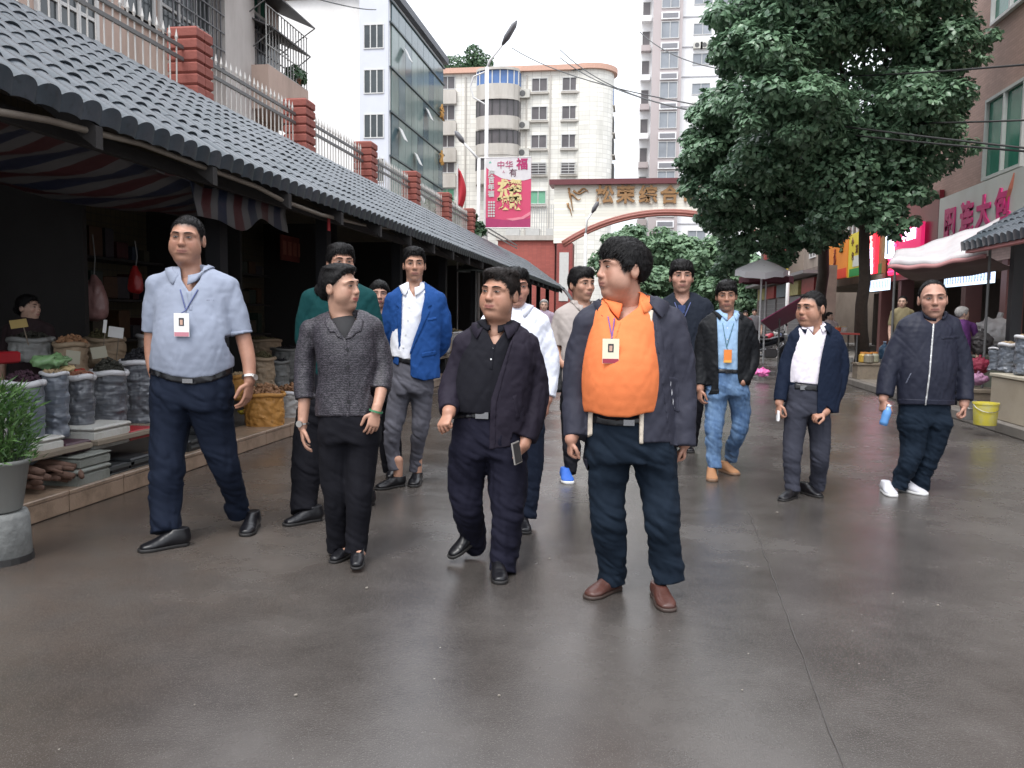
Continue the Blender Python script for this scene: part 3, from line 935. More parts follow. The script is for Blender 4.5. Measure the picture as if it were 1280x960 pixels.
 def put_shoes(p, style, m, solem, sock=None, only=None):
  (V, F), (SV, SF) = shoe(style)
  for key, f in p.feet.items():
   if only and key not in only: continue
   k = f['L'] / .28; d = f['dir']; x = np.cross(d, UP); x = unit(x)
   B = np.stack([np.cross(UP, -d) * -1 if False else unit(np.cross(-d, UP)) , -d, UP], 0)
   pit = math.radians(f['pitch'])
   Rp = np.array(Matrix.Rotation(pit, 3, 'X'))
   def tr(Q):
    q = Q.copy() * k
    piv = A3(0, -.19 * k, 0)
    q = (q - piv) @ Rp.T + piv
    return q @ B + f['ank']
   sh = p.put('shoe', tr(V), F, m); p.put('sole', tr(SV), SF, solem, sh)
   if sock is not None:
    v = Vol(f['ank'] - .1 * k + A3(0, 0, 0), f['ank'] + A3(.1, .1, .26) * k, .006)
    v.chain([f['ank'] + A3(0, 0, .05) * k, f['ank'] + A3(0, 0, .2) * k], [.034 * k, .038 * k], k=0)
    if style == 'flat': v.chain([f['ank'] + A3(0, 0, .045) * k, f['ank'] + (d * .12 + A3(0, 0, .03)) * k], [.034 * k, .03 * k], [.034 * k, .018 * k], k=.02)
    if isinstance(sock, str): p.body.append((*v.surf(), np.tile(p.skin * 1.15, (len(v.surf()[0]), 1))))
    else: p.put('sock', *v.surf(), sock)
 def collar(p, c, r, m, stand=.03, fold=.022, drop=.03, opn=.010, pt=.03, gap=28, name='collar', lean=0.0, n=30, th=.004, src=None):
  """folded collar round the neck; c = centre of the neckline (world)"""
  u = p.u; mb = MB(); rows_ = []; c = c + UP * .036 * u; r = r + .006
  fr, sd = p.front, p.side
  for i in range(n + 1):
   a = math.radians(-180 + gap + (360 - 2 * gap) * i / n)      # 0 = back
   fb = (1 - math.cos(a)) / 2                                    # 0 back .. 1 front
   e = max(0, 1 - min(i, n - i) / 4.0)                           # 1 at the tips
   R = (r + opn * fb) * u
   dirv = -fr * math.cos(a) + sd * math.sin(a)
   z0 = -drop * fb ** 1.5 * u
   ctr = c + fr * lean * u * fb
   pr = [(R + .000 * u, z0 - .015 * u), (R + .002 * u, z0 + stand * (1 - .55 * fb) * u), (R + (.002 + th) * u, z0 + (stand * (1 - .55 * fb) + .002) * u),
                  (R + (fold + pt * .35 * e) * u, z0 - (.004 + pt * e) * u), (R + (fold - th + pt * .35 * e) * u, z0 - (.009 + pt * e) * u), (R + .004 * u, z0 - .005 * u)]
   pts = [ctr + dirv * q[0] + UP * q[1] for q in pr]
   if src:      # lie on the cloth underneath
    vs = p.vols[src]
    def dd(P):
     i = np.round((P - vs.lo) / vs.h).astype(int)
     return vs.d[tuple(i)] if ((i >= 0) & (i < vs.n)).all() else 1
    for j, lim in ((1, .000), (2, .003), (3, .008), (4, .004)):
     for _ in range(22):
      if dd(pts[j]) > lim * u: break
      pts[j] = pts[j] + (dirv * .45 + UP * .9) * .003
   rows_.append(pts)
  k = 6; V = np.array(rows_).reshape(-1, 3); F = []
  for i in range(n):
   for j in range(k):
    F.append((i * k + j, i * k + (j + 1) % k, (i + 1) * k + (j + 1) % k, (i + 1) * k + j))
  F.append(tuple(range(k))); F.append(tuple(n * k + j for j in reversed(range(k))))
  o = p.put(name, V, F, m)
  bm = bmesh.new(); bm.from_mesh(o.data); bmesh.ops.recalc_face_normals(bm, faces=bm.faces); bm.to_mesh(o.data); bm.free()
  return o
 def finish(p):
  V = []; F = []; C = []; n = 0
  for (v, f, c) in p.body:
   if len(v) == 0: continue
   V.append(v); F.append(np.asarray(f) + n); C.append(c); n += len(v)
  if V: p.put('body', np.vstack(V), np.vstack(F), SKIN, col=np.vstack(C))
 def surf_pt(p, src, x, y):
  """first point of a garment seen through a pixel"""
  v = p.vols[src]; r = ray(x, y); d0 = p.D - .6
  ts = np.arange(d0, p.D + .6, v.h * .4); Q = CO + r * ts[:, None]
  idx = np.round((Q - v.lo) / v.h).astype(int); ok = ((idx >= 0) & (idx < v.n)).all(1)
  for q, i, g in zip(Q, idx, ok):
   if g and v.d[i[0], i[1], i[2]] < 0: return q
  return p.P(x, y)
 def badge(p, src, x, y, wpx, hpx, face, edge, tie, neckL, neckR, tiem, photo=None):
  """plastic pass on a neck ribbon"""
  c = p.surf_pt(src, x, y) + p.front * .030 * p.u
  w, h = wpx * p.m / 2, hpx * p.m / 2
  mb = MB(); t = .004
  X, Y, Z = p.side, UP, p.front
  def bx(cx, cy, ww, hh, z0, z1, m):
   mb.cur = m
   q = [c + X * (cx - ww) + Y * (cy - hh), c + X * (cx + ww) + Y * (cy - hh), c + X * (cx + ww) + Y * (cy + hh), c + X * (cx - ww) + Y * (cy + hh)]
   mb.prism([k + Z * z0 for k in q], Z, z1 - z0)
  bx(0, 0, w, h, 0, t, 0)
  bx(0, -h * .80, w * .96, h * .18, t, t + .001, 1)
  if photo:
   bx(0, h * .25, w * .34, h * .34, t, t + .001, 2); bx(0, h * .22, w * .18, h * .22, t + .001, t + .002, 3)
  V = np.vstack(mb.v) - p.base
  me = mesh_np('badge', V, mb.f, None, False, [face, edge, mat('badge_photo', (.35, .25, .22)) if photo != 'dark' else mat('badge_dark', (.03, .03, .04)), mat('badge_face', (.5, .32, .25))], mb.m)
  o = obj('badge', me, p.root)
  mb = MB()
  top = c + UP * h
  for nk in (neckL, neckR):
   pts = [p.surf_pt(src, tie[0] + (nk[0] - tie[0]) * t_, tie[1] + (nk[1] - tie[1]) * t_) + p.front * .006 * p.u for t_ in np.linspace(0, 1, 7)]
   mb.tube([top + Z * .003] + pts, .0032 * p.u, n=6, squash=1)
  V = np.vstack(mb.v)
  p.put('lanyard', V, mb.f, tiem)
# ================================================================ the setting
VX, XE, ZE, XR, ZR = 798, -3.4, 2.62, -5.2, 3.90      # eave and ridge of the left hall roof
def asphalt():
 m, nt, b = nodes_of('wet_asphalt'); L = nt.links.new; N = nt.nodes.new
 tc = N('ShaderNodeTexCoord'); P = tc.outputs['Object']
 def noise(sc, det=6, ro=.6, vec=None):
  n = N('ShaderNodeTexNoise'); n.inputs['Scale'].default_value = sc; n.inputs['Detail'].default_value = det; n.inputs['Roughness'].default_value = ro
  L(vec or P, n.inputs['Vector']); return n.outputs['Fac']
 def rng(x, a, c, lo, hi):
  r = N('ShaderNodeMapRange'); r.inputs[1].default_value = a; r.inputs[2].default_value = c; r.inputs[3].default_value = lo; r.inputs[4].default_value = hi
  L(x, r.inputs[0]); return r.outputs[0]
 def mix(f, a, c):
  x = N('ShaderNodeMix'); x.data_type = 'RGBA'
  for i, v in ((6, a), (7, c)):
   if isinstance(v, tuple): x.inputs[i].default_value = (*v, 1)
   else: L(v, x.inputs[i])
  L(f, x.inputs[0]); return x.outputs[2]
 big = noise(.55, 5, .65); mid = noise(3.5, 6, .7); fine = noise(380, 3, .7)
 col = mix(rng(big, .35, .65, 0, 1), (.044, .039, .036), (.086, .078, .072))
 mud = N('ShaderNodeSeparateXYZ'); L(P, mud.inputs[0])
 side = rng(mud.outputs[0], -3.8, -1.2, 1, 0)
 mm = N('ShaderNodeMath'); mm.operation = 'MULTIPLY'; L(side, mm.inputs[0]); L(rng(mid, .3, .65, .15, .9), mm.inputs[1])
 col = mix(mm.outputs[0], col, (.085, .060, .044))
 agg = N('ShaderNodeTexVoronoi'); agg.inputs['Scale'].default_value = 150; L(P, agg.inputs['Vector'])
 col = mix(rng(agg.outputs['Distance'], .0, .30, .60, 0), col, (.21, .195, .18))
 sp = N('ShaderNodeTexVoronoi'); sp.inputs['Scale'].default_value = 7; L(P, sp.inputs['Vector'])
 col = mix(rng(sp.outputs['Distance'], .020, .032, .75, 0), col, (.30, .28, .25))
 L(col, b.inputs['Base Color'])
 wet = rng(big, .42, .58, .07, .27)
 wr = N('ShaderNodeMath'); wr.operation = 'ADD'; L(wet, wr.inputs[0]); L(rng(mid, .3, .7, -.04, .10), wr.inputs[1]); L(wr.outputs[0], b.inputs['Roughness'])
 b.inputs['Specular IOR Level'].default_value = .55
 h = N('ShaderNodeMath'); h.operation = 'ADD'; L(fine, h.inputs[0])
 h2 = N('ShaderNodeMath'); h2.operation = 'MULTIPLY'; L(agg.outputs['Distance'], h2.inputs[0]); h2.inputs[1].default_value = -1.2; L(h2.outputs[0], h.inputs[1])
 bp = N('ShaderNodeBump'); bp.inputs['Strength'].default_value = .28; bp.inputs['Distance'].default_value = .0016; L(h.outputs[0], bp.inputs['Height'])
 b2 = N('ShaderNodeBump'); b2.inputs['Strength'].default_value = .06; b2.inputs['Distance'].default_value = .02; L(mid, b2.inputs['Height']); L(bp.outputs[0], b2.inputs['Normal'])
 L(b2.outputs[0], b.inputs['Normal'])
 return m
mb = MB(); mb.box((-160, -30, -.3), (160, 420, 0)); structure(mb.build('road', asphalt()))
mb = MB(); V = []; seam = []
for i in range(40):
 t = i / 39; g = ground(1060, 975) * (1 - t) + ground(936, 640) * t
 g = g + A3(.004 * random.uniform(-1, 1), 0, 0); w = .0012 + .002 * random.random()
 seam.append((g + A3(-w, 0, .004), g + A3(w, 0, .004)))
mb.sheet([[a, b] for a, b in seam]); structure(mb.build('road_seam', mat('tar', (.050, .045, .042), rough=.5), recalc=False))
CONC = mat('old_concrete', (.20, .185, .165), rough=.8, var=.2, bump=.4, bscale=25, dirt=(.07, .06, .05), dirt_amt=.7, rvar=.1)
PLT = mat('plinth_tile', (.30, .215, .155), rough=.35, var=.18, scale=5, bump=.15, bscale=60, dirt=(.10, .07, .045), dirt_amt=.75, dscale=4)
pl = thing('market_plinth', 'low raised floor along the left stalls, faced with long beige tiles', 'plinth', (-3.8, 3, 0))
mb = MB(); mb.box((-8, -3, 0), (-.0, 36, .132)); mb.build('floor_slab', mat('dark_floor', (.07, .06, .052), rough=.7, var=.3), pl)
tm = MB(); tm.box((0, .004, .004), (.022, .596, .118), bev=.004); tme = tm.mesh('tile', PLT); tt = MB(); tt.box((-.40, .004, .119), (.026, .596, .150), bev=.006); ttm = tt.mesh('nosing_tile', PLT)
for i in range(58):
 for me, nm in ((tme, 'tile'), (ttm, 'nosing_tile')):
  o = obj(nm, me, pl, (0, -2.2 + i * .6, 0), (0, 0, random.uniform(-.004, .004)))
KX = 4.4
rp = thing('pavement', 'raised pavement with stone kerb along the right hand shops', 'pavement', (KX, 0, 0)); 
mb = MB(); mb.box((.16, -4, 0), (30, 70, .10)); mb.build('base', CONC, rp)
km = MB(); km.box((0, .006, 0), (.155, .994, .13), bev=.012); kme = km.mesh('kerb_stone', mat('kerb_stone', (.17, .155, .14), rough=.6, bump=.4, bscale=30, dirt=(.06, .05, .04), dirt_amt=.6))
for i in range(40): obj('kerb_stone', kme, rp, (0, 5 + i, 0))
sm = MB(); sm.box((.004, .004, .09), (.496, .496, .13), bev=.004); sme = sm.mesh('paving_slab', mat('paving', (.22, .195, .17), rough=.45, bump=.3, bscale=25, dirt=(.09, .07, .055), dirt_amt=.6, rvar=.15))
for j in range(3):
 for i in range(36): obj('paving_slab', sme, rp, (.165 + j * .5, 7 + i * .5, random.uniform(-.003, .003)))
structure(rp); structure(pl)
for r_ in (rp, pl):
 for k_ in ('label', 'category'): del r_[k_]
rp.name = 'right_pavement'; pl.name = 'left_plinth'
# ---------------------------------------------------------------- left market hall
def tile_mat():
 m, nt, b = nodes_of('slate_roof_tile'); L = nt.links.new; N = nt.nodes.new
 g = N('ShaderNodeNewGeometry'); oi = N('ShaderNodeObjectInfo')
 n = N('ShaderNodeTexNoise'); n.inputs['Scale'].default_value = 3.2; n.inputs['Detail'].default_value = 6; L(g.outputs['Position'], n.inputs['Vector'])
 n2 = N('ShaderNodeTexNoise'); n2.inputs['Scale'].default_value = 22; n2.inputs['Detail'].default_value = 4; L(g.outputs['Position'], n2.inputs['Vector'])
 ad = N('ShaderNodeMath'); ad.operation = 'MULTIPLY_ADD'; L(oi.outputs['Random'], ad.inputs[0]); ad.inputs[1].default_value = .28; L(n.outputs['Fac'], ad.inputs[2])
 mr = N('ShaderNodeMapRange'); mr.inputs[1].default_value = .4; mr.inputs[2].default_value = .85; L(ad.outputs[0], mr.inputs[0])
 mx = N('ShaderNodeMix'); mx.data_type = 'RGBA'; mx.inputs[6].default_value = (.026, .038, .048, 1); mx.inputs[7].default_value = (.058, .068, .082, 1); L(mr.outputs[0], mx.inputs[0])
 m2 = N('ShaderNodeMix'); m2.data_type = 'RGBA'; m2.inputs[7].default_value = (.022, .026, .030, 1); L(mx.outputs[2], m2.inputs[6])
 r2 = N('ShaderNodeMapRange'); r2.inputs[1].default_value = .55; r2.inputs[2].default_value = .72; r2.inputs[4].default_value = .7; L(n2.outputs['Fac'], r2.inputs[0]); L(r2.outputs[0], m2.inputs[0])
 L(m2.outputs[2], b.inputs['Base Color']); b.inputs['Roughness'].default_value = .36; b.inputs['Specular IOR Level'].default_value = .5
 bp = N('ShaderNodeBump'); bp.inputs['Strength'].default_value = .4; bp.inputs['Distance'].default_value = .006; L(n2.outputs['Fac'], bp.inputs['Height']); L(bp.outputs[0], b.inputs['Normal'])
 return m
TILE = tile_mat()
def tile_geo(w, l, eave=False, nu=8):
 """pan tile: u across (local y), v up the slope (local x), hump in the middle"""
 V = []; F = []
 prof = []
 for i in range(nu + 1):
  u = i / nu
  prof.append((u * w * 1.04, .044 * (1 - abs(2 * u - 1) ** 2.4) - .010))
 rows_ = [(0, .015), (l * 1.12, .0)]
 for (x, dz) in rows_:
  for (y, z) in prof: V.append((x, y, z + dz))
 for (x, dz) in rows_:
  for (y, z) in prof: V.append((x, y, z + dz - .014))
 k = nu + 1
 for i in range(nu):
  F.append((i, k + i, k + i + 1, i + 1)); F.append((2 * k + i, 2 * k + i + 1, 3 * k + i + 1, 3 * k + i))
  F.append((i, i + 1, 2 * k + i + 1, 2 * k + i))
 if eave:
  b = len(V)
  for (y, z) in prof: V.append((-.012, y, z + .017))
  for (y, z) in prof: V.append((-.052, y, z * .35 - .080))
  for (y, z) in prof: V.append((.0, y, z + .002))
  for (y, z) in prof: V.append((-.040, y, z * .35 - .082))
  for i in range(nu):
   F.append((b + i, b + i + 1, b + k + i + 1, b + k + i)); F.append((b + 2 * k + i, b + 3 * k + i, b + 3 * k + i + 1, b + 2 * k + i + 1)); F.append((b + k + i, b + k + i + 1, b + 3 * k + i + 1, b + 3 * k + i))
   F.append((b + i, i, i + 1, b + i + 1))
 return V, F
def tiled_roof(root, p0, upv, along, W, L_, ncol, nrow, maxparts, skip_from=None):
 """p0 eave corner; upv unit vector up the slope; along unit vector along the eave"""
 upv = unit(np.array(upv, float)); along = unit(np.array(along, float)); nrm = unit(np.cross(upv, along)); 
 if nrm[2] < 0: nrm = -nrm
 M = Matrix((Vector(upv), Vector(along), Vector(nrm))).transposed().to_4x4()
 Vn, Fn = tile_geo(W, L_); Ve, Fe = tile_geo(W, L_, True)
 men = mesh_np('roof_tile', Vn, Fn, TILE); mee = mesh_np('eave_tile', Ve, Fe, TILE)
 for me in (men, mee):
  bm = bmesh.new(); bm.from_mesh(me); bmesh.ops.recalc_face_normals(bm, faces=bm.faces); bm.to_mesh(me); bm.free(); me.polygons.foreach_set('use_smooth', np.ones(len(me.polygons), bool)); me.set_sharp_from_angle(angle=math.radians(50))
 cnt = 0; SV = []; SF = []; n = 0; A = np.array(M.to_3x3())
 for c in range(ncol):
  for r in range(nrow):
   o_ = np.array(p0) + upv * r * L_ + along * c * W + nrm * (random.uniform(-.004, .004))
   if cnt < maxparts:
    ob = obj('roof_tile' if r else 'eave_tile', men if r else mee, root)
    Mx = M @ Matrix.Rotation(random.uniform(-.02, .02), 4, 'Z') @ Matrix.Rotation(random.uniform(-.012, .012), 4, 'Y'); Mx.translation = Vector([float(q) for q in o_]) - root.location
    ob.matrix_local = Mx; cnt += 1
   else:
    v = np.array(Vn if r else Ve); a = random.uniform(-.02, .02); ca, sa = math.cos(a), math.sin(a)
    v = v @ np.array([[ca, sa, 0], [-sa, ca, 0], [0, 0, 1]])
    SV.append(v @ A.T + o_ - np.array(root.location)); SF += [tuple(i + n for i in f) for f in (Fn if r else Fe)]; n += len(v)
 if SV:
  me = mesh_np('roof_tiles', np.vstack(SV), SF, TILE); bm = bmesh.new(); bm.from_mesh(me); bmesh.ops.recalc_face_normals(bm, faces=bm.faces); bm.to_mesh(me); bm.free()
  me.polygons.foreach_set('use_smooth', np.ones(len(me.polygons), bool)); me.set_sharp_from_angle(angle=math.radians(50))
  o = obj('roof_tiles', me, root); o['kind'] = 'stuff'
hall = thing('market_hall', 'long open market hall with grey blue tiled roof along the left side', 'market hall', (0, 0, 0))
upv = A3(XR - XE, 0, ZR - ZE); tiled_roof(hall, (XE, 3.0, ZE), upv, (0, 1, 0), .19, .244, 184, 9, 300)
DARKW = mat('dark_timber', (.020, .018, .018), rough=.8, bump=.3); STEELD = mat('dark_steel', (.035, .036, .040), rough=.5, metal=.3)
mb = MB(); n_ = unit(np.cross(upv, A3(0, 1, 0))); n_ = n_ if n_[2] > 0 else -n_
for (a, b) in ((0.02, 1.02),):
 q = [A3(XE, 2.9, ZE) + upv * a - n_ * .06, A3(XE, 37.95, ZE) + upv * a - n_ * .06, A3(XE, 37.95, ZE) + upv * b - n_ * .06, A3(XE, 2.9, ZE) + upv * b - n_ * .06]
 mb.prism(q, n_, .03)
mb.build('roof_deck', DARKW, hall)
mb = MB(); mb.box((XR - .32, 2.9, ZR - .16), (XR + .02, 37.95, ZR + .02)); mb.build('ridge_beam', mat('mortar_grey', (.16, .16, .16), rough=.8), hall)
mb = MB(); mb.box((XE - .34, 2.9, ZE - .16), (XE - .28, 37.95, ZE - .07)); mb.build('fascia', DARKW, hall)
pm = MB(); pm.box((-.075, -.075, .15), (.075, .075, 2.62), bev=.01); pme = pm.mesh('post', mat('post_paint', (.012, .012, .014), rough=.7, spec=.2))
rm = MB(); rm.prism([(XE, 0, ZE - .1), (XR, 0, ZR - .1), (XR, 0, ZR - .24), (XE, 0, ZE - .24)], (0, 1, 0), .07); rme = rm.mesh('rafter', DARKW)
for i, y in enumerate((4.2, 7.55, 10.3, 13.6, 16.9, 20.2, 23.5, 26.8, 30.1, 33.4, 36.7)):
 obj('post', pme, hall, (-4.05, y, 0)); 
for i in range(24): obj('rafter', rme, hall, (0, 3.4 + i * 1.45, 0))
def grid_tile_mat(name, col, grout, sx, sy, rough=.35, dirt=.5, bias=0):
 m, nt, b = nodes_of(name); L = nt.links.new; N = nt.nodes.new
 g = N('ShaderNodeNewGeometry'); s = N('ShaderNodeSeparateXYZ'); L(g.outputs['Position'], s.inputs[0]); c = N('ShaderNodeCombineXYZ')
 ad = N('ShaderNodeMath'); ad.operation = 'ADD'; L(s.outputs[0], ad.inputs[0]); L(s.outputs[1], ad.inputs[1])
 L(ad.outputs[0], c.inputs[0]); L(s.outputs[2], c.inputs[1])
 br = N('ShaderNodeTexBrick'); br.offset = bias; br.inputs['Scale'].default_value = 1; br.inputs['Brick Width'].default_value = sx; br.inputs['Row Height'].default_value = sy
 br.inputs['Mortar Size'].default_value = min(sx, sy) * .07; br.inputs['Mortar Smooth'].default_value = .1
 br.inputs['Color1'].default_value = (*[q * .9 for q in col], 1); br.inputs['Color2'].default_value = (*[min(1, q * 1.08) for q in col], 1); br.inputs['Mortar'].default_value = (*grout, 1)
 L(c.outputs[0], br.inputs['Vector'])
 n = N('ShaderNodeTexNoise'); n.inputs['Scale'].default_value = .9; n.inputs['Detail'].default_value = 8; n.inputs['Roughness'].default_value = .65
 mp = N('ShaderNodeMapping'); mp.inputs['Scale'].default_value = (1, 1, .25); L(g.outputs['Position'], mp.inputs[0]); L(mp.outputs[0], n.inputs['Vector'])
 mr = N('ShaderNodeMapRange'); mr.inputs[1].default_value = .48; mr.inputs[2].default_value = .75; mr.inputs[4].default_value = dirt; L(n.outputs['Fac'], mr.inputs[0])
 mx = N('ShaderNodeMix'); mx.data_type = 'RGBA'; mx.inputs[7].default_value = (*[q * .45 for q in col], 1); L(mr.outputs[0], mx.inputs[0]); L(br.outputs['Color'], mx.inputs[6])
 L(mx.outputs[2], b.inputs['Base Color']); b.inputs['Roughness'].default_value = rough
 bp = N('ShaderNodeBump'); bp.inputs['Strength'].default_value = .5; bp.inputs['Distance'].default_value = .004; bp.invert = True; L(br.outputs['Fac'], bp.inputs['Height']); L(bp.outputs[0], b.inputs['Normal'])
 return m
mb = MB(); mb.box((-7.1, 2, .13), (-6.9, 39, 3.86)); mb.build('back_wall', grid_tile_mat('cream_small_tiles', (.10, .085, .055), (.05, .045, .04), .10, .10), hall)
mb = MB(); mb.box((-7.3, 1.6, 3.70), (XR - .33, 39, 3.86)); mb.build('flat_roof', CONC, hall)
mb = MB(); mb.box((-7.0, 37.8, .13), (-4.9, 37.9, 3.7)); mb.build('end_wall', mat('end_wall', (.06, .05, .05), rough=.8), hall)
for y in (7.6, 10.9, 14.6, 18.4, 22.5, 27):
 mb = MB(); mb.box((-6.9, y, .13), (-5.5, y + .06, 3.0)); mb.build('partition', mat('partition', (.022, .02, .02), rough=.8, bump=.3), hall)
con = []
for (x, y, X) in ((-60, 128, -3.47), (0, 140, -3.47), (60, 150, -3.47), (120, 166, -3.47), (175, 179, -3.47), (260, 211, -3.47), (320, 233, -3.47), (352, 250, -3.47), (400, 268, -3.47), (450, 280, -3.6), (520, 290, -3.7), (560, 306, -3.7), (600, 322, -3.7)):
 con.append(on_x(x, y, X))
cp = MB(); cp.tube(con, .022, n=8); cd = cp.build('conduit_pipe', mat('old_pvc', (.20, .175, .145), rough=.5, dirt=(.08, .06, .05), dirt_amt=.6), None, smooth=True); tag(cd, 'brownish pipe slung under the eave of the left hall', 'pipe')
def stripe_mat():
 m, nt, b = nodes_of('striped_tarpaulin'); L = nt.links.new; N = nt.nodes.new
 uv = N('ShaderNodeUVMap'); s = N('ShaderNodeSeparateXYZ'); L(uv.outputs[0], s.inputs[0])
 mu = N('ShaderNodeMath'); mu.operation = 'MULTIPLY'; mu.inputs[1].default_value = 9; L(s.outputs[0], mu.inputs[0])
 fr = N('ShaderNodeMath'); fr.operation = 'FRACT'; L(mu.outputs[0], fr.inputs[0])
 cr = N('ShaderNodeValToRGB'); cr.color_ramp.interpolation = 'CONSTANT'; e = cr.color_ramp.elements
 e[0].position = 0; e[0].color = (.055, .012, .015, 1); e[1].position = .28; e[1].color = (.095, .095, .10, 1)
 for p_, c_ in ((.5, (.012, .018, .042, 1)), (.78, (.095, .095, .10, 1))):
  q = e.new(p_); q.color = c_
 L(fr.outputs[0], cr.inputs[0]); L(cr.outputs[0], b.inputs['Base Color']); b.inputs['Roughness'].default_value = .5
 return m
def uv_sheet(name, G, m, parent=None, th=.002):
 G = np.array(G, float); a, b = G.shape[:2]; mb = MB(); mb.sheet(G)
 me = mb.mesh(name, m, True); uvl = me.uv_layers.new(name='UVMap')
 U = np.array([(i / (a - 1), j / (b - 1)) for i in range(a) for j in range(b)])
 vi = np.empty(len(me.loops), np.int32); me.loops.foreach_get('vertex_index', vi); uvl.data.foreach_set('uv', U[vi].astype(np.float32).ravel())
 o = obj(name, me, parent); sd = o.modifiers.new('thickness', 'SOLIDIFY'); sd.thickness = th
 return o
G = []
for i in range(60):
 y = 3.3 + i / 59 * 5.2; row = []
 for j in range(16):
  t = j / 15; x = -3.75 - 2.1 * t; z = 2.50 + .20 * t - .26 * math.sin(math.pi * t) - .05 * math.sin(y * 2.1) + .02 * math.sin(y * 9 + j) - (.0)
  row.append((x, y + .03 * math.sin(j * .8), z))
 row = [(row[0][0] + .02 * math.sin(y * 6), row[0][1], row[0][2] - .30 - .05 * math.sin(y * 5.3)), (row[0][0] - .02, row[0][1], row[0][2] - .14)] + row if y > 6.6 else [(row[0][0], row[0][1], row[0][2] - .02), (row[0][0], row[0][1], row[0][2] - .01)] + row
 G.append(row)
tp = uv_sheet('tarpaulin', G, stripe_mat()); tag(tp, 'red, blue and white striped tarpaulin hanging under the left roof', 'tarpaulin')
for (x, y, X, w, h, col, lab) in ((118, 372, -5.6, .17, .5, (.30, .16, .15), 'reddish plastic bag hanging in the dark stall behind the sacks'), (170, 350, -5.4, .10, .32, (.32, .02, .02), 'small red bag hanging behind the man in the grey blue polo')):
 c = on_x(x, y, X); t_ = thing('hanging_bag', lab, 'bag', c); v = Vol(A3(-w - .05, -w, -h / 2 - .05), A3(w + .05, w, h / 2 + .1), .014)
 v.chain([A3(0, 0, h * .42), A3(0, 0, h * .1), A3(0, 0, -h * .3)], [w * .25, w * .8, w * .9], [w * .2, w * .5, w * .6], k=0); v.fold(lambda Q: fold_noise(Q, .012, (9, 9, 4), int(x)))
 VV, FF = v.surf(); obj('bag_body', mesh_np('bag_body', VV, FF, mat('bag_%d' % int(x), col, rough=.35, bump=.3)), t_)
 mb = MB(); mb.tube([A3(0, 0, h * .4), A3(.02, 0, h * .8), A3(0, 0, h * 1.3)], .006, n=5); mb.build('handle', mat('cord', (.2, .2, .2)), t_)
if False: dk = uv_sheet('dark_cloth', [[A3(-5.7 - .1 * math.sin(i), 5.6 + i * .12, 2.5 - i * .07 - j * .15) + A3(.05 * math.sin(j * 2 + i), 0, 0) for j in range(12)] for i in range(14)], mat('dark_blue_cloth', (.02, .025, .04), rough=.8))
if False: tag(dk, 'dark blue cloth hung across the back of the near left stall', 'cloth')
rc = MB(); a = on_x(187, 255 * 1.0, -3.6); 
lt = thing('red_lantern_tag', 'thin red paper strip hanging from the eave beside the fence pillars', 'paper strip', on_x(411, 268, -3.62)); mb = MB(); mb.box((-.004, -.035, -.19), (.004, .035, .17)); mb.build('strip', mat('red_paper', (.45, .02, .03)), lt); mb = MB(); mb.tube([(0, 0, .17), (0, 0, .35)], .003, n=5); mb.build('string', MATS['cord'], lt)
G = [[A3(-3.45 + .5 * t + .03 * math.sin(s * 9), 35.5 + s * 2.6, 2.62 - .1 * s * t - .55 * t ** 1.4 + .05 * math.sin(s * 7 + t * 3)) for t in np.linspace(0, 1, 10)] for s in np.linspace(0, 1, 18)]
bt = uv_sheet('black_tarpaulin', G, mat('black_tarp', (.03, .032, .036), rough=.35, bump=.3, bscale=10)); tag(bt, 'crumpled black tarpaulin drooping from the far end of the hall eave', 'tarpaulin')
# ---------------------------------------------------------------- fence above the hall
BR = mat('red_block', (.29, .085, .065), rough=.75, var=.2, bump=.6, bscale=22, bdist=.012, dirt=(.20, .06, .05), dirt_amt=.6)
bk = MB(); bk.box((-.195, -.195, 0), (.195, -.005, .135), bev=.022); bme = bk.mesh('brick', BR)
for i, px in enumerate((211, 360, 448, 508, 551, 583)):
 y = 5.6 * 1035 / (798 - px); 
 pr = thing('brick_pillar', ['red block pillar on the fence nearest the camera', 'second red block pillar of the roof fence from the left', 'third red block pillar of the roof fence from the left', 'fourth red block pillar of the roof fence from the left', 'fifth red block pillar, small, near the green bushes', 'farthest red block pillar, beside the white lamp post'][i], 'pillar', (-5.6, y, 3.86), 'pillars of the roof fence')
 mb = MB(); mb.box((-.17, -.17, -.02), (.17, .17, .98)); mb.build('core', mat('mortar_red', (.20, .06, .05), rough=.9), pr)
 for k in range(7):
  for (dy, rz) in ((0, 0), (0, math.pi)):
   o = obj('brick', bme, pr, (0, 0, k * .14), (0, 0, rz + (0 if k % 2 else 0)))
WH = mat('galvanised', (.50, .49, .47), rough=.45, metal=.2, dirt=(.25, .2, .16), dirt_amt=.5); RAIL = mat('rail_grey', (.13, .13, .13), rough=.5)
fc = thing('iron_fence', 'pale spiked iron fence running above the tiled roof between red pillars', 'fence', (-5.6, 0, 3.86))
pk = MB(); pk.tube([(0, 0, 0), (0, 0, .76)], .010, n=6); pk.tube([(0, 0, .76), (0, 0, .80), (0, 0, .90)], [.011, .020, .001], n=6); pkm = pk.mesh('picket', WH)
y = 4.2; py_ = [5.6 * 1035 / (798 - q) for q in (211, 360, 448, 508, 551, 583)]; edges = [3.0] + py_ + [38]
while y < 27:
 if min(abs(y - q) for q in py_) > .24: obj('picket', pkm, fc, (0, y, 0), (random.uniform(-.01, .01), random.uniform(-.01, .01), 0))
 y += .137
for a, b in zip(edges[:-1], edges[1:]):
 for z in (.58, .72):
  mb = MB(); mb.box((-.012, a + .19, z - .022), (.020, b - .19, z + .022)); mb.build('rail', RAIL, fc)
fm = MB(); fm.box((-.20, 3, -.02), (.15, 32, .04)); fm.build('base_strip', CONC, fc)
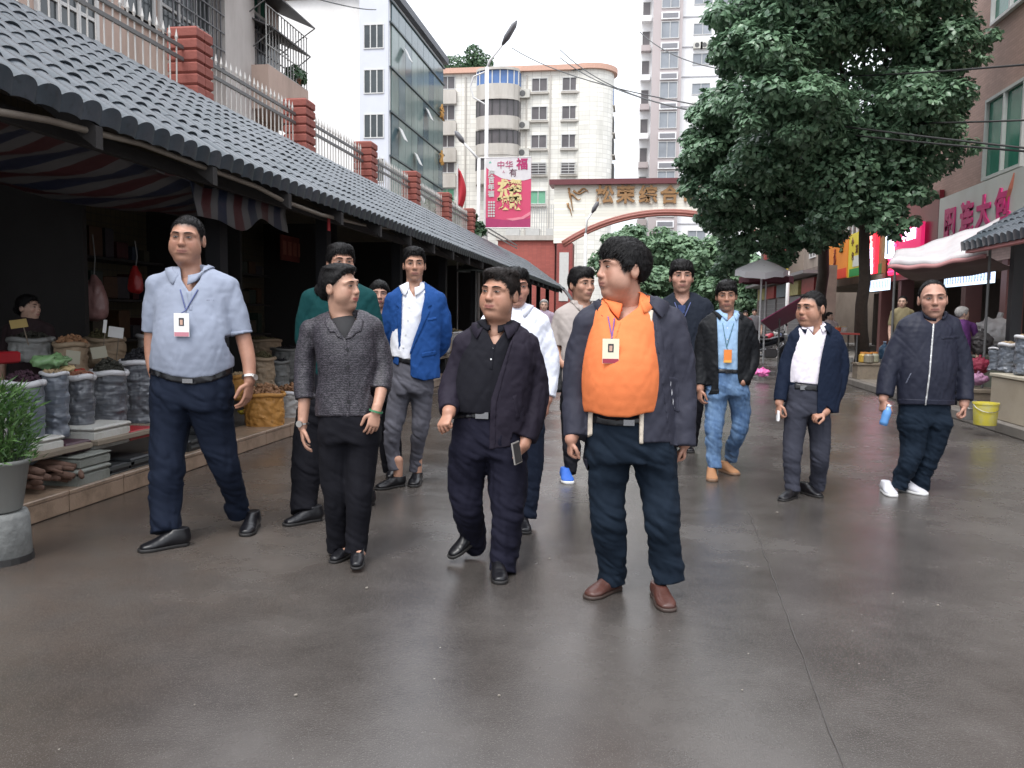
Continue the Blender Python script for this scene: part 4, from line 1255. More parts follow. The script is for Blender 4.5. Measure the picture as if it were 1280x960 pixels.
# ================================================================ buildings beyond
GLASS = mat('window_glass', (.045, .055, .06), rough=.12, var=.5, scale=.8, spec=.5)
GLASSG = mat('green_glass', (.03, .16, .11), rough=.15, var=.3, scale=1.2)
FRAMEW = mat('white_frame', (.55, .55, .54), rough=.5); FRAMED = mat('dark_frame', (.05, .05, .05), rough=.5)
def facade_frame(plane, val):
 """returns map (a, z, out) -> world point; a runs along the wall"""
 if plane == 'x+': return lambda a, z, o: A3(val + o, a, z)
 if plane == 'x-': return lambda a, z, o: A3(val - o, a, z)
 return lambda a, z, o: A3(a, val - o, z)
def fbox(mb, fr, a0, a1, z0, z1, o0, o1):
 P = np.array([fr(a, z, o) for a in (a0, a1) for z in (z0, z1) for o in (o0, o1)])
 mb.box(P.min(0), P.max(0)); return mb
def window(root, fr, a0, a1, z0, z1, n=2, glass=None, frame=None, mid=None, depth=.06, grille=False, curtain=None):
 t = min(.07, (a1 - a0) * .06) ; glass = glass or GLASS; frame = frame or FRAMEW
 mb = MB(); fbox(mb, fr, a0, a1, z0, z0 + t, .0, depth); fbox(mb, fr, a0, a1, z1 - t, z1, 0, depth)
 for i in range(n + 1):
  x = a0 + (a1 - a0 - t) * i / n; fbox(mb, fr, x, x + t, z0 + t, z1 - t, 0, depth - .003)
 if mid: fbox(mb, fr, a0 + t, a1 - t, z0 + (z1 - z0) * mid, z0 + (z1 - z0) * mid + t * .8, 0, depth - .006)
 w = mb.build('window', frame, root)
 for i in range(n):
  x0 = a0 + (a1 - a0 - t) * i / n + t; x1 = a0 + (a1 - a0 - t) * (i + 1) / n
  g = MB(); fbox(g, fr, x0, x1, z0 + t, z1 - t, .004, .018); g.build('pane', glass, w)
 if grille:
  g = MB(); k = int((a1 - a0) / .16)
  for i in range(k + 1):
   x = a0 + (a1 - a0) * i / k; fbox(g, fr, x - .012, x + .012, z0 - .1, z1 + .1, .30, .324)
  for i in range(6):
   z = z0 - .1 + (z1 - z0 + .2) * i / 5; fbox(g, fr, a0, a1, z - .012, z + .012, .326, .345)
  g.build('grille', mat('grille_grey', (.11, .11, .12), rough=.5), w)
 return w
def aircon(root, fr, a, z, s=1.0):
 mb = MB(); fbox(mb, fr, a - .4 * s, a + .4 * s, z, z + .55 * s, .02, .34 * s); c = mb.build('air_conditioner', mat('ac_white', (.55, .54, .50), rough=.5, dirt=(.3, .27, .2), dirt_amt=.5), root)
 mb = MB(); P = fr(a - .08 * s, z + .27 * s, .345 * s); q = fr(a - .08 * s, z + .27 * s, .36 * s)
 mb.tube([P, q], .2 * s, n=14); mb.build('fan_guard', mat('ac_dark', (.10, .10, .10)), c)
def leaf_cloud(name, blobs, n, size, material, parent=None, seed=1, flat=.35, droop=.3, shell=.65):
 """leaves spread through ellipsoids (centre, radii)"""
 rg = np.random.default_rng(seed); vol = np.array([b[1][0] * b[1][1] + b[1][1] * b[1][2] + b[1][0] * b[1][2] for b in blobs]); cnt = np.maximum((n * vol / vol.sum()).astype(int), 5)
 C = []; Nn = []
 for (c, r), k in zip(blobs, cnt):
  d = rg.normal(size=(k, 3)); d /= np.linalg.norm(d, axis=1)[:, None]
  rad = 1 - np.abs(rg.normal(size=k)) * (1 - shell) * .55; rad = np.clip(rad, .1, 1.06)
  rad *= 1 + .16 * pnoise(d * 2.6 + np.array(c)) * 2
  C.append(np.array(c) + d * rad[:, None] * np.array(r)); Nn.append(d)
 C = np.vstack(C); Nn = np.vstack(Nn); k = len(C)
 up = Nn * .75 + np.array([0, 0, .8]) + rg.normal(size=(k, 3)) * .45; up /= np.linalg.norm(up, axis=1)[:, None]
 dr = Nn * .8 + rg.normal(size=(k, 3)) * .7 - np.array([0, 0, droop]); dr -= up * (dr * up).sum(1)[:, None]; dr /= np.linalg.norm(dr, axis=1)[:, None]
 sd = np.cross(up, dr); s = size * (.65 + .7 * rg.random(k))[:, None]; w = s * flat
 V = np.stack([C - dr * s * .5, C + sd * w - up * s * .05, C + dr * s * .55 - up * s * .14, C - sd * w - up * s * .05, C + up * s * .05], 1).reshape(-1, 3)
 b = np.arange(k)[:, None] * 5
 F = np.concatenate([b + np.array([[0, 1, 4]]), b + np.array([[1, 2, 4]]), b + np.array([[2, 3, 4]]), b + np.array([[3, 0, 4]])], 0)
 me = mesh_np(name, V - (np.array(parent.location) if parent else 0), F, material, smooth=False)
 o = obj(name, me, parent); o['kind'] = 'stuff'; return o
def leaf_mat(name, a, b, rough=.45, trans=.25):
 m, nt, bs = nodes_of(name); L = nt.links.new; N = nt.nodes.new
 g = N('ShaderNodeNewGeometry'); n = N('ShaderNodeTexNoise'); n.inputs['Scale'].default_value = 1.3; n.inputs['Detail'].default_value = 3; L(g.outputs['Position'], n.inputs['Vector'])
 ad = N('ShaderNodeMath'); ad.operation = 'MULTIPLY_ADD'; L(g.outputs['Random Per Island'], ad.inputs[0]); ad.inputs[1].default_value = .6; L(n.outputs['Fac'], ad.inputs[2])
 mr = N('ShaderNodeMapRange'); mr.inputs[1].default_value = .45; mr.inputs[2].default_value = 1.1; L(ad.outputs[0], mr.inputs[0])
 mx = N('ShaderNodeMix'); mx.data_type = 'RGBA'; mx.inputs[6].default_value = (*a, 1); mx.inputs[7].default_value = (*b, 1); L(mr.outputs[0], mx.inputs[0]); L(mx.outputs[2], bs.inputs['Base Color'])
 bs.inputs['Roughness'].default_value = rough; bs.inputs['Specular IOR Level'].default_value = .5
 t = N('ShaderNodeBsdfTranslucent'); L(mx.outputs[2], t.inputs[0]); ms = N('ShaderNodeMixShader'); ms.inputs[0].default_value = trans
 out = nt.nodes['Material Output']; L(bs.outputs[0], ms.inputs[1]); L(t.outputs[0], ms.inputs[2]); L(ms.outputs[0], out.inputs[0])
 return m
LEAFD = leaf_mat('camphor_leaf', (.045, .098, .056), (.20, .33, .20), rough=.34); LEAFM = leaf_mat('mid_leaf', (.03, .075, .035), (.085, .16, .075)); LEAFP = leaf_mat('soft_leaf', (.075, .145, .08), (.17, .27, .15), rough=.6)
BARK = mat('bark', (.060, .045, .035), rough=.85, var=.3, scale=12, bump=.8, bscale=30, bdist=.02, bstretch=(1, 1, .3))
# ---------------------------------------------------------------- apartment house above the fence, left
ap = thing('apartment_house', 'pinkish beige apartment house with caged windows behind the roof fence', 'apartment house', (-9, 12, 0))
APW = mat('pink_beige_render', (.46, .345, .29), rough=.85, var=.08, scale=1.5, bump=.15, bscale=30, dirt=(.20, .15, .12), dirt_amt=.55, dscale=.9, stretch=(1, 1, .35))
APL = mat('pale_render', (.50, .47, .45), rough=.85, var=.06, dirt=(.25, .22, .2), dirt_amt=.4, dscale=1.2, stretch=(1, 1, .3)); CORR = mat('corrugated_dark', (.055, .052, .055), rough=.6, bump=.5, bscale=20, bstretch=(.1, 3, .1))
ap.location = (0, 0, 0)
frA = facade_frame('x+', -9.0)
def yz(px, py, X): q = on_x(px, py, X); return q[1], q[2]
mb = MB(); mb.box((-17, 2, 0), (-9.0, 20.0, 14)); mb.build('wall', APW, ap)
mb = MB(); fbox(mb, frA, yz(262, 50, -9)[0], yz(300, 50, -9)[0], 0, 13.9, -.5, .35); mb.build('stair_tower', APL, ap)
for z in (3.4, 6.5, 9.6, 12.6):
 mb = MB(); fbox(mb, frA, 2.05, 20.05, z, z + .10, -.3, .06); mb.build('floor_band', APW, ap)
for (p0, p1, t, b, cage) in ((40, 118, -60, 60, 0), (150, 190, -45, 25, 0), (196, 262, -30, 62, 1), (302, 331, -25, 48, 0), (302, 345, 78, 128, 1)):
 y0, z1 = yz(p0, t, -9); y1, _ = yz(p1, t, -9); _, z0 = yz((p0 + p1) / 2, b, -9)
 zt = z0 + (1.6 if p0 > 60 else 1.8)
 window(ap, frA, y0, y1, z0, zt, n=3 if p0 != 150 else 2, mid=.35, grille=bool(cage), glass=GLASSG if p0 in (302,) and t < 0 else None)
def awning(root, fr, a0, a1, z, drop, out, m, name='awning'):
 mb = MB(); P = [fr(a0, z, .0), fr(a1, z, .0), fr(a1, z - drop, out), fr(a0, z - drop, out)]
 mb.prism(P, (0, 0, 1), .035); o = mb.build(name, m, root)
 br = MB()
 for a in (a0 + .05, a1 - .05): br.tube([fr(a, z - drop, out), fr(a, z - drop - .6, .0)], .015, n=5)
 br.build('bracket', RAIL, o)
for (p0, p1, zz) in ((150, 266, 8), (296, 347, 75)):
 y0, z = yz(p0, 0, -9); y1, _ = yz(p1, 0, -9); _, z = yz((p0 + p1) / 2, zz, -9); awning(ap, frA, y0, y1, z + .65 + (.9 if p0 == 150 else .1), .38, .85, CORR)
def balcony(root, fr, a0, a1, z, h, out, m, cage=False):
 mb = MB(); fbox(mb, fr, a0, a1, z, z + .12, .02, out); fbox(mb, fr, a0, a1, z + .12, z + h, out - .1, out); fbox(mb, fr, a0, a0 + .1, z + .12, z + h, .02, out - .1); fbox(mb, fr, a1 - .1, a1, z + .12, z + h, .02, out - .1)
 o = mb.build('balcony', m, root)
 if cage:
  g = MB(); k = 14
  for i in range(k + 1):
   x = a0 + (a1 - a0) * i / k; fbox(g, fr, x - .01, x + .01, z + h, z + h + 1.3, out - .05, out - .03)
  for i in range(4): fbox(g, fr, a0, a1, z + h + i * .42, z + h + i * .42 + .02, out - .028, out - .008)
  g.build('cage', mat('cage_pale', (.35, .35, .34)), o)
ya, _ = yz(331, 0, -9); 
for (z, cg) in ((5.9, True), (9.05, True)):
 balcony(ap, frA, 17.8, 20.05, z, .95, .75, APW, cg)
 mb = MB(); fbox(mb, frA, 17.9, 19.9, z + 1.0, z + 2.3, .01, .05); mb.build('doorway', GLASS, ap)
awning(ap, frA, 17.7, 20.1, 8.75, .40, .92, CORR)
for (y, z, s) in ((19.6, 7.0, .4), (18.4, 10.2, .6), (19.6, 10.25, .5)):
 p_ = thing('balcony_plant', {7.0: 'green pot plant on the lower far balcony of the apartment house', 10.2: 'leafy plant on the upper far balcony, nearer the wall', 10.25: 'leafy plant on the upper far balcony, outermost'}[z], 'plant', (-8.4, y, z)); leaf_cloud('foliage', [((-8.4, y, z + .1), (s * .6, s, s * .6))], 260, .13, LEAFM, p_, int(z * 10)); mb = MB(); mb.lathe([(.12, -.16), (.16, .04)], n=10); mb.build('pot', mat('clay', (.22, .09, .05)), p_)
# ---------------------------------------------------------------- white building with glass side
gb = thing('glass_office', 'white office building with a green grey glass side, beyond the roof fence', 'office building', (0, 0, 0))
GW = mat('white_cladding', (.78, .77, .76), rough=.7, var=.04, scale=.5, dirt=(.48, .46, .43), dirt_amt=.4, dscale=.3); GWF = mat('bluish_cladding', (.55, .57, .63), rough=.5, var=.06, scale=1)
mb = MB(); mb.box((-34, 58.6, 0), (-18.06, 75, 24.0)); mb.build('body_wall', GW, gb)
frG = facade_frame('x+', -18.0); frN = facade_frame('y', 58.55)
mb = MB(); fbox(mb, frN, -20.1, -18.0, 0, 23.9, 0, .35); mb.build('window_bay', GWF, gb)
CUR = mat('curtain_glass', (.15, .20, .19), rough=.16, var=.45, scale=.35, spec=.35, stretch=(1, 1, .5)); CUR2 = mat('curtain_glass_dark', (.08, .12, .135), rough=.12, var=.4, scale=.4, spec=.35)
fz = [0, 3.3, 6.6, 9.7, 12.8, 15.9, 19.0, 22.1, 23.6]
for k in range(len(fz) - 1):
 z0, z1 = fz[k], fz[k + 1]
 mb = MB(); fbox(mb, frG, 58.5, 75, z1 - .12, z1, 0, .16); mb.build('floor_line', mat('spandrel', (.05, .07, .08), rough=.4), gb)
 for i in range(9):
  a0 = 58.9 + i * 1.75; g = MB(); fbox(g, frG, a0 + .03, a0 + 1.72, z0 + .03, z1 - .15, -.02, .06 + .004 * (i % 2)); g.build('glass_panel', CUR2 if (i + k * 3) % 4 == 0 or k > 6 else CUR, gb)
 if k < 7:
  w = window(gb, facade_frame('y', 58.2), -19.8, -18.3, z0 + 1.1, z0 + 2.8, n=3, frame=FRAMEW)
for (a, z) in ((61.5, 20.3), (60.2, 14.2), (64.5, 13.2), (60.8, 9.2), (66, 10.3), (63, 7.2), (68, 17.5)):
 mb = MB(); P = [frG(a, z + .9, .17), frG(a + .9, z + .9, .17), frG(a + .9, z, .6), frG(a, z, .6)]; mb.prism(P, (1, 0, 0), .04); mb.build('open_sash', FRAMEW, gb)
mb = MB(); mb.box((-34.4, 58.2, 23.95), (-17.6, 75.3, 24.5)); mb.build('roof_edge', mat('roof_dark', (.07, .075, .09), rough=.5), gb)
for (z, c_) in ((19.2, '金'), (15.2, '水'), (11.4, '源')):
 text_mesh('sign_character', c_, 1.4, mat('gold_orange', (.50, .25, .05), rough=.5), gb, frame_matrix((-17.72, 73.3, z), (0, 1, 0), (0, 0, 1)), ext=.05, bold=.03)
# ---------------------------------------------------------------- cream apartment block facing us
pb = thing('cream_apartment_block', 'cream tiled apartment block with orange roof band behind the banner', 'apartment block', (0, 0, 0))
CT = grid_tile_mat('cream_facade_tile', (.76, .74, .68), (.60, .58, .53), .9, .45, rough=.45, dirt=.35); CTG = mat('grey_balcony', (.48, .45, .41), rough=.8, var=.08, dirt=(.3, .27, .23), dirt_amt=.6, dscale=.8, stretch=(1, 1, .2))
YB = 84.0
def X84(px): return (px - 798) / 1035 * YB * 1.0
def xz(px, py): q = on_y(px, py, YB); return q[0], q[2]
xl, xr = xz(539, 200)[0], xz(738, 200)[0]; zt = xz(620, 88)[1]
mb = MB(); mb.box((xl, YB, 0), (xr, YB + 12, zt)); mb.build('wall', CT, pb)
mb = MB(); mb.lathe([(2.4, 0), (2.4, zt)], (xr - .3, YB + 2.0, 0), n=28); mb.build('rounded_corner', CT, pb, smooth=False)
fr84 = facade_frame('y', YB); ORB = mat('orange_band', (.55, .33, .25), rough=.7)
mb = MB(); fbox(mb, fr84, xl - .3, xr - .35, zt - .25, zt + .25, -.2, .45); mb.lathe([(2.75, zt - .25), (2.75, zt + .25)], (xr - .3, YB + 2.0, 0), n=28); mb.build('roof_band', ORB, pb)
rowsz = [(94, 111), (130, 150), (166, 184), (198, 216), (235, 252)]; rowsC = [(100, 117), (135, 152), (170, 187), (205, 219), (239, 256)]
DG = mat('dull_glass', (.11, .10, .105), rough=.3, var=.4, scale=.7); DGB = mat('blue_glass', (.08, .16, .36), rough=.2, var=.3, scale=1); GC = mat('green_shutter', (.16, .40, .26), rough=.6)
for k in range(5):
 for (p0, p1, rr) in ((541, 569, rowsz), (664, 684, rowsC), (702, 722, rowsC)):
  x0, x1 = xz(p0, 150)[0], xz(p1, 150)[0]; z1 = xz(600, rr[k][0])[1]; z0 = xz(600, rr[k][1])[1]
  window(pb, fr84, x0, x1, z0, z1, n=3 if p0 == 541 else 2, glass=(GC if k == 4 else DG), frame=FRAMEW, depth=.12, grille=False)
  mb = MB(); fbox(mb, fr84, x0 - .1, x1 + .1, z0 - .25, z0 - .08, 0, .3); mb.build('sill', CTG, pb)
  if k == 3 and p0 > 600:
   g = MB()
   for i in range(5): fbox(g, fr84, x0, x1, z0 + (z1 - z0) * i / 4 - .03, z0 + (z1 - z0) * i / 4 + .03, .3, .36)
   g.build('grille', FRAMEW, pb)
 x0, x1 = xz(596, 150)[0], xz(651, 150)[0]; z1 = xz(600, rowsz[k][0])[1]; z0 = xz(600, rowsz[k][1])[1]
 if k < 4:
  bay = MB(); n_ = 10; cx = (x0 + x1) / 2; hw = (x1 - x0) / 2
  def arc(z, o): return [A3(cx + hw * math.sin(t), YB - o * math.cos(t) ** .6 if math.cos(t) > 0 else YB, z) for t in np.linspace(-math.pi / 2, math.pi / 2, n_)]
  for (za, zb, o, m_, nm) in ((z0 - 1.35, z0, 1.9, CTG, 'balcony'), (z0, z1, 1.7, DGB if k == 0 else DG, 'bay_glazing'), (z1, z1 + .25, 1.95, CTG, 'bay_head')):
   bb = MB(); bb.prism(arc(za, o), (0, 0, 1), zb - za); ob = bb.build(nm, m_, pb)
   if nm == 'bay_glazing':
    mm = MB()
    for p_ in arc(za, o + .05)[1:-1]: mm.box((p_[0] - .05, p_[1] - .04, za), (p_[0] + .05, p_[1] + .04, zb))
    mm.build('mullion', FRAMEW if k == 0 else FRAMED, ob)
 mb = MB(); fbox(mb, fr84, xz(541, 0)[0] - .1, xz(571, 0)[0] + .1, z0 - 1.5, z0 - .27, 0, .5); mb.build('balcony', CTG, pb)
 aircon(pb, fr84, xz(657, 0)[0], z0 + .1 - 1.2, 1.5)
for px in (660, 690, 727, 583):
 mb = MB(); x = xz(px, 0)[0]; fbox(mb, fr84, x - .07, x + .07, 0, zt - .6, 0, .16); mb.build('drainpipe', CTG, pb)
for k, py in enumerate((115, 150, 178, 210)):      # dark cages on the right end
 x, z = xz(762, py); mb = MB(); mb.box((x - .9, YB + 1.5, z - .9), (x + .35, YB + 4, z + .7)); o = mb.build('window_cage', DGB if k == 0 else FRAMED, pb); mb = MB(); mb.box((x - .95, YB + 1.4, z - 1.0), (x + .5, YB + 4.1, z - .9)); mb.build('cage_floor', CTG, o)
rg_ = thing('rooftop_garden', 'green shrubs and small tree on the roof of the cream apartment block', 'roof plants', (0, 0, 0)); q0 = at(575, 76, 86); q1 = at(592, 70, 86)
leaf_cloud('foliage', [(q0 + A3(-.6, 0, -.3), (2.0, 1.5, .8)), (q1, (1.0, 1, 1.2)), (q1 + A3(1, 0, -.6), (1.2, 1, .8))], 1600, .32, LEAFM, None, 5).parent = rg_; mb = MB(); mb.tube([q1 + A3(0, 0, -2.2), q1], .08); mb.build('trunk', BARK, rg_)
# ---------------------------------------------------------------- pale tower block
tw = thing('tower_block', 'pale high rise tower with purple brown bay strip, behind the arch', 'tower block', (0, 0, 0)); YT = 100.0
TW = mat('tower_white', (.78, .78, .79), rough=.7, var=.04, scale=.4); TP = mat('tower_mauve', (.42, .37, .37), rough=.7, var=.05, scale=.4); TG = mat('tower_glass', (.26, .28, .31), rough=.2, var=.3, scale=.5); frT = facade_frame('y', YT)
def xt(px): return on_y(px, 200, YT)[0]
mb = MB(); mb.box((xt(818), YT, 0), (xt(935), YT + 14, 52)); mb.build('wall', TW, tw)
mb = MB(); fbox(mb, frT, xt(812), xt(848), 0, 51, -1, 1.0); mb.build('bay_strip', TP, tw)
mb = MB(); mb.box((xt(797), YT + 1.5, 0), (xt(812), YT + 10, 51)); mb.build('side_wing', TG if False else TW, tw)
for k in range(14):
 z = 3 + k * 3.35
 window(tw, facade_frame('y', YT - 1.0), xt(822), xt(844), z, z + 1.9, n=2, glass=TG, depth=.12); mb = MB(); fbox(mb, facade_frame('y', YT - 1.0), xt(822), xt(844), z + 2.1, z + 2.9, 0, .25); o = mb.build('louvre_box', TW, tw); mb = MB(); fbox(mb, facade_frame('y', YT - 1.25), xt(823.5), xt(842.5), z + 2.25, z + 2.75, .0, .04); mb.build('louvre', mat('louvre_grey', (.20, .20, .22)), o)
 window(tw, frT, xt(862), xt(885), z + .6, z + 1.9, n=2, glass=TG, depth=.1); window(tw, frT, xt(893), xt(915), z, z + 1.9, n=2, glass=TG, depth=.1)
 fs = facade_frame('y', YT + 1.5); window(tw, fs, xt(799), xt(809), z, z + 1.7, n=1, glass=DG, depth=.1); mb = MB(); fbox(mb, fs, xt(798), xt(810), z - .75, z - .1, .0, .9); mb.build('balcony', TP if k % 2 else TW, tw)
 if k in (7, 9): aircon(tw, frT, xt(868), z - 1.0, 1.3); aircon(tw, frT, xt(877), z - 1.0, 1.3)
 mb = MB(); fbox(mb, frT, xt(849), xt(934), z + 2.6, z + 2.72, 0, .08); mb.build('floor_line', mat('tower_line', (.42, .42, .44)), tw)
# ---------------------------------------------------------------- gateway arch
ga = thing('gateway_arch', 'cream gateway arch with gold characters and red arch rim across the street', 'arch', (0, 0, 0)); YA = 45.0; frR = facade_frame('y', YA)
def xa(px, py=265): q = on_y(px, py, YA); return q[0], q[2]
x0, zt = xa(693, 229); x1 = xa(978, 229)[0]; zt = xa(770, 231)[1]; cx = xa(835)[0]; zsp = xa(705, 304)[1]; zap = xa(835, 264)[1]
x_sp = xa(703, 300)[0]; hw = cx - x_sp; x1 = cx + (cx - x0)
R_ = (hw * hw + (zap - zsp) ** 2) / (2 * (zap - zsp)); zc = zap - R_
AW = grid_tile_mat('arch_tile', (.80, .79, .70), (.68, .66, .58), 3.0, .16, rough=.5, dirt=.12)
pts = [A3(x0, YA, zsp), A3(x0, YA, zt)] + [A3(x1, YA, zt), A3(x1, YA, zsp)]
arcp = [A3(cx + R_ * math.sin(t), YA, zc + R_ * math.cos(t)) for t in np.linspace(math.asin(hw / R_), -math.asin(hw / R_), 28)]
mb = MB(); top_ = [A3(p[0], YA, zt) for p in arcp]
for i in range(27):   # column slices from the rim up to the top
 mb.prism([arcp[i], arcp[i + 1], top_[i + 1], top_[i]], (0, 1, 0), 1.0)
mb.prism([A3(x0, YA, zsp), A3(x_sp, YA, zsp), A3(x_sp, YA, zt), A3(x0, YA, zt)], (0, 1, 0), 1.0); mb.prism([A3(2 * cx - x_sp, YA, zsp), A3(x1, YA, zsp), A3(x1, YA, zt), A3(2 * cx - x_sp, YA, zt)], (0, 1, 0), 1.0)
mb.build('arch_wall', AW, ga)
RR = mat('rim_red', (.30, .11, .085), rough=.5, var=.12, dirt=(.2, .05, .04), dirt_amt=.5)
mb = MB()
for (o_, r_) in ((-.04, .07), (.06, .10), (.19, .07)): mb.tube([p + unit(p - A3(cx, YA, zc)) * (-o_) + A3(0, -.08, 0) for p in arcp], r_, n=8)
mb.build('arch_rim', RR, ga, smooth=True)
mb = MB(); fbox(mb, frR, x0 - .25, x1 + .25, zt, zt + .28, -1.2, .3); mb.build('coping', mat('maroon_coping', (.13, .035, .04), rough=.4), ga)
for sx in (-1, 1):
 px_ = x_sp + .15 if sx < 0 else 2 * cx - x_sp - .15
 mb = MB(); mb.box((px_ - .42, YA - .1, 0), (px_ + .42, YA + 1.1, zsp)); mb.build('arch_pier', grid_tile_mat('red_pier_brick_%d' % (sx + 1), (.30, .07, .06), (.16, .06, .05), .25, .08), ga)
 mb = MB(); mb.box((px_ - .28, YA - .14, 2.2), (px_ + .22, YA - .102, zsp - .5)); mb.build('pier_panel', mat('pale_panel', (.55, .55, .53)), ga)
GOLD = mat('gold_letter', (.32, .18, .08), rough=.4, metal=.35, var=.2)
for ch, px in (('松', 756), ('荣', 782), ('综', 810), ('合', 837), ('市', 864), ('场', 891)):
 q = xa(px, 245); text_mesh('gold_character', ch, .98, GOLD, ga, frame_matrix((q[0], YA - .09, q[1]), (1, 0, 0), (0, 0, 1)), ext=.06, bold=.03)
for sx in (-1, 1):      # scroll ornament in the corner
 mb = MB(); c0 = xa(711, 240); ox = c0[0] if sx < 0 else 2 * cx - c0[0]
 for k, (a, b, l) in enumerate(((0, 0, 1.0), (.1, -.25, .8), (0, .1, .6), (.25, .05, 1.1), (-.05, -.5, .9), (.5, .1, .8))):
  pts = []
  for t in np.linspace(0, 1, 9):
   th = t * 5 + k; pts.append(A3(ox + sx * -1 * (a + t * l * (.7 if k % 2 else .25)) , YA - .06, c0[1] + b - t * l * (.1 if k % 2 else .9) + .12 * math.sin(th)))
  mb.tube(pts, [.07 - .05 * t for t in np.linspace(0, 1, 9)], n=6)
 mb.build('scroll_ornament', GOLD, ga, smooth=True)
gh = thing('gatehouse', 'low red brick gatehouse left of the arch beneath the banner', 'gatehouse', (0, 0, 0)); xg0 = xa(622)[0]; xg1 = x_sp - .42; zg = xa(660, 300)[1]
mb = MB(); mb.box((xg0, YA + .2, 0), (xg1, YA + 5, zg)); mb.build('brick_wall', grid_tile_mat('gatehouse_brick', (.36, .09, .07), (.20, .07, .06), .24, .075, rough=.7, dirt=.4), gh)
mb = MB(); mb.box((xg0 - .1, YA + .05, zg), (xg1 + .1, YA + 5, zg + .25)); mb.build('cornice', CTG, gh)
for i in range(3):
 mb = MB(); mb.box((xa(632)[0] + i * 1.1, YA + .08, zg + .26), (xa(632)[0] + i * 1.1 + .75, YA + .6, zg + .62)); mb.build('planter', mat('planter_pale', (.5, .5, .48)), gh)
mb = MB()
for i in range(14): mb.box((xa(664)[0] + i * .13, YA + .3, zg + .26), (xa(664)[0] + i * .13 + .03, YA + .33, zg + 1.9))
mb.build('railing', mat('rail_white', (.4, .4, .4)), gh)
# ---------------------------------------------------------------- lamp posts, banner, flag
LP = mat('lamp_paint', (.60, .60, .60), rough=.4)
def lamp(label, px, py_top, arm, Y, r=.09, base_px=None):
 b = on_y(px, 395, Y); c = A3(b[0], Y, 0); t = thing('street_lamp', label, 'street lamp', c)
 ztop = on_y(px, py_top, Y)[2]; mb = MB(); mb.tube([(0, 0, 0), (0, 0, ztop * .5), (0, 0, ztop)], [r, r * .85, r * .7], n=12); mb.build('pole', LP, t, smooth=True)
 P = [on_y(*q, Y) - c for q in arm]; mb = MB(); mb.tube([A3(0, 0, ztop - .05)] + P[:-1], r * .5, n=8); mb.build('arm', LP, t, smooth=True)
 a, b2 = P[-2], P[-1]; d = unit(b2 - a); mb = MB(); L_ = np.linalg.norm(b2 - a); mb.tube([a, a + d * L_ * .3, a + d * L_ * .8, b2], [r * .8, r * 2.0, r * 1.8, r * .6], n=10, squash=.6); mb.build('lamp_head', mat('lamp_head_grey', (.10, .10, .11), rough=.5), t, smooth=True)
 return t, c
lt_, lc = lamp('tall white street lamp carrying the pink banner', 606, 84, [(612, 76), (628, 56), (646, 26)], 30)
mb = MB(); mb.tube([on_y(*q, 30) - lc for q in ((606, 90), (592, 96), (588, 108), (592, 122), (606, 130))], .03, n=6); mb.build('ring_bracket', LP, lt_)
lamp('shorter white street lamp with arm reaching left beside the banner', 597, 198, [(590, 190), (580, 179), (569, 164)], 29, r=.08)
lamp('thin white lamp in front of the arch', 730, 292, [(734, 275), (740, 266), (748, 252)], 44, r=.10)
bn = thing('banner', 'pink and white vertical banner with festive characters on the tall lamp post', 'banner', on_y(636, 240, 29.8)); bc = A3(*bn.location)
B0 = on_y(608, 198, 29.8) - bc; B1 = on_y(663, 284, 29.8) - bc; w_, h_ = B1[0] - B0[0], B0[2] - B1[2]
mb = MB(); mb.box((B0[0], 0, B1[2]), (B1[0], .02, B0[2])); mb.build('cloth', mat('banner_pink', (.62, .07, .16), rough=.6, var=.05), bn)
def bpoly(name, pts, m, off): mb = MB(); mb.prism([A3(B0[0] + u * w_, -off, B0[2] - v * h_) for u, v in pts], (0, 1, 0), .004); mb.build(name, m, bn)
bpoly('white_field', [(0, 0), (1, 0), (1, .30), (.85, .325), (.6, .325), (.35, .29), (.15, .22), (0, .13)], mat('banner_white', (.66, .64, .66)), .008)
bpoly('dark_foot', [(0, .86), (.5, .90), (1, .87), (1, 1), (0, 1)], mat('banner_plum', (.40, .04, .14)), .008); bpoly('swoosh', [(.45, .88), (.8, .85), (1, .77), (1, .82), (.85, .88), (.6, .905)], mat('banner_light', (.75, .24, .32)), .012)
bpoly('green_emblem', [(.06, .06), (.09, .04), (.12, .07), (.06, .075)], mat('emblem_green', (.15, .45, .35)), .012)
def btxt(name, s, u, v, size, m, bold=0): text_mesh(name, s, size, m, bn, frame_matrix((B0[0] + u * w_, -.016, B0[2] - v * h_), (1, 0, 0), (0, 0, 1)), ext=.004, bold=bold)
BM = mat('banner_magenta', (.42, .03, .14)); BD = mat('banner_dark', (.12, .03, .06)); BG = mat('banner_gold', (.70, .58, .28))
btxt('characters', '中华', .42, .105, .30, BM); btxt('character', '有', .60, .22, .30, BD); btxt('character', '福', .80, .10, .42, BM, .012); btxt('small_character', '人', .39, .20, .10, BM)
btxt('gold_characters', '龙舞', .53, .41, .42, BG, .035); btxt('gold_characters', '八桂', .53, .535, .42, BG, .035); btxt('gold_characters', '欢歌', .53, .66, .44, BG, .035)
for i, s in enumerate('庆百年福'): btxt('side_character', s, .115, .22 + i * .10, .23, FRAMEW, .01)
for i in range(6):
 for j in range(3): btxt('dotted_note', '·', .07 + j * .055, .64 + i * .04, .30, FRAMEW, .02)
mb = MB(); mb.tube([A3(B0[0] - .25, 0, B0[2] + .02), A3(B1[0], 0, B0[2] + .02)], .02, n=6); mb.tube([A3(B0[0] - .25, 0, B1[2] - .02), A3(B1[0], 0, B1[2] - .02)], .02, n=6); mb.build('banner_rod', LP, bn)
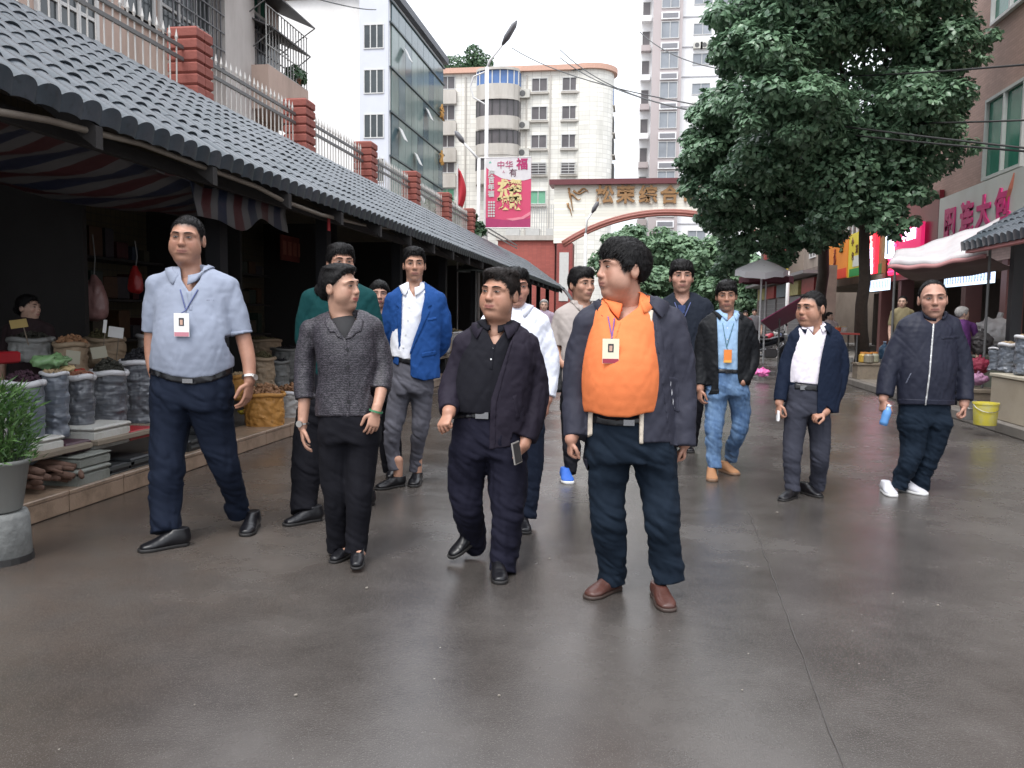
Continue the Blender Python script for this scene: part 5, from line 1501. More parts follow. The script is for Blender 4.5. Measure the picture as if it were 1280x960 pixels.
fl = thing('flag', 'furled red flag on a thin pole above the green bushes', 'flag', on_y(572, 400, 27) * A3(1, 1, 0)); fc_ = A3(*fl.location); P1 = on_y(572, 205, 27) - fc_
mb = MB(); mb.tube([(0, 0, 0), P1], .025, n=6); mb.build('pole', LP, fl); G = [[A3(P1[0] + .28 * t * (.4 + .6 * math.sin(s * 3)), .08 * math.sin(t * 6 + s * 2), P1[2] - .1 - s * 1.2 - .15 * t) for t in np.linspace(0, 1, 9)] for s in np.linspace(0, 1, 12)]
uv_sheet('cloth', G, mat('flag_red', (.45, .02, .035), rough=.7), fl, .006)
# ---------------------------------------------------------------- trees
def tree(name, label, base, trunk_pts, tr, blobs, n, size, m, seed, limbs=()):
 t = thing(name, label, 'tree', base); b = np.array(base, float)
 P = [np.array(q, float) - b for q in trunk_pts]; R, (rr,) = resample(P, tr, k=3); R = R + np.array([[.03 * math.sin(i * 1.9), .03 * math.cos(i * 2.3), 0] for i in range(len(R))]); mb = MB(); mb.tube(list(R), list(rr), n=12); trk = mb.build('trunk', BARK, t, smooth=True)
 for i, (c, r) in enumerate(blobs[:12]):
  a = P[-1] * .75 + P[0] * .25 if i % 2 else P[-1]; e = np.array(c) - b; mb = MB(); mid = (a + e) / 2 + A3(0, 0, -.15); mb.tube([a - A3(0, 0, .2), mid, e], [tr[-1] * .8, tr[-1] * .5, .02], n=6); mb.build('limb', BARK, t, smooth=True)
 leaf_cloud('crown', clumps(blobs, seed), n, size, m, t, seed); return t
def clumps(blobs, seed, k=9):
 rg = np.random.default_rng(seed); out = []
 for (c, r) in blobs:
  out.append((c, tuple(np.array(r) * .78)))
  for i in range(k):
   d = rg.normal(size=3); d[2] *= .8; d = unit(d); q = rg.uniform(.24, .46); out.append((tuple(np.array(c) + d * np.array(r) * .82), (r[0] * q, r[1] * q, r[2] * q * .7)))
 return out
def blobs_px(spec):   # (px, py, r_px, depth)
 out = []
 for (px, py, r, d) in spec:
  c = at(px, py, d); rm = r * d / FPX; out.append((tuple(c), (rm, rm * 1.0, rm * .82)))
 return out
b1 = ground(1076, 462, .13)
tree('street_tree', 'big dark leafy tree on right pavement, nearest and tallest', b1, [b1, at(1078, 380, 19.5), at(1082, 290, 19.3), at(1086, 215, 19.2)], [.19, .135, .12, .10],
     blobs_px([(1080, 60, 95, 19), (1160, 80, 62, 18.4), (1010, 40, 85, 18), (930, 15, 60, 17.5), (1120, -20, 100, 19), (1030, -60, 110, 18.5), (1010, 140, 85, 17.2), (1090, 160, 85, 18), (1160, 190, 55, 18.6), (950, 120, 55, 16.8), (1050, 220, 70, 18), (1140, 150, 70, 17.6), (1175, 10, 55, 18.5), (920, 60, 40, 17), (1185, 120, 38, 18.6), (1110, 240, 45, 18), (1145, 218, 34, 18.2), (1000, -20, 90, 17), (1060, 10, 80, 17.5), (1000, 195, 58, 18.2), (1050, 262, 34, 18), (1108, 272, 36, 18), (970, 70, 66, 17), (950, 195, 50, 18.2), (1200, 60, 40, 18.6), (1025, 285, 26, 19)]), 80000, .142, LEAFD, 11)
b2 = ground(1024, 446, .13)
tree('street_tree', 'second leafy street tree, its crown spreading lowest over the road', b2, [b2, at(1026, 370, 25), at(1030, 290, 24.6), at(1020, 220, 24)], [.22, .17, .15, .12],
     blobs_px([(900, 190, 52, 21), (960, 170, 60, 21), (890, 240, 40, 21), (945, 240, 55, 21.5), (1005, 230, 60, 22), (905, 275, 34, 22), (955, 290, 38, 22), (1010, 285, 42, 22.5), (1040, 250, 45, 23), (870, 175, 28, 21), (900, 135, 42, 20.5), (920, 310, 28, 22.5), (980, 315, 24, 22.5), (870, 215, 24, 21.5), (1060, 200, 45, 23), (905, 335, 18, 23)]), 40000, .155, LEAFD, 12)
for i, (px, py, r, d, lab) in enumerate(((925, 350, 44, 52, 'green tree behind the right arch pier, nearest the shops'), (962, 352, 40, 50, 'dark green tree beyond the white parasol'), (785, 318, 44, 62, 'soft green tree seen under the arch, left of its opening'), (835, 322, 48, 60, 'soft green tree under the middle of the arch'), (890, 335, 50, 56, 'green tree under the arch, right beside the dark street trees'), (815, 365, 40, 54, 'low green tree under the arch above the heads of the crowd'))):
 c = at(px, py, d); b = A3(c[0], c[1], 0); tree('park_tree', lab, b, [b, b + A3(.2, 0, 2), c], [.25, .2, .12], blobs_px([(px, py, r, d), (px - 22, py + 14, r * .6, d), (px + 22, py + 10, r * .6, d), (px, py - 18, r * .55, d), (px + 5, py + 30, r * .7, d - 2), (px - 14, py - 8, r * .5, d - 1.5), (px + 18, py - 10, r * .5, d - 1.5), (px, py + 60, r * .8, d)]), 8000, .36, LEAFP, 30 + i)
for i, (px, py, r, d, lab) in enumerate(((553, 262, 17, 26.5, 'green bush behind the hall roof, left of the flag'), (585, 282, 17, 27.5, 'green bush behind the hall roof, below the lamp posts'))):
 c = at(px, py, d); b = A3(c[0], c[1], 0); tree('bush', lab, b, [b, c], [.06, .04], blobs_px([(px, py, r, d), (px - 10, py - 8, r * .6, d), (px + 10, py + 8, r * .7, d), (px + 3, py - 12, r * .5, d)]), 1700, .17, LEAFM, 50 + i)
# ---------------------------------------------------------------- right hand building and shops
rb = thing('brick_shop_building', 'pinkish brown brick building with green window above the bun shop', 'building', (0, 0, 0)); XB = 8.0; frB = facade_frame('x-', XB)
BRW = grid_tile_mat('pink_brown_brick', (.34, .215, .175), (.24, .15, .125), .24, .065, rough=.7, dirt=.35, bias=.5)
mb = MB(); mb.box((XB, 5, 2.75), (20, 29.5, 16)); mb.build('wall', BRW, rb)
def yzB(px, py, X=XB): q = on_x(px, py, X); return q[1], q[2]
y1, _ = yzB(1233, 200); y0, _ = yzB(1281, 200); zb = yzB(1233, 229)[1]; ztp = yzB(1237, 126)[1]
window(rb, frB, y0, y1, zb + .05, ztp, n=2, glass=GLASSG, frame=mat('frame_palegrey', (.4, .42, .4)), mid=None, depth=.10)
window(rb, frB, 11, 13.6, zb, ztp, n=3, glass=GLASSG, depth=.10); window(rb, frB, y0, y1, zb + 3.6, ztp + 3.4, n=2, glass=GLASSG, depth=.10)
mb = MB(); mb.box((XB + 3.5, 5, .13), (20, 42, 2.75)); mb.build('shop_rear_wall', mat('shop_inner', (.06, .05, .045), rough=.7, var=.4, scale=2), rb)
rb2 = thing('far_shop_building', 'dull beige building with small shops beyond the second street tree', 'building', (0, 0, 0)); mb = MB(); mb.box((XB + .15, 29.6, 2.75), (20, 44, 7.5)); mb.build('wall', mat('dull_beige_render', (.30, .25, .21), rough=.85, var=.1, dirt=(.14, .11, .09), dirt_amt=.6, dscale=1, stretch=(1, 1, .3)), rb2)
mb = MB(); mb.box((6.9, 47.1, .13), (26, 47.4, 7.4)); mb.build('end_wall', MATS['dull_beige_render'], rb2)
sb = thing('stall_building', 'low dull brown stall building with grey shutters behind the steel pole', 'stall building', (0, 0, 0)); mb = MB(); mb.box((6.35, 31, .13), (6.9, 47, 3.3)); mb.build('wall', mat('stall_brown', (.16, .12, .10), rough=.8, var=.3, scale=2, dirt=(.07, .06, .05), dirt_amt=.6), sb); mb = MB(); mb.box((5.7, 30.8, 3.0), (6.36, 47, 3.12)); mb.build('eave', mat('eave_grey', (.16, .15, .15), rough=.7), sb)
for i in range(5):
 y = 31.4 + i * 3.0; mb = MB(); mb.box((6.29, y, .2), (6.345, y + 2.5, 2.3)); sh_ = mb.build('shutter', mat('shutter_grey', (.13, .12, .125), rough=.5), sb)
 mb = MB(); [mb.box((6.275, y, .3 + k * .22), (6.288, y + 2.5, .33 + k * .22)) for k in range(9)]; mb.build('shutter_rib', mat('shutter_rib', (.20, .19, .19), rough=.5), sh_)
 mb = MB(); mb.box((6.22, y + .1, 2.35), (6.34, y + 2.4, 2.9)); mb.build('name_board', mat('board%d' % (i % 3), [(.25, .03, .03), (.30, .26, .10), (.10, .12, .14)][i % 3], rough=.5, var=.5, scale=6), sb)
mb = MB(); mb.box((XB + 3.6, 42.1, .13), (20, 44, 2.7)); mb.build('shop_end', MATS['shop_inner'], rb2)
frC = facade_frame('x-', XB + .15)
for y in (31, 33.5, 36, 38.5, 41):  window(rb2, frC, y, y + 1.4, 4.3, 5.8, n=2)
for y in (8.3, 12.2, 16.1, 19.9, 22.2, 24.8, 27.4, 29.5):
 mb = MB(); mb.box((XB + .02, y, .13), (XB + .4, y + .3, 2.75)); mb.build('shop_pier', mat('pier_maroon', (.12, .05, .045), rough=.6), rb)
def sign(name, label, pxa, pxb, top, bot, X, m, edge=None, cat='sign', t=.12, refpx=None):
 ya = on_x(pxa, 300, X)[1]; yb = on_x(pxb, 300, X)[1]; rp_ = refpx or (pxa + pxb) / 2; z1 = on_x(rp_, top, X)[2]; z0 = on_x(rp_, bot, X)[2]
 s = thing(name, label, cat, (X, (ya + yb) / 2, z0)); mb = MB(); mb.box((0, yb - (ya + yb) / 2, 0), (t, ya - (ya + yb) / 2, z1 - z0)); mb.build('panel', m, s)
 return s, z1 - z0, ya - yb
def stxt(s, txt, px, py, size, m, X, off=.02, ext=.01, bold=0, xs=1.0, name='character'):
 q = on_x(px, py, X); l = q - A3(*s.location); return text_mesh(name, txt, size, m, s, frame_matrix((-off, l[1], l[2]), (0, -1, 0), (0, 0, 1)), ext=ext, bold=bold, xs=xs)
s1, hh, ww = sign('shop_sign', 'long white sign with magenta characters over the bun shop', 1172, 1420, 250, 320, 7.82, mat('sign_white', (.52, .54, .51), rough=.35, var=.05, dirt=(.4, .4, .36), dirt_amt=.5), refpx=1172)
MAG = mat('magenta_letter', (.55, .02, .17), rough=.4)
for ch, px, py in (('阳', 1188, 277), ('连', 1209, 271), ('大', 1230, 264), ('包', 1254, 256)): stxt(s1, ch, px, py + 4, .78, MAG, 7.82, ext=.015, bold=.035, xs=1.0)
mb = MB(); q = on_x(1263, 235, 7.80) - A3(*s1.location); mb.tube([q + A3(0, .12, -.25), q + A3(0, -.02, .0), q + A3(0, -.14, .3)], [.04, .05, .01], n=6); mb.build('swash', mat('orange_swash', (.45, .15, .10)), s1)
s2, _, _ = sign('shop_sign', 'dark maroon shop fascia left of the white bun shop sign', 1109, 1171.5, 252, 348, 7.86, mat('maroon_panel', (.14, .012, .022), rough=.3, var=.15), refpx=1140)
s3, _, _ = sign('neon_sign', 'pink glowing neon sign on the maroon fascia', 1116, 1151, 283, 318, 7.72, mat('neon_dark_pink', (.25, .01, .06), emit=(.9, .02, .16), estr=.32), cat='neon sign', t=.1)
NW = mat('neon_white', (.6, .5, .7), emit=(1, .75, 1), estr=1.6); NR = mat('neon_red', (.6, .02, .08), emit=(1, .03, .12), estr=1.6)
stxt(s3, '早·点·面', 1137, 294, .34, NW, 7.72, bold=.015); stxt(s3, '面', 1119, 300, .55, NR, 7.72, bold=.02)
s3b, _, _ = sign('neon_sign', 'red neon strip below the pink neon sign', 1112, 1124, 322, 343, 7.74, mat('neon_red_strip', (.4, .01, .05), emit=(1, .02, .10), estr=.9), cat='neon sign', t=.08)
mb = MB()
for k in range(4): mb.box((-.02, -.5, .08 + k * .13), (-.003, .5, .13 + k * .13))
mb.build('neon_tube', NR, s3b)
s4, _, _ = sign('light_box', 'white glowing light box beside the neon sign', 1107, 1113.5, 288, 322, 7.6, mat('lightbox_white', (.7, .75, .8), emit=(.8, .9, 1), estr=1.1), cat='light box', t=.15)
mb = MB(); mb.box((-.012, -.10, .1), (-.002, .10, .7)); mb.build('blue_figure', mat('lb_blue', (.3, .4, .55)), s4)
s5, h5, _ = sign('neon_sign', 'narrow vertical red neon sign beside the tree trunk', 1085, 1094.5, 291, 342, 7.5, mat('neon_v', (.35, .01, .03), emit=(.9, .02, .04), estr=.7), cat='neon sign')
for i, ch in enumerate('早点面食馆'): stxt(s5, ch, 1089.5, 297 + i * 10, .26 if i < 2 else .34, NW if i > 1 else mat('neon_pinkish', (.8, .4, .4), emit=(1, .45, .4), estr=1.4), 7.5, bold=.012)
s6, _, _ = sign('menu_board', 'brown and green menu board right of the vertical neon sign', 1095.5, 1104, 291, 342, 7.62, mat('menu_brown', (.20, .13, .05), rough=.5, var=.3), cat='menu board')
mb = MB(); mb.box((-.01, -.35, .0), (-.002, .35, .32)); mb.build('green_band', mat('menu_green', (.02, .16, .04)), s6)
s7, _, _ = sign('shop_sign', 'yellow green sign between orange sign and tree trunk', 1061.5, 1083, 290, 345, 7.7, mat('sign_yellow', (.62, .50, .04), rough=.4))
for i, ch in enumerate('小笼包'): stxt(s7, ch, 1066.5 + 5 * (i % 2), 303 + i * 9, .34, mat('sign_brown', (.12, .05, .02)), 7.7)
mb = MB(); mb.box((-.012, -.95, .02), (-.003, .95, .30)); mb.build('green_band', mat('band_green', (.02, .22, .05)), s7); mb = MB(); mb.box((-.014, -.4, .36), (-.003, .5, .75)); mb.build('white_patch', mat('patch_white', (.5, .5, .45)), s7)
s8, _, _ = sign('shop_sign', 'orange sign with dark characters, left of the yellow sign', 1034, 1060.5, 298, 349, 7.7, mat('sign_orange', (.75, .24, .03), rough=.4, var=.08))
for i, ch in enumerate('米粉'): stxt(s8, ch, 1044, 318 + i * 10, .42, mat('sign_darkred', (.20, .03, .01)), 7.7)
mb = MB(); mb.box((-.012, -1.7, .01), (-.003, 1.7, .38)); mb.build('red_band', mat('band_red', (.62, .05, .02)), s8)
mb = MB()
for k in range(6): a = k * 1.05; mb.tube([A3(-.02, -.9 + .10 * math.cos(a), 1.25 + .1 * math.sin(a)), A3(-.02, -.9 + .26 * math.cos(a), 1.25 + .26 * math.sin(a))], [.05, .07], n=6)
mb.build('leaf_emblem', mat('emblem_dark', (.05, .07, .02)), s8)
s9, _, _ = sign('shop_sign', 'round picture sign with dark red border above the white parasol', 957, 983, 296, 322, 5.6, mat('sign_deepred', (.25, .02, .02)), refpx=970)
mb = MB(); mb.tube([(-.03, 0, .33), (-.003, 0, .33)], .36, n=24); mb.build('picture_disc', mat('disc_cream', (.48, .40, .24)), s9); mb = MB(); mb.tube([(-.045, .0, .42), (-.03, .0, .42)], .15, n=16); mb.build('picture_centre', mat('disc_red', (.42, .10, .08)), s9)
s10, _, _ = sign('shop_sign', 'plain yellow sign behind the white parasol', 972, 983, 330, 353, 5.9, mat('sign_yellow2', (.60, .48, .08)))
LED = mat('led_screen', (.3, .35, .4), emit=(.55, .68, .85), estr=1.0, var=.3); LEDT = mat('led_text', (.1, .12, .2), emit=(.10, .14, .3), estr=1.0)
for (a, b, t_, bt_, X, lab) in ((1183, 1243, 334, 356, 7.3, 'long bluish white light screen under the tarpaulin'), (1090, 1113, 349, 363, 7.3, 'small white light screen beside the tree trunk')):
 s, hh, ww = sign('light_screen', lab, a, b, t_, bt_, X, LED, cat='light screen', t=.06)
 n = int(ww / .16)
 for i in range(n):
  mb = MB(); y = -ww / 2 + (i + .5) * ww / n
  for k in range(5): mb.box((-.006, y - .025 - .015 * ((i * k) % 2), .06 + k * (hh - .1) / 5), (-.001, y + .03, .06 + k * (hh - .1) / 5 + .055))
  mb.build('text_column', LEDT, s)
# ---------------------------------------------------------------- clothes
NAVY = cloth('navy_trouser_cloth', (.007, .011, .023), rough=.85); BLACKC = cloth('black_trouser_cloth', (.006, .006, .009), rough=.85)
LEATHER = mat('black_leather', (.006, .006, .008), rough=.33, var=.2, scale=40, bump=.15, bscale=120, bdist=.002, spec=.4)
SOLE = mat('black_sole', (.012, .011, .011), rough=.6)
BUCKLE = mat('steel_buckle', (.30, .30, .31), rough=.25, metal=1.0)
WATCH = mat('steel_watch', (.55, .54, .52), rough=.3, metal=1.0)
WHITE_PL = mat('white_plastic', (.75, .75, .74), rough=.35)
BTN = mat('button', (.5, .48, .46), rough=.3)
def belt(p, src, poly, m=None, buckle=None, off=.006):
 b = p.patch(src, 'belt', m or LEATHER, poly, off=off)
 if buckle and b:
  c = p.surf_pt(src, *buckle[:2]) + p.front * .010 * p.u
  w, h = buckle[2] * p.m / 2, buckle[3] * p.m / 2
  mb = MB(); q = [c + p.side * x * w + UP * y * h for x, y in ((-1, -1), (1, -1), (1, 1), (-1, 1))]
  mb.prism(q, p.front, .006)
  p.put('buckle', np.vstack(mb.v), mb.f, BUCKLE, b, smooth=False)
def band(p, c, ax, r, w, m, name, face=False):
 """a ring round a limb: wristwatch, bangle"""
 ax = unit(ax); s = unit(np.cross(ax, A3(.3, .9, .2))); t = np.cross(ax, s); mb = MB(); n = 18
 V = []; F = []
 for i in range(n):
  a = 2 * math.pi * i / n; d = s * math.cos(a) + t * math.sin(a)
  for (rr, z) in ((r, -w), (r + .004, -w), (r + .004, w), (r, w)): V.append(c + d * rr + ax * z)
 for i in range(n):
  for j in range(4): F.append((i * 4 + j, i * 4 + (j + 1) % 4, ((i + 1) % n) * 4 + (j + 1) % 4, ((i + 1) % n) * 4 + j))
 mb.add(V, F)
 if face is not False:
  d = face; cc = c + d * (r + .003)
  e = unit(np.cross(ax, d)); q = [cc + e * .019 * math.cos(k * math.pi / 5) + ax * .019 * math.sin(k * math.pi / 5) for k in range(10)]
  mb.prism(q, d, .008)
 return p.put(name, np.vstack(mb.v), mb.f, m, smooth=False)
def buttons(p, src, pts, r=.0055, m=None):
 for (x, y) in pts:
  c = p.surf_pt(src, x, y) + p.front * .002; mb = MB()
  q = [c + p.side * r * p.u * math.cos(k * math.pi / 4) + UP * r * p.u * math.sin(k * math.pi / 4) for k in range(8)]
  mb.prism(q, p.front, .004); p.put('button', np.vstack(mb.v), mb.f, m or BTN, smooth=False)
def sleeve_end(p, pt, prev, r=.13):
 a = p.P(*pt); b = p.P(*prev); return (a, a - b, r * p.u)
def vneck(p, poly): return poly
PALM_IN_R = dict(n=(-1, .25, 0), t=(0, -1, 0)); PALM_IN_L = dict(n=(1, .25, 0), t=(0, -1, 0))
BLUERIB = mat('blue_ribbon', (.07, .09, .22)); PINKBAND = mat('badge_band', (.5, .2, .25))
# ================================================================ 1: grey-blue polo shirt, far left of the front row
def man_polo():
 p = Person('man in pale grey blue polo shirt with white pass, walking beside the dried goods',
               {'l': ((170, 691), -52, 0, 0), 'r': ((305, 672), 4, 0, 0)}, 408, seed=1, yaw=-6, skin=(.40, .235, .17))
 tor = [(240, 480, 50, .125, 0), (240, 452, 53, .142, -.02), (241, 425, 50, .145, -.03), (241, 395, 49, .130, -.01), (241, 372, 48, .115, 0), (240, 356, 36, .090, .01), (239, 350, 18, .065, .02)]
 armL = [(198, 357, 13.5, .02), (192, 385, 13.5, .03), (190, 420, 12.5, .05)]
 armR = [(284, 360, 14, .02), (294, 388, 14.5, .02), (303, 421, 13.5, .03)]
 hips = [(240, 462, 51, .125), (240, 485, 53, .13), (241, 510, 46, .12)]
 p.legs(NAVY, hips, [(217, 500, 28), (211, 545, 23), (208, 592, 20.5, -.03), (206, 630, 19), (207, 666, 18)],
           [(262, 500, 28), (270, 545, 23), (282, 585, 18.5, -.04), (293, 615, 15.5), (299, 645, 14)], amp=.0055)
 p.rootc = p.P(240, 430, 0)
 polo = cloth('grey_blue_polo', (.25, .28, .355), bscale=500, amp_bump=.3, rough=.85)
 ends = [sleeve_end(p, (190, 415, .05), (192, 385, .03)), sleeve_end(p, (303, 417, .03), (296, 388, .02))]
 p.garment('polo_shirt', polo, tor, [armL, armR], [(196, 355, 12, .058, .02), (222, 346, 10, .055, .02), (239, 347, 10, .05, .02), (256, 346, 10, .055, .02), (285, 357, 12, .058, .02)],
              amp=.0030, ends=ends, hem=[(100, 460), (188, 461), (215, 470), (240, 473), (265, 470), (300, 455), (400, 450)],
              cutpoly=[(225, 330), (255, 330), (250, 350), (237, 366), (227, 350)])
 p.patch('polo_shirt', 'placket', polo, [(233, 364), (240, 364), (241, 388), (236, 388)], off=.003)
 p.patch('polo_shirt', 'chest_logo', mat('logo_thread', (.12, .12, .16)), [(256, 374.5), (268, 374.5), (268, 376.5), (256, 376.5)], off=.002)
 for q in ([(288, 415), (325, 411), (326, 417), (289, 421)],):
  p.patch('polo_shirt', 'sleeve_band', polo, q, off=.0035, front=False)
 belt(p, 'trousers', [(186, 457), (214, 467), (240, 471), (266, 467), (302, 452), (302, 462), (266, 477), (240, 481), (214, 477), (186, 467)], buckle=(236, 476, 13, 5), off=.008)
 p.head(234, 270, 327, yaw=-16, pitch=3, tilt=2, neck=(240, 352, .03), w=1.0, jaw=1.02, fat=.25, age=1.0, hair='crop', ht=.006, temple=.1, hn=.0018, hl=-.002, brow=.9, fade=.018, slen=.3)
 p.arm([(192, 388, 8.5, .03), (190, 425, 9.5, .05), (191, 455, 8, .03), (198, 478, 7.5, .0)], None)
 p.arm([(295, 388, 8.5, .02), (305, 425, 9.5, .03), (311, 452, 8.5, .01), (312, 476, 6.8, -.02)], dict(d=(-.10, -.15, -1), curl=.35, thumb=.3, **PALM_IN_R))
 band(p, p.P(312, 471, -.02), p.P(312, 476, -.02) - p.P(311, 452, .01), .036 * p.u, .007, WATCH, 'wristwatch', face=unit(CAMRT - CAMFW * .6))
 p.collar(p.P(239, 349, .02), .060, polo, src='polo_shirt', drop=.035, opn=.006, pt=.028, gap=20, fold=.034, stand=.028, lean=.012)
 p.badge('polo_shirt', 231, 406, 19, 28, WHITE_PL, PINKBAND, (233, 388), (226, 362), (248, 362), BLUERIB, photo='dark')
 p.put_shoes('dress', LEATHER, SOLE)
 p.core(tor, p.legj); p.finish()
# ================================================================ 2: woman in patterned jacket
def woman_front():
 p = Person('woman in black patterned jacket with short sleeves, looking to her left, second in front row',
               {'l': ((412, 705), -28, 0, 4), 'r': ((444, 713), 4, .02, 10)}, 384, seed=2, yaw=4, skin=(.47, .30, .225))
 m = weave_mat()
 tor = [(435, 530, 41, .125, 0), (435, 500, 40.5, .125, 0), (435, 470, 37, .120, -.01), (434, 445, 38, .125, -.015), (432, 420, 39, .12, -.01), (430, 408, 34, .09, 0), (429, 399, 18, .065, .01)]
 armL = [(388, 415, 13, .02), (382, 445, 13.5, .03), (380, 475, 13, .02), (381, 503, 12.5, .0)]
 armR = [(466, 413, 13, .02), (476, 440, 13, .03), (479, 465, 12.5, .02), (476, 491, 12, -.03)]
 hips = [(437, 505, 37, .11), (437, 530, 39, .125), (437, 552, 37, .115)]
 p.legs(BLACKC, hips, [(421, 545, 21), (418, 585, 19.5), (421, 625, 17, -.02), (423, 660, 15.5), (422, 688, 14.5)],
           [(454, 545, 21), (451, 585, 19.5), (449, 625, 17, -.02), (447, 660, 15), (445, 691, 14)], amp=.0035)
 p.rootc = p.P(435, 460, 0)
 ends = [sleeve_end(p, (381, 499, .0), (380, 475, .02), .075), sleeve_end(p, (478, 487, -.03), (480, 465, .02), .07)]
 p.garment('jacket', m, tor, [armL, armR], [(388, 411, 12, .055, .02), (412, 402, 11, .055, .01), (429, 399, 10, .05, .01), (446, 401, 11, .055, .01), (466, 409, 12, .055, .02)],
              amp=.0030, ends=ends, hem=[(300, 520), (500, 521)], cutpoly=[(410, 385), (448, 385), (445, 400), (431, 424), (414, 400)])
 p.patch('jacket', 'front_edge', m, [(429, 424), (434, 424), (437, 470), (437, 522), (433, 522), (433, 470)], off=.003)
 p.patch('jacket', 'lapel', m, [(409, 396), (416, 400), (430, 425), (421, 421), (419, 416), (412, 416), (405, 403)], off=.007)
 p.patch('jacket', 'lapel', m, [(449, 395), (443, 402), (431, 425), (441, 422), (445, 417), (452, 414), (455, 401)], off=.007)
 p.garment('top', mat('black_top', (.012, .012, .014), rough=.8), [(431, 455, 24, .10, .0), (431, 428, 26, .105, .0), (430, 412, 22, .085, .01)], amp=0, hem=None)
 buttons(p, 'jacket', [(434, 437), (435, 458), (436, 480), (436, 502)], r=.010, m=mat('black_button', (.01, .01, .012), rough=.25))
 p.head(425, 329, 386, yaw=56, pitch=0, tilt=-4, neck=(429, 404, .02), w=.97, jaw=.95, fat=.25, age=.35, hair='woman', ht=.011, bun=True, hv=.004, hn=.002, strands=1200, slen=.45, temple=.3, lip=(.36, .09, .085), brow=.7, hairm=None)
 p.arm([(381, 480, 8, .02), (380, 505, 7.4, .0), (378, 533, 5.6, -.02)], dict(d=(.08, -.1, -1), curl=.3, thumb=.3, n=(1, .3, 0), t=(0, -1, 0), s=.92))
 p.arm([(478, 466, 8, .02), (476, 490, 7.2, -.04), (470, 514, 5.6, -.10)], dict(d=(-.18, -.25, -1), curl=.4, thumb=.3, n=(-.5, .9, 0), t=(-1, -.3, 0), s=.92))
 band(p, p.P(378.5, 529, -.02), A3(0, 0, 1), .030 * p.u, .004, WATCH, 'wristwatch', face=unit(CAMFW * -1 - CAMRT * .3))
 band(p, p.P(470, 514, -.10), unit(A3(.25, .1, 1)), .034 * p.u, .005, mat('jade', (.05, .19, .09), rough=.2), 'jade_bangle')
 p.put_shoes('flat', LEATHER, SOLE, sock='skin')
 p.core(tor, p.legj); p.finish()
def weave_mat():
 m, nt, b = nodes_of('black_grey_jacquard'); L = nt.links.new
 tc = nt.nodes.new('ShaderNodeTexCoord'); mp = nt.nodes.new('ShaderNodeMapping'); mp.inputs['Scale'].default_value = (1, 1, 1)
 L(tc.outputs['Object'], mp.inputs[0])
 n0 = nt.nodes.new('ShaderNodeTexNoise'); n0.inputs['Scale'].default_value = 60
 L(mp.outputs[0], n0.inputs['Vector'])
 w = nt.nodes.new('ShaderNodeTexWave'); w.bands_direction = 'Z'; w.inputs['Scale'].default_value = 34; w.inputs['Distortion'].default_value = 5; w.inputs['Detail'].default_value = 1; w.inputs['Detail Scale'].default_value = 3.5
 w.wave_profile = 'TRI'
 L(mp.outputs[0], w.inputs['Vector'])
 v = nt.nodes.new('ShaderNodeTexVoronoi'); v.inputs['Scale'].default_value = 85
 mp2 = nt.nodes.new('ShaderNodeMapping'); mp2.inputs['Scale'].default_value = (1, 1, 2.2); L(tc.outputs['Object'], mp2.inputs[0]); L(mp2.outputs[0], v.inputs['Vector'])
 mu = nt.nodes.new('ShaderNodeMath'); mu.operation = 'MULTIPLY'; L(w.outputs['Fac'], mu.inputs[0]); L(v.outputs['Distance'], mu.inputs[1])
 mr = nt.nodes.new('ShaderNodeMapRange'); mr.inputs[1].default_value = .18; mr.inputs[2].default_value = .42; L(mu.outputs[0], mr.inputs[0])
 mx = nt.nodes.new('ShaderNodeMix'); mx.data_type = 'RGBA'; mx.inputs[6].default_value = (.006, .006, .010, 1); mx.inputs[7].default_value = (.062, .054, .068, 1)
 L(mr.outputs[0], mx.inputs[0]); L(mx.outputs[2], b.inputs['Base Color']); b.inputs['Roughness'].default_value = .55
 bp = nt.nodes.new('ShaderNodeBump'); bp.inputs['Strength'].default_value = .5; bp.inputs['Distance'].default_value = .003; L(mu.outputs[0], bp.inputs['Height']); L(bp.outputs[0], b.inputs['Normal'])
 return m
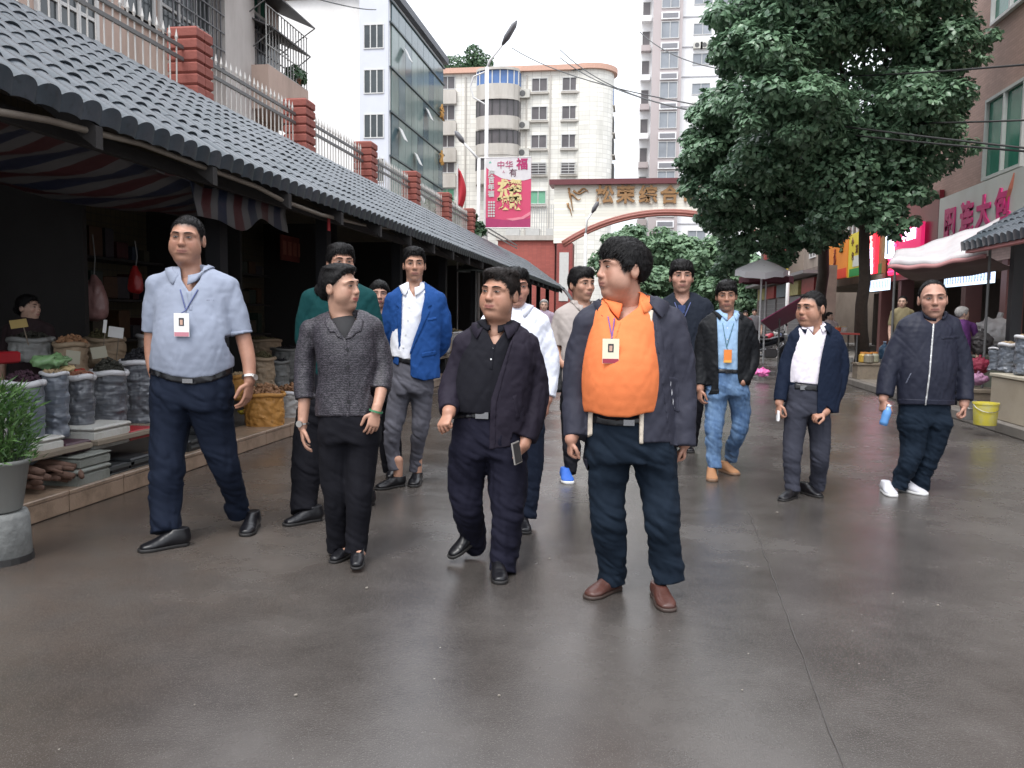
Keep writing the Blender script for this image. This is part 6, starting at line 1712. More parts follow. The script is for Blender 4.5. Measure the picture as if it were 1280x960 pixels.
# ================================================================ 3: man in a green polo behind her
def man_green():
 p = Person('man in dark green polo shirt, half hidden behind the woman in the patterned jacket',
               {'l': ((352, 658), -50, 0, 0), 'r': ((440, 640), -20, 0, 0)}, 345, seed=3, yaw=-8, skin=(.42, .255, .19))
 g = cloth('green_polo', (.004, .040, .042), bscale=500)
 tor = [(415, 480, 34, .115, 0), (418, 440, 36, .13, -.01), (422, 410, 38, .12, 0), (424, 385, 38, .11, 0), (425, 370, 26, .08, .01), (426, 364, 12, .06, .02)]
 hips = [(412, 470, 36, .12), (410, 500, 37, .125), (408, 522, 34, .12)]
 p.legs(BLACKC, hips, [(395, 515, 22), (387, 555, 21), (383, 592, 19, -.02), (381, 620, 17), (380, 642, 16.5)], [(428, 515, 22), (434, 555, 20), (440, 592, 18), (444, 612, 17), (446, 630, 16)], amp=.0045)
 p.rootc = p.P(418, 430, 0)
 armL = [(388, 374, 12, .02), (382, 400, 12.5, .03), (380, 425, 12, .04)]; armR = [(460, 374, 12, .02), (466, 400, 12.5, .03), (468, 425, 12, .04)]
 p.garment('polo_shirt', g, tor, [armL, armR], [(390, 372, 10, .055, .02), (410, 362, 9, .05, .02), (426, 360, 9, .05, .02), (442, 362, 9, .05, .02), (460, 372, 10, .055, .02)], amp=.003, hem=[(300, 472), (500, 472)])
 p.collar(p.P(426, 362, .02), .058, g, src='polo_shirt', drop=.03, pt=.03, gap=20, fold=.03)
 p.arm([(382, 410, 8.5, .03), (380, 440, 8, .05), (384, 470, 6, .02)], None); p.arm([(468, 410, 8.5, .03), (470, 445, 8, .05), (462, 480, 6, .02)], dict(d=(-.1, -.1, -1), **PALM_IN_R))
 p.head(426, 303, 352, yaw=14, neck=(426, 364, .02), hair='short', ht=.014, hv=.01, jaw=1.05, fat=.2)
 p.put_shoes('dress', LEATHER, SOLE); p.core(tor, p.legj); p.finish()
# ================================================================ 4: young woman between them
def woman_behind():
 p = Person('woman with shoulder length black hair, glimpsed between the green shirt and blue blazer',
               {'l': ((486, 600), 0, 0, 0), 'r': ((500, 604), 10, 0, 0)}, 252, seed=4, skin=(.52, .34, .27))
 g = cloth('dark_green_knit', (.012, .024, .022))
 tor = [(483, 480, 17, .10, 0), (482, 450, 16, .10, 0), (481, 420, 19, .11, -.01), (480, 400, 20, .09, 0), (479, 391, 12, .06, 0), (478, 388, 6, .05, .01)]
 p.legs(BLACKC, [(483, 470, 17, .10), (484, 490, 18, .11), (485, 505, 17, .105)], [(479, 500, 9.5), (480, 545, 8), (484, 590, 6)], [(491, 500, 9.5), (494, 545, 8), (498, 592, 6)], amp=.003)
 p.rootc = p.P(480, 430, 0)
 aL = [(463, 396, 6, .0), (459, 430, 5.5, .03), (459, 465, 4.5, 0)]; aR = [(496, 396, 6, 0), (501, 430, 5.5, .03), (502, 465, 4.5, 0)]
 p.garment('jumper', g, tor, [aL, aR], [(464, 394, 6, .05, 0), (479, 389, 6, .045, .01), (495, 394, 6, .05, 0)], amp=.003, cutpoly=[(468, 380), (489, 380), (486, 392), (478, 399), (471, 391)])
 p.arm([(459, 450, 4, .0), (459, 472, 3.6, 0)], dict(d=(.1, -.1, -1), **PALM_IN_L, s=.9)); p.arm([(502, 450, 4, .0), (502, 472, 3.6, 0)], dict(d=(-.1, -.1, -1), **PALM_IN_R, s=.9))
 p.head(474, 350, 385, yaw=2, neck=(478, 392, .02), hair='bob', ht=.014, jaw=.92, w=.98, lip=(.42, .12, .12), brow=.6)
 p.put_shoes('flat', LEATHER, SOLE); p.core(tor, p.legj); p.finish()
# ================================================================ 5: blue blazer
def man_blazer():
 p = Person('tall man in bright blue blazer and grey trousers, hands behind his back',
               {'l': ((468, 613), -46, 0, 0), 'r': ((515, 610), -4, 0, 0)}, 298, seed=5, yaw=-8, skin=(.45, .275, .20))
 blue = cloth('blue_blazer_cloth', (.012, .055, .20), bscale=350, rough=.8); grey = cloth('grey_trouser_cloth', (.095, .095, .115)); wh = cloth('white_shirt', (.70, .71, .76))
 p.legs(grey, [(514, 452, 26, .11), (515, 475, 27, .12), (514, 492, 26, .115)], [(502, 485, 15), (495, 515, 13.5), (491, 540, 11.5, -.03), (491, 565, 9.5), (495, 588, 9)],
           [(526, 485, 15), (527, 515, 13), (525, 540, 11, -.03), (521, 562, 9), (518, 588, 8.5)], amp=.0055)
 p.rootc = p.P(515, 430, 0)
 st = [(508, 470, 20, .10, 0), (509, 440, 22, .112, 0), (513, 405, 24, .105, 0), (517, 380, 24, .09, 0), (518, 366, 16, .07, .01), (518, 360, 8, .06, .02)]
 p.garment('shirt', wh, st, (), [(495, 370, 6, .05, .02), (518, 360, 7, .045, .02), (541, 370, 6, .05, .02)], amp=.003, hem=[(400, 444), (497, 446), (511, 452), (560, 450)], cutpoly=[(511, 350), (525, 350), (524, 362), (518, 372), (512, 362)])
 tor = [(519, 485, 32, .125, 0), (519, 460, 31, .13, 0), (519, 430, 32, .125, 0), (520, 400, 34, .12, 0), (520, 380, 33, .105, 0), (519, 368, 22, .075, .01), (518, 362, 10, .06, .02)]
 aL = [(491, 377, 10.5, .02), (486, 405, 10.5, .06), (489, 432, 10, .12), (500, 448, 9, .17)]
 aR = [(548, 377, 10.5, .02), (554, 405, 11, .05), (552, 430, 10.5, .11), (538, 446, 9, .17)]
 p.garment('blazer', blue, tor, [aL, aR], [(491, 374, 9, .055, .02), (506, 364, 8, .05, .02), (518, 361, 8, .05, .02), (530, 364, 8, .05, .02), (548, 374, 9, .055, .02)], amp=.0042,
              hem=[(440, 452), (489, 453), (500, 458), (516, 472), (530, 476), (551, 472), (600, 472)], cutpoly=[(506, 350), (530, 350), (532, 372), (526, 400), (513, 442), (513, 480), (497, 470), (500, 430), (501, 400), (501, 372)])
 p.patch('blazer', 'lapel', blue, [(529, 365), (534, 368), (540, 382), (535, 385), (538, 389), (513, 443), (511, 441), (526, 400)], off=.007)
 p.patch('blazer', 'lapel', blue, [(505, 366), (500, 368), (495, 382), (499, 386), (496, 389), (498, 440), (502, 430), (502, 400)], off=.007)
 p.patch('blazer', 'chest_pocket', blue, [(534, 398), (546, 396), (546, 400), (534, 402)], off=.004); p.patch('blazer', 'pocket_flap', blue, [(527, 441), (545, 438), (545, 444), (527, 447)], off=.004)
 buttons(p, 'shirt', [(512, 384), (510, 400), (507, 418), (504, 434)], r=.005, m=WHITE_PL); buttons(p, 'blazer', [(514, 437)], r=.010)
 belt(p, 'trousers', [(488, 440), (498, 444), (512, 448), (545, 450), (545, 457), (512, 456), (498, 452), (488, 448)], off=.008)
 p.arm([(500, 446, 6, .17), (508, 452, 5, .19)], dict(d=(1, .1, -.4), n=(0, 1, 0), t=(.3, 0, 1))); p.arm([(540, 444, 6, .17), (530, 450, 5, .20)], dict(d=(-1, .1, -.4), n=(0, 1, 0), t=(-.3, 0, 1)))
 p.head(518, 308, 351, yaw=2, pitch=2, neck=(518, 364, .02), hair='short', ht=.009, hv=.010, w=.94, jaw=.92, age=.6, hl=.010, slant=.1)
 p.collar(p.P(518, 363, .02), .052, wh, src='shirt', drop=.035, pt=.038, gap=18, fold=.034, stand=.034, lean=.01)
 p.put_shoes('loafer', LEATHER, SOLE, sock='skin'); p.core(tor, p.legj); p.finish()
# ================================================================ 6: man in black open jacket with phone
def man_black():
 p = Person('older man in open black jacket over black shirt, stepping forward and talking',
               {'l': ((560, 698), -50, .03, 22), 'r': ((625, 732), 4, 0, 0)}, 388, seed=6, yaw=-10, skin=(.45, .265, .19))
 jk = cloth('plum_black_jacket_cloth', (.016, .013, .022), rough=.75); sh = cloth('black_shirt', (.009, .009, .013)); tr = cloth('black_suit_trousers', (.008, .008, .017))
 p.legs(tr, [(607, 522, 41, .125), (609, 545, 46, .135), (610, 572, 45, .125)], [(588, 565, 27), (582, 600, 24), (584, 635, 20.5, -.05), (590, 662, 18, .02), (596, 684, 16, .04)],
           [(633, 565, 27), (635, 605, 25), (634, 645, 21, -.02), (631, 685, 18.5), (628, 715, 17.5)], amp=.0060)
 p.rootc = p.P(612, 480, 0)
 st = [(602, 535, 36, .12, 0), (603, 500, 37, .135, -.01), (608, 460, 38, .13, 0), (616, 430, 36, .105, .01), (620, 415, 20, .075, .02), (621, 407, 10, .06, .03)]
 p.garment('shirt', sh, st, (), [(595, 418, 8, .05, .02), (621, 407, 9, .05, .02), (648, 418, 8, .05, .02)], amp=.003, hem=[(500, 516), (560, 514), (600, 518), (700, 516)], cutpoly=[(608, 395), (635, 395), (632, 412), (618, 432), (610, 416)])
 p.patch('shirt', 'placket', sh, [(614, 430), (620, 430), (616, 462), (611, 462)], off=.003); buttons(p, 'shirt', [(616, 436), (614, 449)], r=.005, m=WHITE_PL)
 tor = [(614, 575, 45, .135, 0), (615, 545, 46, .14, 0), (617, 505, 47, .145, 0), (620, 470, 48, .135, 0), (622, 440, 47, .12, 0), (622, 422, 34, .085, .01), (621, 412, 14, .065, .02)]
 aL = [(581, 432, 15, .01), (570, 465, 15, .02), (562, 492, 14.5, -.02), (561, 514, 12.5, -.13)]
 aR = [(659, 434, 16, .02), (669, 468, 16, .03), (671, 500, 15.5, .02), (664, 530, 15, -.02), (657, 552, 13.5, -.05)]
 ends = [sleeve_end(p, (561, 513, -.13), (562, 492, -.02), .10), sleeve_end(p, (658, 550, -.05), (664, 530, -.02), .11)]
 p.garment('jacket', jk, tor, [aL, aR], [(582, 427, 13, .058, .02), (603, 414, 11, .055, .02), (621, 409, 11, .055, .02), (640, 414, 11, .055, .02), (658, 429, 13, .058, .02)], amp=.0045, ends=ends,
              hem=[(500, 548), (570, 553), (590, 560), (611, 562), (655, 556), (720, 552)], cutpoly=[(606, 395), (640, 395), (642, 418), (634, 440), (614, 500), (612, 560), (611, 580), (588, 580), (588, 540), (590, 500), (600, 440), (603, 420)])
 p.patch('jacket', 'placket', jk, [(642, 425), (638, 425), (611, 500), (609, 562), (619, 562), (621, 505)], off=.003)
 p.patch('jacket', 'pocket', jk, [(640, 495), (646, 493), (650, 522), (645, 524)], off=.003)
 belt(p, 'trousers', [(560, 514), (588, 513), (612, 516), (612, 525), (588, 522), (560, 524)], buckle=(603, 519, 16, 8), off=.008)
 mb = MB(); z0 = p.P(612, 540, -.16)
 p.arm([(563, 495, 9.5, -.02), (561, 516, 8, -.15)], dict(d=(-.25, -.65, -.6), n=(.3, .2, -1), t=(-.6, -.8, .2), curl=1.05, thumb=.9))
 p.arm([(660, 535, 9.5, -.03), (655, 556, 7.8, -.07)], dict(d=(-.45, -.35, -.9), n=(-.7, .6, .3), t=(-.6, -.9, .2), curl=.75, thumb=.6))
 c = p.P(645, 566, -.14)
 ph = thing('mobile_phone', 'white and silver mobile phone held in hand of man in black jacket', 'phone', c)
 mb = MB(); ax = unit(A3(-.15, -.1, 1)); bx = unit(np.cross(ax, unit(A3(.9, -.5, 0)))); 
 q = [ax * y + bx * x for x, y in ((-.030, -.058), (.030, -.058), (.030, .058), (-.030, .058))]
 nn = unit(np.cross(bx, ax)); mb.prism(q, nn, .009); mb.build('case', mat('phone_silver', (.55, .53, .5), rough=.3, metal=.6), ph)
 mb = MB(); q = [ax * y + bx * x + nn * .0091 for x, y in ((-.027, -.053), (.027, -.053), (.027, .053), (-.027, .053))]; mb.prism(q, nn, .0015); mb.build('screen', mat('phone_screen', (.03, .03, .035), rough=.1), ph)
 p.head(625, 334, 398, yaw=-30, pitch=-2, tilt=3, neck=(621, 414, .03), hair='short', ht=.009, hv=.008, part=-1, sweep=-1.5, hl=.014, slant=-.15, fade=.014, w=.98, jaw=1.04, fat=.15, age=1.0, hairm=HAIRB, lip=(.36, .13, .11))
 p.collar(p.P(621, 411, .025), .060, sh, src='shirt', drop=.03, pt=.02, gap=14, fold=.026, stand=.026, name='shirt_collar')
 p.collar(p.P(621, 413, .02), .070, jk, src='jacket', drop=.022, pt=.055, gap=34, fold=.045, stand=.022, opn=.016)
 p.put_shoes('dress', LEATHER, SOLE); p.core(tor, p.legj); p.finish()
# ================================================================ 7: white shirt, behind him
def man_white():
 p = Person('man in white shirt and dark trousers, mostly hidden behind the man in black jacket',
               {'l': ((628, 655), -10, 0, 0), 'r': ((657, 669), 6, 0, 0)}, 332, seed=7, yaw=5, skin=(.44, .25, .19))
 wh = cloth('crisp_white_shirt', (.66, .68, .76))
 p.legs(NAVY, [(645, 500, 34, .12), (645, 520, 35, .125), (645, 540, 34, .12)], [(630, 535, 20), (628, 575, 17), (628, 610, 14), (628, 640, 12)], [(660, 535, 20), (663, 575, 17), (661, 612, 14.5), (658, 648, 12.5)], amp=.004)
 p.rootc = p.P(645, 450, 0)
 tor = [(645, 515, 33, .12, 0), (645, 480, 34, .13, 0), (645, 440, 38, .125, 0), (645, 412, 38, .105, 0), (645, 398, 26, .08, .01), (645, 391, 12, .06, .02)]
 aL = [(612, 406, 12, .02), (602, 440, 12, .03), (600, 480, 10, 0)]; aR = [(675, 406, 12.5, .02), (686, 440, 12.5, .03), (687, 470, 11.5, .01), (685, 498, 9.5, -.03)]
 p.garment('shirt', wh, tor, [aL, aR], [(612, 402, 11, .055, .02), (630, 392, 10, .05, .02), (645, 388, 9, .05, .02), (660, 392, 10, .05, .02), (676, 402, 11, .055, .02)], amp=.0045, hem=[(500, 505), (700, 505)], ends=[sleeve_end(p, (685, 496, -.03), (687, 470, .01))])
 p.arm([(686, 480, 8, 0), (684, 500, 6.5, -.03)], dict(d=(-.05, -.15, -1), curl=.6, **PALM_IN_R)); p.arm([(600, 470, 8, .02), (602, 495, 6.5, .03)], dict(d=(.1, .1, -1), **PALM_IN_L))
 p.collar(p.P(645, 392, .02), .058, wh, src='shirt', drop=.03, pt=.03, gap=20, fold=.03)
 p.head(644, 333, 384, yaw=12, neck=(645, 394, .02), hair='short', ht=.012, hv=.008, jaw=1.0, age=.3)
 p.put_shoes('dress', LEATHER, SOLE); p.core(tor, p.legj); p.finish()
# ================================================================ 8: beige polo, shoulder bag
def man_beige():
 p = Person('young man in beige polo shirt and blue trainers, looking across at the man in orange',
               {'l': ((711, 606), 4, 0, 0), 'r': ((748, 590), 4, 0, 0)}, 272, seed=8, yaw=14, skin=(.46, .28, .205))
 g = cloth('beige_polo', (.36, .32, .30))
 p.legs(BLACKC, [(728, 478, 27, .115), (728, 495, 28, .12), (728, 512, 27, .115)], [(716, 505, 15.5), (714, 535, 12.5), (714, 565, 10.5, -.02), (713, 592, 8.5)], [(742, 505, 15.5), (746, 535, 12.5), (747, 560, 10.5), (748, 580, 8.5)], amp=.005)
 p.rootc = p.P(728, 430, 0)
 tor = [(727, 488, 26, .115, 0), (727, 460, 27, .12, 0), (727, 425, 30, .115, 0), (727, 402, 31, .10, 0), (728, 390, 22, .075, .01), (729, 384, 10, .06, .02)]
 aL = [(701, 397, 9.5, .01), (696, 415, 10, .02), (694, 434, 10, .02)]; aR = [(755, 397, 9.5, .01), (760, 420, 10, .02), (762, 434, 10, .02)]
 p.garment('polo_shirt', g, tor, [aL, aR], [(701, 394, 9, .05, .01), (716, 386, 8, .05, .02), (729, 382, 8, .045, .02), (742, 386, 8, .05, .02), (755, 394, 9, .05, .01)], amp=.0035, hem=[(600, 483), (800, 483)],
              ends=[sleeve_end(p, (694, 432, .02), (696, 415, .02), .1), sleeve_end(p, (762, 432, .02), (760, 415, .02), .1)], cutpoly=[(722, 372), (740, 372), (738, 386), (731, 397), (724, 388)])
 p.arm([(696, 420, 6.8, .02), (696, 440, 6.5, .0), (702, 452, 6, -.04), (714, 463, 4.6, -.12)], dict(d=(1, -.4, -.25), n=(0, .9, -.3), t=(0, -.5, 1), curl=.5)); p.arm([(762, 425, 6.8, .02), (764, 450, 6, .02), (760, 475, 4.6, -.02)], dict(d=(-.1, -.1, -1), **PALM_IN_R))
 p.collar(p.P(729, 385, .02), .056, g, src='polo_shirt', drop=.034, pt=.03, gap=22, fold=.03, lean=.01)
 p.head(727, 332, 376, yaw=36, neck=(729, 386, .02), hair='short', ht=.014, hv=.016, jaw=.98, w=.98)
 p.put_shoes('sneaker', mat('blue_trainer', (.02, .10, .42), rough=.7, bump=.3), mat('white_sole', (.6, .6, .6))); p.core(tor, p.legj); p.finish()
 bag = thing('shoulder_bag', 'small black shoulder bag hanging at the hip of the man in beige polo', 'bag', p.P(699, 472, -.02))
 c = A3(*bag.location); mb = MB(); s = p.m
 v = Vol(A3(-.09, -.06, -.16), A3(.09, .06, .16), .008); v.chain([A3(0, 0, .09), A3(0, 0, -.09)], [.055, .062], [.03, .04], k=0); v.cut(lambda Q: np.abs(Q[:, 2]) - .13)
 v.fold(lambda Q: fold_noise(Q, .003, (12, 12, 12))); V, F = v.surf(); obj('bag_body', mesh_np('bag_body', V, F, mat('black_nylon', (.012, .012, .014), rough=.6, bump=.2)), bag)
 mb.tube([A3(-.03, .0, .12), A3(0, .05, .3) , p.P(722, 395, .08) - c], .008, n=6); mb.build('strap', MATS['black_nylon'], bag, smooth=True)
# ================================================================ 9: orange polo, open dark jacket
def man_orange():
 p = Person('large man in bright orange polo under open dark jacket, head turned in profile',
               {'l': ((731, 750), -46, 0, 0), 'r': ((837, 767), 4, 0, 0)}, 462, seed=9, yaw=-4, skin=(.47, .285, .215), footlen=.98)
 jk = cloth('slate_navy_jacket_cloth', (.032, .033, .048), rough=.62, amp_bump=.15); org = cloth('orange_polo', (.68, .185, .065), rough=.8); li = cloth('cream_lining', (.55, .48, .40))
 tr = cloth('dark_navy_trousers', (.007, .013, .023))
 p.legs(tr, [(786, 520, 54, .150), (787, 545, 56, .155), (788, 578, 53, .145)], [(762, 570, 28), (758, 610, 24.5), (760, 650, 22.5, -.03), (764, 690, 20.5), (765, 727, 18.5)],
           [(817, 570, 29), (824, 610, 25.5), (828, 650, 23, -.04), (832, 690, 20.5), (836, 727, 18.5)], amp=.0058)
 p.rootc = p.P(785, 460, 0)
 st = [(779, 530, 46, .150, 0), (777, 500, 49, .190, -.03), (777, 470, 49, .200, -.04), (778, 440, 47, .175, -.02), (781, 410, 45, .135, 0), (784, 392, 32, .10, .02), (786, 380, 15, .075, .04)]
 p.garment('polo_shirt', org, st, (), [(750, 398, 11, .06, .02), (786, 380, 14, .06, .03), (818, 395, 11, .06, .02)], amp=.0017, hem=[(600, 512), (738, 515), (760, 521), (785, 522), (808, 516), (900, 512)],
              cutpoly=[(758, 366), (800, 366), (798, 384), (773, 402), (762, 388)])
 p.patch('polo_shirt', 'placket', org, [(770, 400), (777, 402), (768, 432), (762, 430)], off=.003)
 tor = [(787, 570, 58, .165, .01), (787, 530, 58, .175, .01), (787, 490, 57, .180, .01), (787, 450, 57, .165, .01), (787, 415, 57, .135, .02), (788, 396, 46, .105, .03), (788, 384, 20, .08, .04)]
 aL = [(735, 408, 19, .01), (724, 445, 19, .03), (720, 490, 17.5, .03), (719, 525, 16, .0), (719, 549, 14.5, -.03)]
 aR = [(838, 408, 21, .01), (847, 445, 21, .02), (850, 485, 21, .03), (852, 525, 19, .0), (853, 560, 17.5, -.02)]
 ends = [sleeve_end(p, (719, 546, -.03), (719, 525, 0), .11), sleeve_end(p, (853, 558, -.02), (852, 525, .0), .12)]
 p.garment('jacket', jk, tor, [aL, aR], [(736, 402, 17, .065, .02), (762, 388, 15, .065, .03), (788, 380, 14, .065, .04), (812, 386, 15, .065, .03), (838, 402, 18, .068, .02)], amp=.0042, ends=ends,
              hem=[(600, 552), (733, 552), (745, 554), (798, 554), (830, 553), (900, 560)], keep=lambda Q: (lambda xy: (xy[0] > 838) | (xy[0] < 735))(project(Q)),
              cutpoly=[(745, 355), (815, 355), (810, 385), (806, 420), (803, 470), (800, 520), (800, 575), (739, 575), (740, 520), (745, 470), (748, 420), (752, 384)])
 for q in ([(749, 388), (744, 392), (739.5, 470), (735, 520), (734, 556), (742, 556), (743, 520), (748, 470), (753, 420)], [(817, 388), (806, 384), (802, 420), (799, 470), (796, 520), (797, 556), (804, 556), (805, 520), (809, 470), (813, 420)]):
  p.patch('jacket', 'lining_edge', li, q, off=.004)
 p.patch('jacket', 'zip', mat('zip_metal', (.5, .5, .5), metal=.6, rough=.4), [(797.5, 470), (799.5, 470), (797.5, 552), (795.5, 552)], off=.006)
 p.patch('jacket', 'pocket_trim', mat('pocket_white', (.55, .55, .58)), [(837, 474), (838.5, 474), (843, 510), (841.5, 510)], off=.004)
 p.patch('jacket', 'pocket', jk, [(834, 470), (848, 472), (850, 516), (841, 514)], off=.002)
 p.patch('jacket', 'storm_flap', jk, [(818, 400), (826, 400), (848, 560), (838, 560), (826, 470)], off=.002)
 belt(p, 'trousers', [(735, 517), (760, 523), (785, 524), (808, 518), (808, 527), (785, 533), (760, 532), (735, 527)], buckle=(786, 528, 13, 7), off=.010)
 p.arm([(719, 535, 9, .0), (714, 549, 8.0, -.04)], dict(d=(-.05, .1, -1), **PALM_IN_L, curl=1.0, s=.8)); p.arm([(853, 540, 11, .0), (855, 553, 9, -.01)], dict(d=(.1, .3, -1), **PALM_IN_R, curl=1.0, s=.8))
 p.head(778, 292, 372, yaw=-62, pitch=-1, tilt=0, neck=(787, 388, .05), hair='short', ht=.020, hv=.022, part=1, hl=-.014, w=1.06, jaw=1.15, fat=1.0, hs=.98, stubble=.15)
 p.collar(p.P(786, 384, .04), .074, org, src='polo_shirt', drop=.045, opn=.006, pt=.040, gap=24, fold=.034, stand=.040, lean=.02)
 p.collar(p.P(788, 387, .035), .092, jk, src='jacket', drop=.02, pt=.05, gap=44, fold=.062, stand=.022, opn=.015, name='jacket_collar')
 p.badge('polo_shirt', 763, 438.5, 19.5, 29, mat('badge_cream', (.72, .66, .5)), mat('badge_maroon', (.30, .03, .06)), (765, 422), (760, 396), (768, 398), mat('purple_ribbon', (.16, .07, .26)), photo='dark')
 p.put_shoes('loafer', mat('brown_leather', (.066, .025, .019), rough=.4, var=.25, scale=25, bump=.2, bscale=120, bdist=.002), mat('brown_sole', (.04, .025, .02))); p.core(tor, p.legj); p.finish()
# ================================================================ 10: dark jumper, behind
def man_jumper():
 p = Person('young man with blue neck ribbon and dark jumper, standing behind the front row',
               {'l': ((842, 566), 0, 0, 0), 'r': ((864, 567), 4, 0, 0)}, 243, seed=10, skin=(.50, .31, .24))
 g = cloth('blue_black_jumper', (.014, .018, .028))
 p.legs(BLACKC, [(856, 450, 24, .115), (856, 468, 25, .12), (857, 482, 24, .115)], [(846, 478, 13.5), (844, 505, 12), (843, 530, 10), (843, 556, 8)], [(868, 478, 13.5), (868, 505, 12), (866, 530, 10), (864, 557, 8)], amp=.004)
 p.rootc = p.P(858, 420, 0)
 tor = [(857, 465, 24, .115, 0), (858, 435, 26, .12, 0), (858, 405, 30, .115, 0), (857, 388, 29, .10, 0), (854, 377, 17, .07, .01), (852, 373, 8, .055, .02)]
 aL = [(832, 383, 8.5, .02), (826, 410, 8.5, .03), (824, 440, 7.5, .01), (825, 464, 6.5, -.03)]; aR = [(882, 384, 9.5, .02), (889, 410, 9, .03), (891, 440, 8, .01), (890, 466, 6.5, -.03)]
 p.garment('jumper', g, tor, [aL, aR], [(834, 380, 8.5, .05, .02), (852, 371, 7, .045, .02), (879, 381, 8.5, .05, .02)], amp=.004, hem=[(700, 460), (900, 460)], cutpoly=[(842, 360), (863, 360), (862, 372), (853, 382), (844, 372)])
 p.patch('jumper', 'under_shirt', cloth('blue_under', (.03, .045, .11)), [(847, 381), (858, 381), (856, 392), (848, 392)], off=.001)
 p.arm([(825, 460, 5, -.02), (826, 470, 4.2, -.03)], dict(d=(.1, -.1, -1), **PALM_IN_L)); p.arm([(890, 462, 5, -.02), (889, 472, 4.2, -.03)], dict(d=(-.1, -.1, -1), **PALM_IN_R))
 p.head(852, 323, 366, yaw=6, neck=(853, 377, .02), hair='fringe', ht=.014, hv=.012, slant=-.2, jaw=.98, hl=.010)
 mb = MB()
 for nk in ((843, 378), (863, 378)):
  mb.tube([p.surf_pt('jumper', nk[0] + (853 - nk[0]) * t, nk[1] + (402 - nk[1]) * t) - CAMFW * .008 for t in np.linspace(0, 1, 6)], .005, n=6)
 p.put('lanyard', np.vstack(mb.v), mb.f, BLUERIB)
 p.put_shoes('dress', LEATHER, SOLE); p.core(tor, p.legj); p.finish()
# ================================================================ 11: jeans, black jacket, orange pass
def man_jeans():
 p = Person('slim man in black jacket, light blue shirt and faded jeans with orange pass',
               {'l': ((890, 603), -12, 0, 0), 'r': ((923, 595), 22, 0, 0)}, 250, seed=11, yaw=6, skin=(.40, .235, .17))
 jk = cloth('black_casual_jacket', (.008, .009, .011), rough=.6); sh = cloth('sky_blue_shirt', (.28, .42, .60)); jeans = jean_mat('faded_jeans', (.035, .085, .19), (.13, .22, .36))
 p.legs(jeans, [(909, 466, 26, .115), (909, 482, 27, .12), (909, 496, 26, .115)], [(897, 490, 14.5), (894, 515, 13), (892, 540, 11, -.03), (892, 565, 9.5), (893, 586, 9)],
           [(922, 490, 14.5), (926, 515, 12.5), (924, 540, 10.5, -.05), (916, 558, 9), (914, 574, 8.5, .03)], amp=.0055)
 p.rootc = p.P(909, 440, 0)
 st = [(909, 478, 22, .11, 0), (909, 450, 23, .112, 0), (909, 425, 25, .105, 0), (909, 405, 23, .085, 0), (909, 397, 12, .065, .01), (909, 392, 7, .055, .02)]
 p.garment('shirt', sh, st, (), [(893, 400, 5, .045, .02), (909, 392, 7, .045, .02), (926, 400, 5, .045, .02)], amp=.004, hem=[(800, 462), (1000, 464)], cutpoly=[(901, 380), (918, 380), (917, 394), (909, 402), (902, 394)])
 buttons(p, 'shirt', [(909, 410), (909, 424), (909, 450)], r=.005, m=WHITE_PL)
 tor = [(908, 500, 30, .125, 0), (908, 470, 30, .13, 0), (908, 440, 31, .125, 0), (909, 415, 32, .11, 0), (909, 402, 23, .08, .01), (909, 396, 10, .065, .02)]
 aL = [(883, 409, 9.5, .01), (877, 435, 9.5, .03), (876, 460, 8.5, .01), (875, 482, 8, -.03)]
 aR = [(933, 408, 9.5, .01), (940, 432, 9.5, .04), (940, 452, 9.5, .04), (934, 468, 8.5, -.03), (930, 476, 8, -.06)]
 p.garment('jacket', jk, tor, [aL, aR], [(884, 406, 8.5, .055, .01), (898, 397, 8, .05, .02), (909, 394, 8, .05, .02), (920, 397, 8, .05, .02), (932, 406, 8.5, .055, .01)], amp=.005,
              ends=[sleeve_end(p, (875, 482, -.03), (876, 460, .01), .1)], hem=[(800, 492), (871, 492), (899, 493), (922, 478), (936, 482), (1000, 482)],
              cutpoly=[(898, 380), (921, 380), (923, 396), (922, 430), (922, 470), (930, 510), (899, 510), (898, 460), (897, 420), (896, 396)])
 p.patch('jacket', 'waist_rib', jk, [(871, 487), (899, 487), (899, 493), (871, 493)], off=.004)
 belt(p, 'trousers', [(897, 461), (922, 462), (922, 467), (897, 466)], buckle=(910, 464.5, 8, 4), off=.008)
 p.arm([(875, 475, 6, -.02), (875, 486, 5, -.04)], dict(d=(.0, -.1, -1), curl=.55, **PALM_IN_L)); p.arm([(934, 468, 6, -.03), (928, 478, 5, -.08)], None)
 p.head(908, 349, 388, yaw=2, pitch=4, tilt=-2, neck=(909, 398, .02), hair='fringe', ht=.012, hv=.010, part=-1, slant=.28, jaw=.9, w=.96, age=.2, hl=.012)
 p.collar(p.P(909, 395, .02), .054, sh, src='shirt', drop=.034, pt=.036, gap=20, fold=.03, lean=.008); p.collar(p.P(909, 397, .015), .064, jk, src='jacket', drop=.02, pt=.035, gap=46, fold=.040, stand=.02, opn=.014, name='jacket_collar')
 p.badge('shirt', 908, 445, 10, 16, mat('badge_orange', (.80, .24, .05)), mat('badge_yellow', (.8, .42, .08)), (908, 434), (903, 404), (917, 404), mat('teal_ribbon', (.05, .14, .18)))
 tan = mat('tan_boot', (.30, .145, .065), rough=.75, var=.2, bump=.3, bscale=90)
 p.put_shoes('sneaker', tan, mat('tan_sole', (.17, .10, .06))); p.core(tor, p.legj); p.finish()
